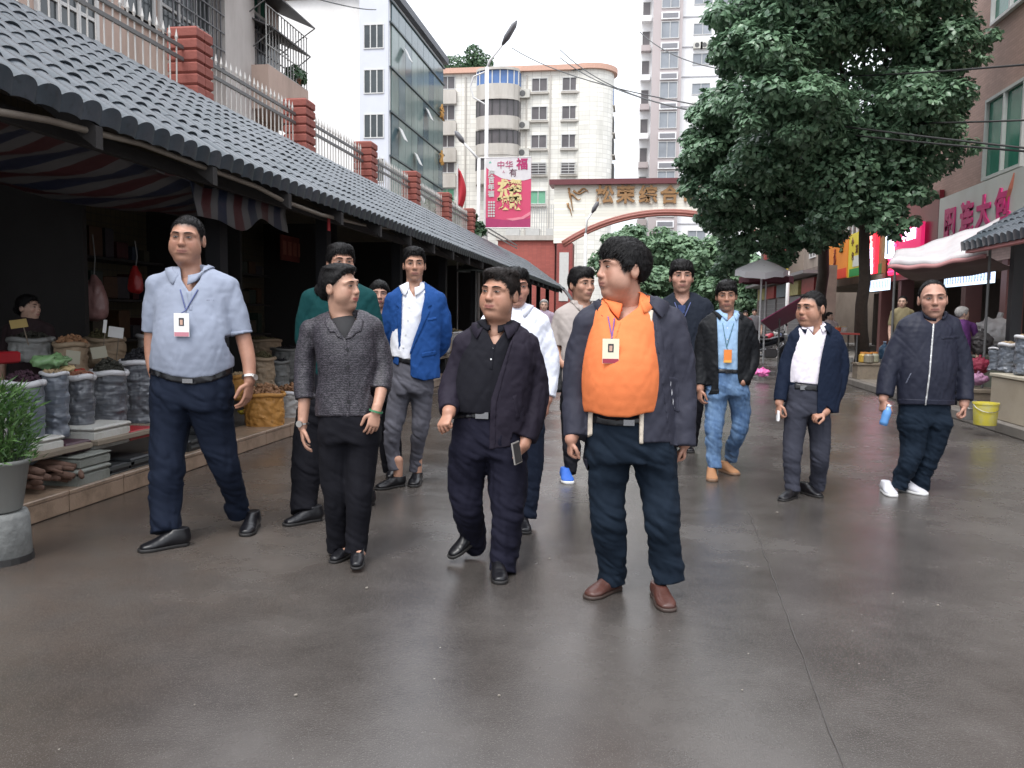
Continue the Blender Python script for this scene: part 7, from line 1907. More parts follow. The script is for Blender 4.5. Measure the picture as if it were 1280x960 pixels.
def jean_mat(name, a, b):
 m, nt, bs = nodes_of(name); L = nt.links.new
 tc = nt.nodes.new('ShaderNodeTexCoord'); n = nt.nodes.new('ShaderNodeTexNoise'); n.inputs['Scale'].default_value = 5; n.inputs['Detail'].default_value = 7; n.inputs['Roughness'].default_value = .7
 mp = nt.nodes.new('ShaderNodeMapping'); mp.inputs['Scale'].default_value = (1.5, 1.5, .6); L(tc.outputs['Object'], mp.inputs[0]); L(mp.outputs[0], n.inputs['Vector'])
 mr = nt.nodes.new('ShaderNodeMapRange'); mr.inputs[1].default_value = .36; mr.inputs[2].default_value = .64; L(n.outputs['Fac'], mr.inputs[0])
 mx = nt.nodes.new('ShaderNodeMix'); mx.data_type = 'RGBA'; mx.inputs[6].default_value = (*a, 1); mx.inputs[7].default_value = (*b, 1)
 L(mr.outputs[0], mx.inputs[0]); L(mx.outputs[2], bs.inputs['Base Color']); bs.inputs['Roughness'].default_value = .85
 nb = nt.nodes.new('ShaderNodeTexNoise'); nb.inputs['Scale'].default_value = 220; L(tc.outputs['Object'], nb.inputs['Vector'])
 bp = nt.nodes.new('ShaderNodeBump'); bp.inputs['Strength'].default_value = .3; bp.inputs['Distance'].default_value = .002; L(nb.outputs['Fac'], bp.inputs['Height']); L(bp.outputs[0], bs.inputs['Normal'])
 MATS[name] = m
 return m
# ================================================================ 12: navy jacket, grey trousers
def man_navy():
 p = Person('man with cropped hair in open navy jacket and grey trousers, looking sideways',
               {'l': ((974, 627), -48, 0, 0), 'r': ((1028, 623), 22, 0, 0)}, 258, seed=12, yaw=-6, skin=(.42, .245, .175))
 jk = cloth('navy_jacket_cloth', (.006, .011, .026), rough=.8); sh = cloth('pale_pink_white_shirt', (.66, .62, .68)); tr = cloth('charcoal_trousers', (.034, .036, .050))
 p.legs(tr, [(1008, 486, 24, .115), (1008, 505, 26, .12), (1008, 520, 26, .115)], [(996, 515, 15.5), (992, 545, 13), (990, 572, 11.5, -.02), (990, 595, 10), (991, 615, 9.5)],
           [(1022, 515, 15.5), (1025, 545, 13.5), (1025, 572, 12, -.03), (1023, 593, 10.5), (1022, 611, 10)], amp=.0045)
 p.rootc = p.P(1012, 460, 0)
 st = [(1009, 500, 22, .11, 0), (1009, 470, 24, .118, 0), (1012, 440, 24, .108, 0), (1016, 420, 22, .085, 0), (1018, 412, 12, .065, .01), (1018, 407, 7, .055, .02)]
 p.garment('shirt', sh, st, (), [(1002, 416, 5, .045, .02), (1018, 408, 7, .045, .02), (1034, 416, 5, .045, .02)], amp=.004, hem=[(900, 477), (995, 478), (1022, 481), (1100, 480)], cutpoly=[(1010, 395), (1028, 395), (1027, 409), (1017, 420), (1011, 410)])
 tor = [(1015, 525, 31, .13, 0), (1017, 495, 32, .135, 0), (1018, 460, 32, .13, 0), (1019, 435, 31, .115, 0), (1019, 420, 24, .082, .01), (1018, 412, 10, .065, .02)]
 aL = [(994, 425, 9, .02), (984, 450, 9, .03), (978, 478, 8.5, .01), (975, 501, 8, -.02)]
 aR = [(1044, 427, 10.5, .02), (1051, 452, 10.5, .03), (1048, 480, 10, .02), (1040, 503, 9, -.03), (1033, 514, 8, -.07)]
 p.garment('jacket', jk, tor, [aL, aR], [(995, 420, 8.5, .055, .02), (1007, 411, 8, .05, .02), (1018, 408, 8, .05, .02), (1029, 411, 8, .05, .02), (1043, 421, 9, .055, .02)], amp=.0040,
              ends=[sleeve_end(p, (975, 501, -.02), (978, 478, .01), .1), sleeve_end(p, (1033, 514, -.07), (1040, 503, -.03), .065)], hem=[(900, 512), (968, 512), (989, 515), (1022, 517), (1060, 516), (1100, 516)],
              cutpoly=[(1005, 395), (1032, 395), (1034, 412), (1026, 450), (1022, 480), (1021, 530), (988, 530), (990, 505), (998, 470), (1003, 440), (1004, 412)])
 belt(p, 'trousers', [(993, 479), (1022, 482), (1022, 489), (993, 486)], buckle=(1004, 484.5, 8, 5), off=.008)
 p.arm([(976, 492, 6, -.01), (974, 504, 5, -.03)], dict(d=(-.1, -.2, -1), curl=.7, **PALM_IN_L)); W1 = p.wrist + p.handD * .08 * p.u
 p.arm([(1038, 506, 6, -.04), (1030, 516, 5, -.10)], dict(d=(-1, -.3, -.35), n=(0, .4, -1), t=(-.3, -1, .2), curl=.9))
 p.head(1014, 364, 407, yaw=-36, pitch=2, neck=(1018, 413, .02), hair='crop', ht=.005, hl=-.002, fade=.018, slen=.3, w=1.0, jaw=1.04, fat=.2, age=.8, temple=.15)
 p.collar(p.P(1018, 410, .02), .056, sh, src='shirt', drop=.032, pt=.036, gap=20, fold=.030, lean=.008); p.collar(p.P(1018, 412, .015), .066, jk, src='jacket', drop=.02, pt=.045, gap=42, fold=.046, stand=.02, opn=.015, name='jacket_collar')
 paper = thing('folded_paper', 'small white folded paper in the hand of man in navy jacket', 'paper', W1)
 mb = MB(); mb.box((-.012, -.035, -.06), (.0, .03, .02)); mb.build('sheet', mat('paper_white', (.75, .75, .75)), paper); mb = MB(); mb.box((.001, -.03, -.055), (.006, .034, .016)); mb.build('fold', MATS['paper_white'], paper)
 p.put_shoes('dress', LEATHER, SOLE); p.core(tor, p.legj); p.finish()
# ================================================================ 13: zipped dark jacket, blue bottle
def man_zip():
 p = Person('older balding man in zipped dark jacket and white shoes, holding a blue bottle',
               {'l': ((1117, 622), -8, 0, 0), 'r': ((1160, 620), 30, 0, 0)}, 268, seed=13, yaw=6, skin=(.44, .27, .21), footlen=1.0)
 jk = cloth('dark_slate_jacket', (.017, .019, .032), rough=.5, amp_bump=.2); tr = cloth('dark_denim', (.006, .012, .022))
 p.legs(tr, [(1156, 500, 32, .125), (1156, 518, 33, .125), (1155, 534, 31, .12)], [(1141, 530, 18), (1141, 555, 15), (1136, 578, 12.5, -.04), (1128, 596, 11), (1123, 611, 10)],
           [(1170, 530, 18), (1166, 555, 15), (1158, 578, 13), (1151, 596, 12), (1149, 611, 11.5)], amp=.006)
 p.rootc = p.P(1158, 460, 0)
 tor = [(1157, 525, 33, .125, 0), (1157, 498, 36, .14, 0), (1159, 465, 37, .145, -.01), (1161, 435, 38, .13, 0), (1162, 415, 36, .11, 0), (1164, 405, 24, .08, .01), (1165, 397, 12, .065, .02)]
 aL = [(1133, 414, 13, .02), (1119, 442, 13, .03), (1110, 468, 12, .02), (1106, 492, 10.5, -.01)]
 aR = [(1189, 412, 12.5, .02), (1200, 442, 12.5, .03), (1205, 470, 11.5, .02), (1206, 498, 10, -.02)]
 p.garment('jacket', jk, tor, [aL, aR], [(1134, 409, 12, .058, .02), (1151, 400, 10, .055, .02), (1165, 396, 9, .055, .02), (1178, 399, 10, .055, .02), (1190, 407, 12, .058, .02)], amp=.0034,
              ends=[sleeve_end(p, (1105, 495, -.01), (1110, 468, .02), .09), sleeve_end(p, (1206, 501, -.02), (1205, 470, .02), .09)], hem=[(1000, 506), (1300, 506)], cutpoly=[(1152, 384), (1181, 384), (1179, 397), (1167, 406), (1155, 398)])
 p.patch('jacket', 'waist_band', jk, [(1110, 498), (1195, 500), (1195, 507), (1110, 505)], off=.004)
 p.patch('jacket', 'zip', mat('zip_metal', (.5, .5, .5), metal=.6, rough=.4), [(1166, 404), (1168.5, 404), (1163, 470), (1158, 507), (1155.5, 507), (1160.5, 470)], off=.007)
 p.patch('jacket', 'pocket_trim', mat('pocket_grey', (.10, .11, .15)), [(1138, 466), (1140, 466), (1133, 480), (1131, 480)], off=.004)
 p.patch('jacket', 'yoke', jk, [(1176, 421), (1198, 419), (1200, 423), (1176, 425)], off=.003)
 p.collar(p.P(1165, 401, .02), .064, jk, src='jacket', drop=.024, pt=.004, gap=16, fold=.010, stand=.042, opn=.010, lean=.01)
 p.arm([(1107, 486, 7, .0), (1104, 499, 5.5, -.02)], dict(d=(-.1, -.2, -1), curl=.8, thumb=.8, **PALM_IN_L)); W1 = p.wrist; 
 b = thing('water_bottle', 'blue plastic bottle hanging from the hand of the balding man', 'bottle', p.P(1108, 518, -.05))
 mb = MB(); mb.lathe([(.0, -.09), (.030, -.088), (.033, -.06), (.030, -.04), (.033, -.01), (.031, .03), (.018, .055), (.014, .06)], n=16, cap=False)
 o = mb.build('bottle_body', mat('blue_plastic', (.10, .26, .55), rough=.25), b, smooth=True); mb = MB(); mb.lathe([(.016, .056), (.017, .08), (.0, .081)], n=12); mb.build('cap', mat('bottle_cap', (.5, .6, .75), rough=.3), b, smooth=True)
 b.rotation_euler = (0, math.radians(14), 0)
 p.arm([(1206, 492, 7, -.01), (1205, 506, 5.5, -.03)], dict(d=(-.05, -.15, -1), curl=.9, thumb=.7, **PALM_IN_R))
 p.head(1166, 350, 397, yaw=8, pitch=2, tilt=-3, neck=(1165, 403, .02), hair='bald', ht=.007, hn=.0015, strands=1200, w=.98, jaw=1.02, age=1.2, brow=.7)
 p.put_shoes('sneaker', mat('white_grey_shoe', (.45, .45, .48), rough=.6, bump=.3), mat('white_sole', (.6, .6, .6))); p.core(tor, p.legj); p.finish()
# ================================================================ background people
def far_person(label, x, top, D, colr, trc, skin=(.45, .29, .22), yaw=0, hair='short', hairm=None, ht=.012, fat=1.0, h=1.62, seed=20, seat=False, **ho):
 """a whole figure D metres away, head top at (x, top)"""
 hd = at(x, top, D); zt = hd[2]; u = h / 1.70
 if zt < h * .75: h_ = h
 g = CO + (hd - CO); foot = A3(hd[0], hd[1], 0)
 fy = project(foot)[1]
 s = 1.0
 k = FPX / D * u      # px per body metre
 X = lambda dx: x + dx * k
 Y = lambda z: top + (1.70 - z) * k           # z measured from the soles
 p = Person.__new__(Person); p.h0 = .009; p.feet = {}; p.D = D; p.m = D / FPX; p.u = u; p.base = at(x, Y(0), D)
 p.root = thing('person', label, 'person', p.base); p.yaw = math.radians(yaw * .5); c, s_ = math.cos(p.yaw), math.sin(p.yaw)
 p.side = CAMRT * c + CAMFW * s_; p.front = unit(-CAMFW * c + CAMRT * s_); p.skin = np.array(skin); p.seed = seed; p.body = []; p.vols = {}
 f = fat; hh = max(.011, D / FPX * .8)
 p.rootc = p.P(x, Y(1.1), 0)
 for key, dx in (('l', -.10), ('r', .11)):
  toe = at(X(dx), Y(0), D - .12); ank = toe + CAMFW * .18; L = .26 * u
  p.feet[key] = dict(toe=toe, dir=-CAMFW, ank=at(X(dx), Y(0), D), L=L, pitch=0, D=D)
 p.legs(trc, [(X(0), Y(.98), .15 * f * k, .11 * f), (X(0), Y(.88), .165 * f * k, .12 * f), (X(0), Y(.80), .15 * f * k, .11 * f)],
           [(X(-.08), Y(.82), .088 * k), (X(-.09), Y(.5), .07 * k), (X(-.10), Y(.08), .055 * k)], [(X(.08), Y(.82), .088 * k), (X(.10), Y(.5), .07 * k), (X(.11), Y(.08), .055 * k)], amp=.004, h=hh)
 tor = [(X(0), Y(.88), .16 * f * k, .12 * f), (X(0), Y(1.05), .155 * f * k, .125 * f), (X(0), Y(1.25), .17 * f * k, .12 * f), (X(0), Y(1.36), .165 * k, .10), (X(0), Y(1.42), .10 * k, .07), (X(0), Y(1.44), .05 * k, .055)]
 aL = [(X(-.185), Y(1.36), .055 * k, .0), (X(-.235), Y(1.15), .052 * k, .03)]; aR = [(X(.185), Y(1.36), .055 * k, .0), (X(.235), Y(1.15), .052 * k, .03)]
 p.garment('shirt', colr, tor, [aL, aR], [(X(-.18), Y(1.38), .05 * k, .05), (X(0), Y(1.44), .045 * k, .045), (X(.18), Y(1.38), .05 * k, .05)], amp=.004, h=hh, hem=[(X(-1), Y(.92)), (X(1), Y(.92))])
 p.arm([(X(-.235), Y(1.16), .036 * k, .03), (X(-.25), Y(1.0), .034 * k, .02), (X(-.24), Y(.84), .026 * k, -.04)], dict(d=(.05, -.1, -1), **PALM_IN_L), h=hh * .7)
 p.arm([(X(.235), Y(1.16), .036 * k, .03), (X(.25), Y(1.0), .034 * k, .02), (X(.24), Y(.84), .026 * k, -.04)], dict(d=(-.05, -.1, -1), **PALM_IN_R), h=hh * .7)
 p.head(x, top, Y(1.46), yaw=yaw, neck=(x, Y(1.42), .02), hair=hair, hairm=hairm, ht=ht, **ho)
 p.put_shoes('dress', LEATHER, SOLE); p.finish()
 return p
# ================================================================ goods, stalls, street things
def plastic(name, col, streak=(.36, .37, .39), amt=.55, rough=.28):
 return mat(name, col, rough=rough, var=.2, scale=8, bump=.6, bscale=16, bdist=.012, bstretch=(.5, .5, 2.2), dirt=streak, dirt_amt=amt, dscale=9, stretch=(.5, .5, 5.5), spec=.6)
SACKD = plastic('dark_plastic_sack', (.078, .085, .100), amt=.35); SACKB = plastic('bluish_plastic_sack', (.105, .122, .150), amt=.3); SACKW = plastic('white_woven_sack', (.36, .35, .34), (.22, .21, .2), .3, .6); SACKG = plastic('grey_woven_sack', (.17, .175, .17), (.3, .3, .3), .3, .6)
SACKY = mat('yellow_mesh_sack', (.42, .20, .045), rough=.6, var=.25, scale=20, bump=.7, bscale=14, bdist=.02); SACKT = plastic('tan_sack', (.27, .20, .13), (.4, .33, .25), .3, .7)
RIMW = mat('rolled_rim', (.52, .52, .54), rough=.45, bump=.3)
def cont(name, col, bs=60): return mat(name, col, rough=.75, var=.45, scale=45, bump=1.0, bscale=bs, bdist=.015)
PURP = cont('dark_purple_fruit', (.035, .010, .022)); DKG = cont('dark_green_tea', (.028, .028, .020)); BLK = cont('black_fungus', (.010, .010, .014)); GING = cont('ginger_root', (.25, .13, .065), 30); GRN = cont('dry_herbs', (.09, .08, .035)); BEAN = cont('pale_nuts', (.33, .24, .14))
def lumps(c, rx, ry, rz, n, s, m, name, root, seed):
 rg = np.random.default_rng(seed); mb = MB()
 t = np.linspace(0, math.pi, 5); ph = np.linspace(0, 2 * math.pi, 7)[:-1]
 for i in range(n):
  a = rg.random() * 6.28; r = math.sqrt(rg.random()); p = np.array(c) + A3(rx * r * math.cos(a), ry * r * math.sin(a), rz * (1 - r * r) + rg.normal() * s * .3)
  Q = np.linalg.qr(rg.normal(size=(3, 3)))[0]; k = s * (.6 + .8 * rg.random()); V = np.array([[math.sin(u) * math.cos(v) * 1.0, math.sin(u) * math.sin(v) * .6, math.cos(u) * .5] for u in t[1:-1] for v in ph] + [[0, 0, .5], [0, 0, -.5]]) * k
  V = V @ Q.T + p; F = []
  for a_ in range(2):
   for b_ in range(6): F.append((a_ * 6 + b_, (a_ + 1) * 6 + b_, (a_ + 1) * 6 + (b_ + 1) % 6, a_ * 6 + (b_ + 1) % 6))
  for b_ in range(6): F.append((18, b_, (b_ + 1) % 6)); F.append((19, 12 + (b_ + 1) % 6, 12 + b_))
  mb.add(V, F)
 o = mb.build(name, m, root, smooth=True, recalc=False); o['kind'] = 'stuff'; return o
def sack(px, top, bot, hw, X, label, body, content, heap=.06, lump=0, group=None, seed=1, lean=0.0, pt=None):
 b = pt if pt is not None else on_x(px, bot, X); m = -(( b - CO) @ CR)[2] / FPX; h = (bot - top) * m; r = hw * m
 t = thing('goods_sack', label, 'sack', b, group); v = Vol(A3(-r * 1.5, -r * 1.5, -.03), A3(r * 1.5, r * 1.5, h + .05), max(.011, m * 1.0))
 v.chain([A3(0, 0, r * .35), A3(0, 0, h * .4), A3(lean, 0, h * .8), A3(lean, 0, h * 1.1)], [r * .85, r * .97, r * .97, r * .95], k=0); v.ell((0, 0, r * .25), (r * .98, r * .98, r * .35), k=.05)
 v.cut(lambda Q: np.maximum(-Q[:, 2], Q[:, 2] - h)); v.fold(lambda Q: fold_noise(Q, .010, (7, 7, 13), seed) + fold_noise(Q, .006, (14, 14, 5), seed + 3))
 VV, FF = v.surf(); obj('bag', mesh_np('bag', VV, FF, body), t)
 n = 26; mb = MB(); R = [A3(lean + r * .97 * math.cos(a) * (1 + .04 * math.sin(5 * a + seed)), r * .97 * math.sin(a) * (1 + .04 * math.cos(4 * a)), h - .004 + .008 * math.sin(3 * a + seed)) for a in np.linspace(0, 2 * math.pi, n)]
 mb.tube(R, .018 if r > .1 else .011, n=7, squash=1.3); mb.build('rolled_rim', RIMW if body in (SACKD, SACKB, SACKW) else body, t, smooth=True)
 G = []; rg = np.random.default_rng(seed)
 for i in range(9):
  for j in range(24):
   q = i / 8; a = j / 24 * 2 * math.pi; G.append((lean + r * .93 * q * math.cos(a), r * .93 * q * math.sin(a), h - .012 + heap * (1 - q ** 1.6) + rg.normal() * (.006 if q < 1 else 0)))
 F = [(i * 24 + j, i * 24 + (j + 1) % 24, (i + 1) * 24 + (j + 1) % 24, (i + 1) * 24 + j) for i in range(8) for j in range(24)]
 obj('contents', mesh_np('contents', G, [tuple(reversed(f)) for f in F], content), t)
 lumps((lean, 0, h + .004), r * .85, r * .85, heap, lump or 160, .030 if lump else .016, content, 'loose_pieces', t, seed)
 return t
sack(33, 478, 577, 24, -4.15, 'dark plastic sack of dark purple dried fruit, nearest the green plant', SACKB, PURP, .07, seed=1)
sack(71, 466, 548, 16, -4.15, 'closed looking bluish clear bag between the purple fruit and the grey bag', SACKB, BEAN, .0, seed=2)
sack(103, 470, 556, 16.5, -4.15, 'dark grey plastic bag with reddish packets on top, third in the row', SACKD, cont('red_brown_packets', (.22, .09, .05)), .03, seed=3)
sack(138, 465, 538, 21.5, -4.2, 'dark plastic sack heaped with dark green tea, fourth in the row', SACKD, DKG, .10, seed=4)
sack(178, 452, 531, 25, -4.25, 'tall dark sack heaped with black fungus beside the man in the polo', SACKD, BLK, .11, seed=5)
sack(-6, 492, 585, 15, -4.05, 'white bag cut by the left edge of the picture above the plant', SACKW, BEAN, .02, seed=6)
sack(40, 424, 452, 26, -5.1, 'open grey sack of dark leaves in the second row below the vendor', SACKG, DKG, .05, seed=7)
sack(132, 424, 458, 24, -5.2, 'brown sack lying in shadow behind the price cards', SACKT, GRN, .10, seed=8)
sack(200, 420, 455, 26, -4.95, 'pale sack of olive herbs in the second row behind the polo shirt', SACKW, GRN, .08, seed=9)
sack(90, 430, 470, 20, -4.8, 'low sack with brown dried slices in the middle of the second row', SACKT, GING, .05, lump=60, seed=10)
ys = sack(331, 492, 546, 25, -4.0, 'bulging yellow mesh sack of ginger on the edge of the plinth', SACKY, GING, .09, lump=90, seed=11)
sack(362, 490, 530, 16, -4.05, 'white woven sack of ginger lumps beside the woman in patterned jacket', SACKW, GING, .08, lump=60, seed=12)
sack(328, 448, 486, 16, -4.6, 'small tan sack of brown herbs behind the yellow sack', SACKT, GRN, .07, seed=13)
sack(350, 452, 484, 12, -4.75, 'small grey sack behind the yellow mesh sack', SACKG, BLK, .02, seed=14)
sack(364, 436, 478, 24, -5.0, 'wide grey sack of black dried goods deep in the stall', SACKG, BLK, .03, seed=15)
sack(330, 425, 450, 22, -5.6, 'flat brown sack at the back of the stall under the red price card', SACKT, GRN, .03, seed=16)
sack(300, 470, 500, 14, -4.3, 'yellow and white bag half hidden behind the hand of the man in polo', SACKY, BEAN, .03, seed=17)
for i in range(9):
 y = 12.4 + i * .72; z = .13; sack(0, 0, 0, 0, 0, 'pale sack in the far row of goods beyond the man in blue blazer', [SACKW, SACKT, SACKW][i % 3], [BEAN, GING, GRN][i % 3], .05, group='far row of pale sacks', seed=20 + i, pt=A3(-4.15 - .12 * (i % 2), y, z)) if False else None
for i in range(10):
 y = 13.0 + i * .62; b = A3(-4.12 - .1 * (i % 2), y, .55); pxx, pyy = project(b); m = y / FPX * 1.0
 sack(pxx, pyy - .42 / m, pyy, .27 / m, 0, ['nearest', 'second', 'third', 'fourth', 'fifth', 'sixth', 'seventh', 'eighth', 'ninth', 'farthest'][i] + ' pale open sack on the far low bench, counted from its near end', [SACKW, SACKT, SACKW][i % 3], [BEAN, GING, GRN][i % 3], .06, group='far row of pale sacks', seed=20 + i, pt=b)
WOOD = mat('weathered_wood', (.20, .165, .125), rough=.8, var=.3, scale=5, bump=.4, bscale=30, bstretch=(4, .6, 4), stretch=(3, .5, 3))
def slab(name, label, cat, lo, hi, m, part='board', bev=.006, extra=None):
 lo, hi = np.array(lo, float), np.array(hi, float); c = (lo + hi) / 2 * A3(1, 1, 0) + A3(0, 0, lo[2]); t = thing(name, label, cat, c); mb = MB(); mb.box(lo - c, hi - c, bev=bev); mb.build(part, m, t); return t, c
t, c = slab('bench', 'low bench carrying the far row of pale sacks', 'bench', (-4.6, 12.6, .47), (-3.95, 19.2, .53), WOOD)
for dx in (-.25, .25):
 for dy in (-3, 0, 3): mb = MB(); mb.box((dx - .03, dy - .03, -.34), (dx + .03, dy + .03, 0)); mb.build('leg', WOOD, t)
y0 = on_x(20, 585, -3.9)[1]; y1 = on_x(113, 565, -3.9)[1]; y2 = on_x(192, 540, -3.9)[1]
for (a, b, lab) in ((y0 - 1.6, y1, 'weathered plank under the nearest plastic sacks'), (y1 + .06, y2 + .4, 'weathered plank under the sacks of tea and black fungus')):
 t, c = slab('plank', lab, 'plank', (-4.10, a, .375), (-3.88, b, .415), WOOD); mb = MB(); [mb.box((-.72 + .2 * k, a - c[1], -.0), (-.56 + .2 * k, b - c[1], .035)) for k in range(3)]; mb.build('board', WOOD, t)
FOAM = mat('foam_white', (.50, .50, .47), rough=.7, var=.08, bump=.3, dirt=(.25, .22, .17), dirt_amt=.6, dscale=6); GFOAM = mat('foam_grey', (.19, .20, .18), rough=.75, var=.12, bump=.3, dirt=(.09, .09, .07), dirt_amt=.6, dscale=4)
def crate(label, pxa, pxb, top, bot, X, m, depth=.4, name='foam_box', cat='box', lid=True):
 a = on_x(pxa, bot, X); b = on_x(pxb, bot, X); z0 = on_x((pxa + pxb) / 2, bot, X)[2]; z1 = on_x((pxa + pxb) / 2, top, X)[2]; c = A3(X, (a[1] + b[1]) / 2, z0); h = z1 - z0; w = (b[1] - a[1]) / 2
 t = thing(name, label, cat, c); mb = MB(); mb.box((-depth, -w, 0), (0, w, h * (.8 if lid else 1)), bev=.012); mb.build('box_body', m, t)
 if lid: mb = MB(); mb.box((-depth - .008, -w - .008, h * .8 + .004), (.008, w + .008, h), bev=.012); mb.build('lid', m, t)
 return t
crate('white foam box wedged under the bluish clear bag', 55, 80, 546, 572, -3.95, FOAM, .25); crate('dark patterned tin box under the third bag', 83, 114, 552, 566, -3.93, mat('dark_tin', (.05, .02, .03), rough=.4, var=.8, scale=30), .2, 'tin_box', lid=False)
crate('white foam block under the sack of dark green tea', 118, 163, 530, 558, -3.93, FOAM, .26); crate('red gift boxes beside the foam block under the black fungus', 163, 193, 536, 548, -3.92, mat('gift_red', (.36, .015, .02), rough=.35, var=.3, scale=25), .2, 'gift_box')
crate('tall greenish grey foam box on the plinth under the planks', 97, 138, 583, 614, -3.80, GFOAM, .35); crate('smaller greenish grey foam box on top of the tall one', 100, 138, 567, 582, -3.81, GFOAM, .33)
for i, (a, b, t0, b0) in enumerate(((141, 162, 580, 612), (164, 190, 570, 604), (236, 262, 548, 575), (268, 290, 536, 560))):
 t = crate(['black plastic crate beside the greenish foam box', 'second black plastic crate under the tea and fungus sacks', 'dark crate glimpsed between the legs of the man in polo', 'dark crate just right of the legs of the man in polo'][i], a, b, t0, b0 - 6, -3.83, mat('black_crate', (.018, .02, .022), rough=.5), .35, 'plastic_crate', 'crate', lid=False)
 mb = MB(); [mb.box((.001, -.15, .03 + k * .05), (.012, .15, .055 + k * .05)) for k in range(3)]; mb.build('crate_ribs', mat('crate_edge', (.05, .055, .055), rough=.5), t)
def rod_pile(name, label, cat, c, n, m, seed, L=.3):
 t = thing(name, label, cat, c); rg = np.random.default_rng(seed)
 for i in range(n):
  p = A3(rg.normal() * .05, rg.normal() * .14, .02 + .20 * rg.random() * (1 - i / n / 2)); d = unit(A3(1.0, rg.normal() * .5, rg.normal() * .15)); l = L * (.5 + .7 * rg.random()); r = .012 + .022 * rg.random(); mb = MB(); mb.tube([p - d * l * .6, p + A3(0, .01, .01), p + d * l * .5], [r * .8, r, r * .7], n=7); mb.build('root_piece', m, t, smooth=True)
rod_pile('root_bundle', 'heap of brown woody roots spilling over the plinth beside the plant bucket', 'roots', on_x(52, 650, -3.98) * A3(1, 1, 0) + A3(0, 0, .15), 26, mat('root_brown', (.11, .060, .042), rough=.8, var=.35, scale=20, bump=.6), 3)
rod_pile('root_bundle', 'few pale dried roots in the shadow under the first plank', 'roots', on_x(82, 618, -4.3) * A3(1, 1, 0) + A3(0, 0, .15), 12, mat('root_pale', (.25, .21, .15), rough=.8, var=.35, scale=20, bump=.6), 4)
PAPR = mat('card_cream', (.40, .38, .30), rough=.7, var=.06); 
for i, (px, py, w, h, X, c_, lab) in enumerate(((95, 447, .075, .11, -4.5, PAPR, 'cream price card left of the heap of dark green tea'), (128, 440, .085, .10, -4.5, PAPR, 'cream price card behind the heap of dark green tea'), (149, 416, .09, .10, -4.7, WHITE_PL, 'white square card standing behind the black fungus'), (28, 404, .09, .07, -5.0, mat('card_yellow', (.38, .28, .10), rough=.7), 'small yellow card on the grey sack near the vendor'), (132, 408, .02, .12, -4.7, WHITE_PL, 'thin white card seen edge on beside the white square card'))):
 q = on_x(px, py, X); t = thing('price_card', lab, 'price card', q); mb = MB(); mb.box((-w, -.004, -h / 2), (w * .4, .004, h / 2)); o = mb.build('card', c_, t); mb = MB(); mb.tube([(0, 0.01, -h * .5), (0, .02, -h * .5 - .25)], .005, n=5); mb.build('stick', WOOD, t); t.rotation_euler = (.25, -.15 * (1 if i % 2 else -1), .5)
red = crate('red plastic packet at the left edge beside the purple fruit', -14, 26, 440, 455, -4.75, mat('red_packet', (.40, .02, .03), rough=.35), .15, 'packet', 'packet', lid=False)
for (px, py, s, col, lab, nm) in ((62, 452, .20, (.16, .28, .13), 'green and white crinkled bag lying behind the clear bag', 'produce_bag'), (78, 462, .13, (.55, .42, .22), 'pale yellow packet on top of the row of bags', 'packet'), (98, 464, .07, (.35, .04, .03), 'small red packet on top of the grey bag', 'packet'), (304, 515, .09, (.55, .42, .05), 'small yellow and white packet hanging by the hand of the man in polo', 'packet')):
 q = on_x(px, py, -4.35); t = thing(nm, lab, 'packet', q); v = Vol(A3(-s, -s, -s), A3(s, s, s), max(.01, s / 14)); v.ell((0, 0, 0), (s * .55, s * .85, s * .3), k=0); v.fold(lambda Q: fold_noise(Q, s * .10, (2 / s, 2 / s, 3 / s), int(px))); VV, FF = v.surf(); obj('wrapper', mesh_np('wrapper', VV, FF, mat('wrap_%d' % px, col, rough=.25, var=.4, scale=12)), t); mb = MB(); mb.tube([(0, s * .7, 0), (0, s * .95, .01)], s * .15, n=6); mb.build('tied_end', MATS['wrap_%d' % px], t)
bx = ground(-2, 700); st = thing('concrete_tub', 'rough grey concrete tub at the near left corner under the plant bucket', 'tub', bx); mb = MB(); mb.lathe([(.13, 0), (.165, .03), (.16, .24), (.15, .27), (.13, .27)], n=24, wob=.015); mb.build('tub_body', mat('tub_concrete', (.16, .165, .16), rough=.8, var=.4, scale=14, bump=.5), st, smooth=True); mb = MB(); mb.lathe([(.168, .0), (.175, .0), (.17, .035), (.165, .035)], n=24); mb.build('base_ring', MATS['black_sole'], st)
pb_ = thing('plant_bucket', 'grey bucket of bushy narrow leaved green plants at the near left corner', 'potted plant', bx + A3(0, 0, .275)); mb = MB(); mb.lathe([(.11, 0), (.125, .01), (.165, .26), (.178, .262), (.178, .285), (.155, .28), (.15, .2)], n=26, cap=False); mb.build('bucket', mat('bucket_grey', (.22, .225, .215), rough=.5, var=.2, scale=6, dirt=(.1, .09, .07), dirt_amt=.5), pb_, smooth=True)
mb = MB(); rg = np.random.default_rng(8)
for i in range(30): a = rg.random() * 6.28; r = .12 * rg.random(); mb.tube([A3(r * math.cos(a), r * math.sin(a), .1), A3(r * 1.6 * math.cos(a), r * 1.6 * math.sin(a), .35), A3(r * 2.2 * math.cos(a), r * 2.2 * math.sin(a), .55)], .005, n=4)
mb.build('stems', mat('stem_green', (.06, .10, .03)), pb_)
V = []; F = []; n = 0
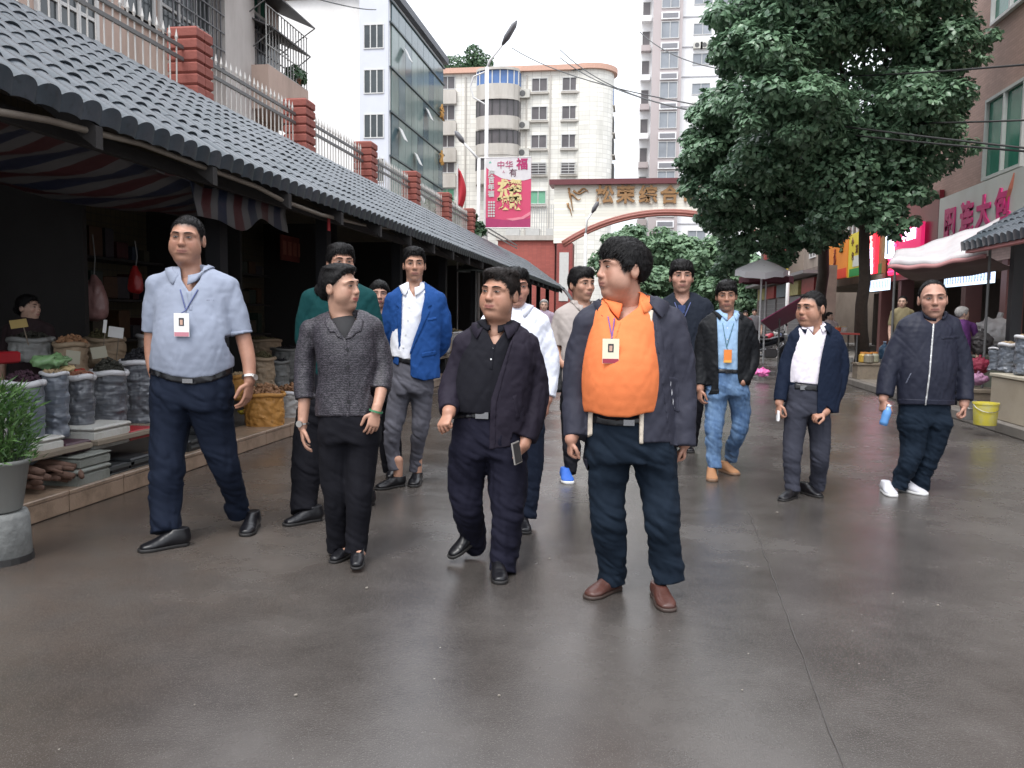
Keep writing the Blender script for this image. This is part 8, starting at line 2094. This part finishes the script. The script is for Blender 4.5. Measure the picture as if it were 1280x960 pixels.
for i in range(1500):
 a = rg.random() * 6.28; r = .19 * math.sqrt(rg.random()); z = .26 + .42 * rg.random() * (1 - (r / .30) ** 2 * .5); p = A3(r * math.cos(a), r * math.sin(a), z); d = unit(A3(math.cos(a) * .6 + rg.normal() * .5, math.sin(a) * .6 + rg.normal() * .5, .7 + rg.normal() * .4)); s = unit(np.cross(d, rg.normal(size=3))); L_ = .05 + .07 * rg.random(); up_ = np.cross(s, d) * .006
 V += [p, p + d * L_ * .5 + s * .006 + up_, p + d * L_ - up_ * 2, p + d * L_ * .5 - s * .006 + up_]; F.append((n, n + 1, n + 2, n + 3)); n += 4
o = obj('leaves', mesh_np('leaves', V, F, leaf_mat('herb_leaf', (.022, .065, .014), (.085, .17, .045)), False), pb_); o['kind'] = 'stuff'
for i, (y, lab) in enumerate(((4.6, 'nearest dim shelf of packets'), (8.0, 'second dim shelf of packets'), (11.3, 'third dim shelf of packets'), (15.0, 'fourth dim shelf of packets'))):
 t = thing('stall_shelf', lab + ' at the back of the market hall, counted from the camera', 'shelf', (-6.6, y, .13)); rg = np.random.default_rng(60 + i)
 for k in range(4):
  mb = MB(); mb.box((-.25, 0, .35 + k * .5), (.2, 2.5, .38 + k * .5)); mb.build('shelf_board', DARKW, t)
  for j in range(9):
   w = .06 + .08 * rg.random(); h = .12 + .25 * rg.random(); yy = .15 + j * .26; mb = MB(); mb.box((-.1, yy - w, .385 + k * .5), (.12, yy + w, .385 + k * .5 + h), bev=.01); mb.build('packet', mat('pkt%d' % ((i * 3 + j + k) % 6), [(.05, .012, .012), (.015, .025, .045), (.05, .045, .03), (.02, .035, .025), (.06, .03, .012), (.03, .03, .035)][(i * 3 + j + k) % 6], rough=.5, var=.4, scale=15), t)
rp_ = thing('print_board', 'dull red brown board with faint print at the back of the stall', 'board', on_x(368, 312, -6.2)); mb = MB(); mb.box((-.03, -.55, -.22), (.0, .55, .22)); mb.build('board', mat('dull_red_board', (.16, .035, .025), rough=.7, var=.5, scale=8), rp_); mb = MB(); [mb.box((.002, -.5 + .22 * k, -.12), (.008, -.36 + .22 * k, .12)) for k in range(5)]; mb.build('faint_lettering', mat('faint_red', (.30, .10, .07)), rp_)
um = thing('folded_canopy', 'small dark grey canopy on a pole under the far hall roof', 'canopy', A3(-3.9, 20, 0)); zc_ = on_y(595, 330, 20)[2]; q = on_y(595, 330, 20); um.location = (q[0], 20, 0); mb = MB(); mb.lathe([(.02, zc_ + .25), (.25, zc_ + .02), (.5, zc_ - .16), (.48, zc_ - .19), (.2, zc_ - .03)], n=8, cap=False); mb.build('cover', mat('grey_canvas', (.10, .12, .12), rough=.7), um); mb = MB(); mb.tube([(0, 0, .15), (0, 0, zc_ + .2)], .02); mb.build('pole', RAIL, um)
# ---------------------------------------------------------------- right hand stall
sr = thing('stall_roof', 'small grey tiled stall roof at the right edge on dark posts', 'stall roof', (4.6, 8, 0)); e0 = on_x(1202, 306, 4.6); zE = e0[2]; ur = A3(1.9, 0, 1.2)
tiled_roof(sr, (4.6, e0[1] - .19 * 28, zE), ur, (0, 1, 0), .19, .24, 28, 9, 252)
mb = MB(); q = [A3(0, e0[1] - 13.3, zE) + A3(.02, 0, -.05), A3(0, e0[1] - 8.02, zE) + A3(.02, 0, -.05), A3(1.92, e0[1] - 8.02, zE + 1.15), A3(1.92, e0[1] - 13.3, zE + 1.15)]; mb.prism(q, (0, 0, -1), .04); mb.build('roof_deck', DARKW, sr)
mb = MB(); mb.box((.02, e0[1] - 13.4, zE - .13), (.12, e0[1] - 8.1, zE - .06)); mb.build('eave_band', mat('faded_red', (.42, .16, .16), rough=.6), sr)
for (x, y) in ((.62, e0[1] - 8.35), (1.8, e0[1] - 8.35), (.62, e0[1] - 11.5)): mb = MB(); mb.box((x - .07, y - .07, .13), (x + .07, y + .07, zE + .1 + x * .5)); mb.build('post', STEELD, sr)
P00, P10, P01, P11 = at(1114, 324, 13.0), at(1238, 309, 11.9), at(1120, 313, 13.7), at(1250, 272, 12.9); B0_, B1_ = at(1170, 345, 16.5), at(1300, 325, 16)
G = []
for i in range(26):
 s = i / 25; row = []
 for j in range(12):
  t = j / 11; p = (P00 * (1 - s) + P10 * s) * (1 - t) + (P01 * (1 - s) + P11 * s) * t; p = p + A3(0, 0, -.03 * math.sin(math.pi * t) - .05 * math.sin(math.pi * s) + .02 * math.sin(9 * s + 3 * t) + .012 * math.sin(21 * s)); row.append(p)
 row = [row[0] + A3(-.02, -.01, -.12 - .02 * math.sin(s * 8)), row[0] + A3(-.03, 0, -.06)] + row; G.append(row)
aw = uv_sheet('awning_sheet', G, mat('white_tarp', (.52, .50, .51), rough=.4, bump=.4, bscale=6, bdist=.02, dirt=(.42, .22, .22), dirt_amt=.35, dscale=2), None, .004); tag(aw, 'sagging white tarpaulin awning in front of the bun shop', 'awning')
G2 = [[G[i][0] * (1 - t) + (B0_ * (1 - i / 25) + B1_ * i / 25) * t + A3(0, 0, -.01 - .15 * math.sin(math.pi * t)) for t in np.linspace(0, 1, 8)] for i in range(26)]; a2 = uv_sheet('maroon_underside', G2, mat('red_tarp', (.10, .055, .055), rough=.6), aw, .004)
G3 = [[r[0] + A3(-.03, -.01, .03), r[0] + A3(-.04, -.01, -.035)] for r in G]; uv_sheet('red_border', G3, mat('red_trim', (.36, .17, .17), rough=.6), aw, .004)
for q in (P10, P01): mb = MB(); mb.tube([q, q * A3(1, 1, 0) + A3(0, 0, .13)], .02); mb.build('awning_pole', RAIL, aw)
ct = thing('stall_counter', 'cream stall counter at the right edge with sacks on top', 'counter', (4.95, 9.2, .13)); ya_ = on_x(1238, 500, 4.5)[1]; zt_ = on_x(1240, 466, 4.5)[2]; mb = MB(); mb.box((-.45, -2.6, 0), (.5, ya_ - 9.2, zt_ - .17), bev=.01); mb.build('counter_body', mat('cream_board', (.36, .31, .24), rough=.6, dirt=(.2, .16, .11), dirt_amt=.6), ct); mb = MB(); mb.box((-.47, -2.62, zt_ - .168), (.52, ya_ - 9.18, zt_ - .13), bev=.005); mb.build('counter_top', mat('counter_cream', (.42, .38, .30), rough=.5), ct)
for i, (px, top, bot, hw, cc, lab) in enumerate(((1243, 437, 465, 7.5, BLK, 'small dark plastic bag on the right counter, farthest along'), (1258, 432, 467, 10.5, BEAN, 'clear plastic bag of grain in the middle of the right counter'), (1284, 424, 472, 16, BEAN, 'large clear bag of beans on the right counter, nearest'))):
 b = on_x(px, bot, 4.72); b[2] = zt_ + .005; sack(px, top, bot, hw, 0, lab, SACKB, cc, .02, seed=40 + i, pt=b)
def pail(label, px, top, bot, hw, m, name='bucket', handle=True, z=0.0, content=None, cat='bucket'):
 b = ground(px, bot, z); mm = -((b - CO) @ CR)[2] / FPX; h = (bot - top) * mm; r = hw * mm; t = thing(name, label, cat, b); mb = MB(); mb.lathe([(r * .88, 0), (r * .9, .005), (r, h * .93), (r * 1.05, h * .93), (r * 1.05, h), (r * .95, h), (r * .85, h * .3)], n=24, cap=False); mb.add([(r * .85 * math.cos(a), r * .85 * math.sin(a), h * .3 if not content else h * .9) for a in np.linspace(0, 2 * math.pi, 25)[:-1]], [tuple(range(24))]); mb.build('pail', m, t, smooth=False, auto=40)
 if handle: mb = MB(); mb.tube([A3(r * 1.05 * math.cos(a), -.02 - abs(math.sin(a)) * r * .9, h * .9 - math.sin(a) * h * .30) for a in np.linspace(0, math.pi, 10)], .004, n=5); mb.build('handle', WATCH, t)
 return t
pail('yellow paint bucket standing at the kerb edge beside the right counter', 1231, 503, 531, 14.5, mat('yellow_bucket', (.58, .50, .06), rough=.35, var=.12, dirt=(.45, .45, .3), dirt_amt=.6, dscale=9), z=.13)
pail('teal blue basin behind the yellow bucket', 1224, 484, 504, 14, mat('teal_basin', (.02, .20, .30), rough=.3), 'basin', False, .13, cat='basin'); pail('yellow plastic bowl above the teal basin', 1238, 464, 477, 8, mat('yellow_bowl', (.60, .50, .08), rough=.3), 'bowl', False, .35, cat='bowl'); pail('grey metal pail half hidden beside the yellow bucket', 1209, 500, 524, 9, mat('grey_pail', (.15, .15, .15), rough=.4), z=.13)
pail('white bucket on the pavement left of the tree trunk', 1056, 447, 464, 9, FOAM, z=.13); pail('white tub under the blue water barrel', 1105, 449, 461, 11, FOAM, 'tub', False, .13, cat='tub')
wb = thing('water_barrel', 'translucent blue water barrel on the right pavement behind the zipped jacket', 'water barrel', ground(1105, 449, .40)); mb = MB(); mb.lathe([(.11, 0), (.135, .02), (.135, .12), (.125, .14), (.135, .16), (.135, .28), (.07, .35), (.035, .37), (.035, .42)], n=20); mb.build('barrel', mat('blue_barrel', (.06, .12, .20), rough=.2), wb, smooth=True); mb = MB(); mb.lathe([(.04, .42), (.04, .45)], n=12); mb.build('cap', mat('bottle_cap', (.5, .6, .75), rough=.3), wb)
def blob(name, label, cat, px, py, rx, rz, D, m, seed, part='cloth'):
 c = at(px, py, D); mm = D / FPX; t = thing(name, label, cat, c); a, b = rx * mm, rz * mm; v = Vol(A3(-a - .1, -a - .1, -b - .1), A3(a + .1, a + .1, b + .1), max(.014, a / 12)); v.ell((0, 0, -b * .1), (a, a * .8, b), k=0); v.fold(lambda Q: fold_noise(Q, a * .14, (1.8 / a, 1.8 / a, 1.8 / a), seed)); VV, FF = v.surf(); obj(part, mesh_np(part, VV, FF, m), t); mb = MB(); mb.tube([(0, 0, b * .7), (a * .1, 0, b * 1.15)], a * .12, n=6); mb.build('knot', m, t); return t
blob('covered_goods', 'goods covered with a white cloth on the right stall', 'covered goods', 1247, 416, 27, 22, 12.5, mat('white_cloth', (.42, .41, .41), rough=.6), 3); blob('goods_bundle', 'dark mottled bundle left of the white covered goods', 'bundle', 1226, 428, 15, 15, 12.2, mat('mottled_dark', (.05, .045, .045), rough=.6, var=.8, scale=14), 4)
blob('cloth_bundle', 'crimson cloth bundle beside the right counter', 'bundle', 1224, 455, 14, 10, 11.8, mat('crimson_cloth', (.20, .015, .04), rough=.7), 5); blob('cloth_bundle', 'mixed purple and pink bundle under the crimson one', 'bundle', 1222, 473, 12, 8, 11.4, mat('mauve_cloth', (.25, .12, .20), rough=.7, var=.8, scale=14), 6)
blob('plastic_bag', 'crumpled bright pink plastic bag on the road beside the motorcycles', 'plastic bag', 953, 465, 9, 5.5, 18.2, mat('pink_plastic', (.72, .16, .42), rough=.3), 7, 'bag_body')
tb = thing('folding_table', 'low stall table of mixed goods beside the tree trunk', 'table', at(1042, 412, 19.7) * A3(1, 1, 0) + A3(0, 0, .13)); mb = MB(); mb.box((-.6, -.4, .89), (.5, .5, .93)); mb.build('table_top', mat('table_red', (.35, .05, .04)), tb); 
for x in (-.55, .45):
 for y in (-.35, .45): mb = MB(); mb.tube([(x, y, 0), (x, y, .89)], .02, n=6); mb.build('leg', RAIL, tb)
rg = np.random.default_rng(9)
for i, (px, py) in enumerate(((1030, 402), (1038, 398), (1047, 403), (1055, 399), (1035, 408), (1050, 410))):
 q = at(px, py, 19.5 + .3 * (i % 2)); q[2] = 1.064; t = thing('goods_tub', ['leftmost small orange tub on the stall table', 'small white tub beside the leftmost orange one', 'upper orange tub in the middle of the stall table', 'rightmost small white tub on the stall table', 'lower orange tub on the stall table', 'lower white tub on the stall table, right'][i], 'tub', q, 'tubs on the stall table'); mb = MB(); mb.lathe([(.07, 0), (.09, .12), (.07, .12)], n=10); mb.build('tub', [mat('tub_orange', (.55, .10, .03)), FOAM][i % 2], t); mb = MB(); mb.lathe([(.065, .122), (.05, .15)], n=8); mb.build('contents', BEAN, t)
for i, (px, py, col, lab) in enumerate(((1082, 428, (.45, .28, .05), 'yellow topped jar right of the tree trunk'), (1087, 438, (.30, .30, .22), 'pale jar rightmost on the box beside the tree trunk'), (1080, 446, (.22, .20, .16), 'dull jar in front between the other two jars by the trunk'))):
 q = at([1080, 1093, 1086.5][i], 436, [17.4, 17.5, 17.25][i]); q[2] = .475; t = thing('jar', lab, 'jar', q); mb = MB(); mb.lathe([(.08, 0), (.10, .02), (.10, .15), (.07, .19)], n=14); mb.build('jar_body', mat('jar%d' % i, col, rough=.3), t); mb = MB(); mb.lathe([(.075, .19), (.075, .22)], n=14); mb.build('lid', mat('jar_lid', (.5, .2, .04)), t)
for (px, D, w, dd, z0, z1, lab, m) in ((1086, 17.4, .26, .2, .13, .47, 'wooden box carrying three jars beside the tree trunk', WOOD), (1226, 11.9, .22, .3, .13, .40, 'low wooden box under the cloth bundles by the right counter', WOOD), (1255, 12.7, .62, .35, .13, .84, 'pale stall table carrying the white covered goods', mat('pale_panel_green', (.26, .28, .22), rough=.6, dirt=(.16, .14, .1), dirt_amt=.6))):
 q = at(px, 440, D); t, c = slab('goods_table' if w > .5 else 'wooden_box', lab, 'table' if w > .5 else 'box', (q[0] - w, q[1] - dd, z0), (q[0] + w, q[1] + dd, z1 - .04), m, 'box_body'); mb = MB(); mb.box((-w - .02, -dd - .02, z1 - .038 - z0), (w + .02, dd + .02, z1 - z0)); mb.build('top_board', m, t)
def parasol(label, px, top, edge, hw, D, m, under, n=8, pole_to=None, tilt=0, name='parasol'):
 c = at(px, 395, D) * A3(1, 1, 0); zt2 = at(px, top, D)[2]; ze = at(px, edge, D)[2]; R = hw * D / FPX; t = thing(name, label, 'parasol', c); mb = MB(); V = [(0, 0, zt2)]; 
 for (f, z) in ((.5, ze + (zt2 - ze) * .60), (1, ze), (1.0, ze - .17)):
  for k in range(n * 2): a = math.pi * k / n; q = f * R * (1 if k % 2 == 0 else .955); V.append((q * math.cos(a), q * math.sin(a), z - (0 if k % 2 == 0 else -.03 if f == 1 else .02) + (random.uniform(-.03, .03) if z < ze else 0)))
 k = 2 * n; F = [(0, 1 + i, 1 + (i + 1) % k) for i in range(k)]
 for r in range(2): F += [(1 + r * k + i, 1 + (r + 1) * k + i, 1 + (r + 1) * k + (i + 1) % k, 1 + r * k + (i + 1) % k) for i in range(k)]
 tx = tilt; V = [(v[0], v[1] * math.cos(tx) - (v[2] - ze) * math.sin(tx), ze + v[1] * math.sin(tx) + (v[2] - ze) * math.cos(tx)) for v in V]; mb.add(V, F); o = mb.build('canopy', m, t, auto=25, recalc=False)
 mb = MB(); mb.tube([(0, 0, .1), (0, 0, zt2 + .08)], .024); mb.build('pole', LP, t)
 for i in range(n): a = 2 * math.pi * i / n; mb = MB(); mb.tube([(0, 0, ze - .05), (R * .6 * math.cos(a), R * .6 * math.sin(a), ze + (zt2 - ze) * .45 - .03)], .008, n=4); mb.build('rib', RAIL, t)
 return t
parasol('white market parasol over a stall in the distance', 950, 324, 338, 32, 22, leaf_mat('parasol_white', (.86, .86, .88), (.9, .9, .92), .6, .35), None, tilt=.14)
parasol('dark maroon parasol half hidden behind the white one', 956, 337, 347, 33, 23.5, mat('parasol_maroon', (.13, .03, .045), rough=.6), None)
mp_ = thing('maroon_canopy', 'slanting maroon canopy above the parked motorcycles', 'canopy', at(975, 388, 19)); mb = MB(); q = [at(x, y, d) - A3(*mp_.location) for x, y, d in ((953, 412, 20.4), (1010, 374, 19), (1010, 379, 20.8), (953, 417, 21.2))]; q2 = [at(x, y, d) - A3(*mp_.location) for x, y, d in ((951, 402, 18), (1002, 372, 18), (1006, 392, 20.2), (965, 414, 20.2))]; mb.prism(q2, (0, 0, 1), .02); mb.build('cover', mat('canopy_maroon', (.20, .03, .09), rough=.5), mp_); mb = MB(); mb.tube([A3(0, 0, 0), A3(0, 0, -mp_.location[2] + .02)], .02); mb.build('pole', RAIL, mp_)
ps = thing('steel_pole', 'pale steel pole beside the white parasol and second tree', 'pole', A3(*ground(981, 452, .0))); mb = MB(); mb.tube([(0, 0, 0), (0, 0, 2.9)], .055, n=12); mb.build('pole', LP, ps, smooth=True); mb = MB(); mb.box((-.1, -.1, 0), (.1, .1, .02)); mb.build('base_plate', LP, ps)
def motorbike(label, loc, rz, body, seed=0):
 t = thing('motorcycle', label, 'motorcycle', loc, None, rz); DK = MATS['black_sole']; TY = mat('tyre', (.018, .018, .02), rough=.8); MT = mat('engine_metal', (.30, .30, .31), rough=.35, metal=.8)
 for x in (-.62, .62):
  w = [A3(x + .27 * math.cos(a), 0, .29 + .27 * math.sin(a)) for a in np.linspace(0, 2 * math.pi, 25)]; mb = MB(); mb.tube(w, .05, n=8, cap=False); wh = mb.build('wheel', TY, t, smooth=True)
  mb = MB(); mb.tube([A3(x + .20 * math.cos(a), 0, .29 + .20 * math.sin(a)) for a in np.linspace(0, 2 * math.pi, 21)], .018, n=6, cap=False); [mb.tube([(x, 0, .29), (x + .2 * math.cos(a), 0, .29 + .2 * math.sin(a))], .007, n=4) for a in np.linspace(0, 6.28, 13)]; mb.tube([(x, -.05, .29), (x, .05, .29)], .04, n=10); mb.build('rim', MT, wh)
 mb = MB(); mb.tube([(.62, .06, .29), (.48, .05, .75), (.42, .03, .95)], .022); mb.tube([(.62, -.06, .29), (.48, -.05, .75), (.42, -.03, .95)], .022); mb.tube([(.42, 0, .85), (.1, 0, .6), (-.62, .09, .3)], .03); mb.tube([(.42, 0, .8), (.2, 0, .35), (-.2, 0, .3), (-.62, -.09, .3)], .028); mb.build('frame', MT, t)
 v = Vol(A3(-.9, -.25, .2), A3(.7, .25, 1.1), .02); v.chain([A3(.38, 0, .80), A3(.15, 0, .74), A3(-.1, 0, .66)], [.10, .13, .09], [.09, .11, .08], side=(0, 1, 0), k=.03); v.chain([A3(-.2, 0, .62), A3(-.75, 0, .72)], [.09, .06], [.09, .05], side=(0, 1, 0), k=.03); VV, FF = v.surf(); obj('fairing', mesh_np('fairing', VV, FF, body), t)
 v = Vol(A3(-.9, -.25, .5), A3(.3, .25, 1.0), .02); v.chain([A3(.02, 0, .76), A3(-.3, 0, .75), A3(-.62, 0, .83)], [.12, .14, .10], [.05, .05, .05], side=(0, 1, 0), k=0); VV, FF = v.surf(); obj('seat', mesh_np('seat', VV, FF, DK), t)
 mb = MB(); mb.box((-.15, -.13, .25), (.2, .13, .52), bev=.04); mb.tube([(.0, .15, .3), (-.4, .16, .28), (-.75, .16, .36)], .035); mb.build('engine', MT, t)
 mb = MB(); mb.tube([(.30, -.33, 1.02), (.40, -.15, .98), (.42, 0, .96), (.40, .15, .98), (.30, .33, 1.02)], .014); o = mb.build('handlebar', DK, t)
 for sy in (-1, 1): mb = MB(); mb.tube([(.38, sy * .2, 1.0), (.36, sy * .28, 1.2)], .006, n=4); mb.tube([(.36, sy * .28, 1.21), (.375, sy * .28, 1.215)], .055, n=10); mb.build('mirror', DK, o)
 mb = MB(); mb.tube([(.46, 0, .86), (.54, 0, .86)], [.07, .085], n=12); mb.build('headlight', mat('headlight', (.5, .5, .48), rough=.1), t); mb = MB(); mb.tube([A3(.62 + .33 * math.cos(a), 0, .29 + .33 * math.sin(a)) for a in np.linspace(.4, 2.6, 8)], .03, n=6, squash=2.0); mb.build('mudguard', body, t); return t
g1 = ground(960, 458); motorbike('dark motorcycle parked side on behind the man in navy jacket', g1, math.radians(18), mat('bike_black', (.02, .022, .03), rough=.25)); g2 = ground(955, 449); motorbike('red motorcycle parked behind the dark one', g2, math.radians(50), mat('bike_red', (.30, .02, .04), rough=.3)); g3 = ground(985, 447); motorbike('blue grey motorcycle farthest in the parked group', g3, math.radians(200), mat('bike_blue', (.08, .12, .2), rough=.3))
for i, (a, b, sag, lab) in enumerate((((1290, 190, 12), (700, 72, 60), 1.0, 'lowest black wire crossing in front of the trees'), ((1290, 186, 12), (640, 60, 62), .8, 'upper black wire crossing in front of the trees'), ((1290, 80, 12), (800, 40, 60), 1.2, 'high black wire running toward the tower block'), ((380, -6, 20), (470, 12, 56), .1, 'short wire across the white office building'), ((700, 62, 60), (1290, 150, 14), 1.6, 'slack thin wire over the street trees'))):
 p, q = at(*a), at(*b); mb = MB(); mb.tube([p + (q - p) * t + A3(0, 0, -4 * sag * t * (1 - t)) for t in np.linspace(0, 1, 24)], [.012 + .02 * (abs(np.linalg.norm(p + (q - p) * t)) / 60) for t in np.linspace(0, 1, 24)], n=5); o = mb.build('wire', mat('wire_black', (.02, .02, .02)), None, smooth=True); tag(o, lab, 'wire')
mb = MB(); rg = np.random.default_rng(12)
for i in range(90):
 x = rg.uniform(-3.6, 4.2); y = rg.uniform(2.4, 16) ; s = .004 + .009 * rg.random() ** 2; q = [A3(x, y, .003) + A3(math.cos(a), math.sin(a), 0) * s * (.6 + .5 * rg.random()) for a in np.linspace(0, 6.28, 6)[:-1]]; mb.prism(q, (0, 0, 1), .002 + s * .3)
o = mb.build('litter', mat('litter_pale', (.19, .17, .145), rough=.7, var=.5, scale=40), None); o['kind'] = 'stuff'; o['label'] = 'tiny pale scraps and grit scattered over the wet road'; o['category'] = 'litter'
for fn in (man_polo, woman_front, man_green, woman_behind, man_blazer, man_black, man_white, man_beige, man_orange, man_jumper, man_jeans, man_navy, man_zip): fn()
far_person('vendor in dark clothes in the gloom of the nearest left stall', 36, 368, 7.4, cloth('vendor_dark', (.03, .02, .022)), NAVY, yaw=50, hair='woman', ht=.014, bun=True)
far_person('grey haired woman in pale lilac top, small, beyond the white shirt', 680, 374, 14.5, cloth('lilac_top', (.30, .24, .30)), NAVY, hair='woman', hairm=HAIRG, ht=.012, h=1.50)
far_person('bald man in khaki shirt with dark shoulder strap on right pavement', 1128, 370, 15.5, cloth('khaki_shirt', (.20, .17, .10)), NAVY, yaw=-8, hair='crop', ht=.003)
far_person('grey haired person in purple, turned away at the right stall', 1203, 383, 12.2, cloth('purple_top', (.09, .03, .12)), BLACKC, yaw=120, hair='short', hairm=HAIRG, ht=.012, h=1.52)
far_person('pale clad person behind the man in navy jacket, at the stall table', 1037, 390, 21, cloth('pale_clothes', (.42, .34, .33)), NAVY, yaw=60, hair='woman', ht=.012, h=1.52)
far_person('distant person in dark red beside the white parasol pole', 932, 388, 26, cloth('dark_red_top', (.14, .02, .03)), NAVY, ht=.012, h=1.58)
far_person('distant person in grey standing under the white parasol', 943, 386, 28, cloth('grey_top', (.12, .12, .13)), BLACKC, ht=.012, h=1.62)
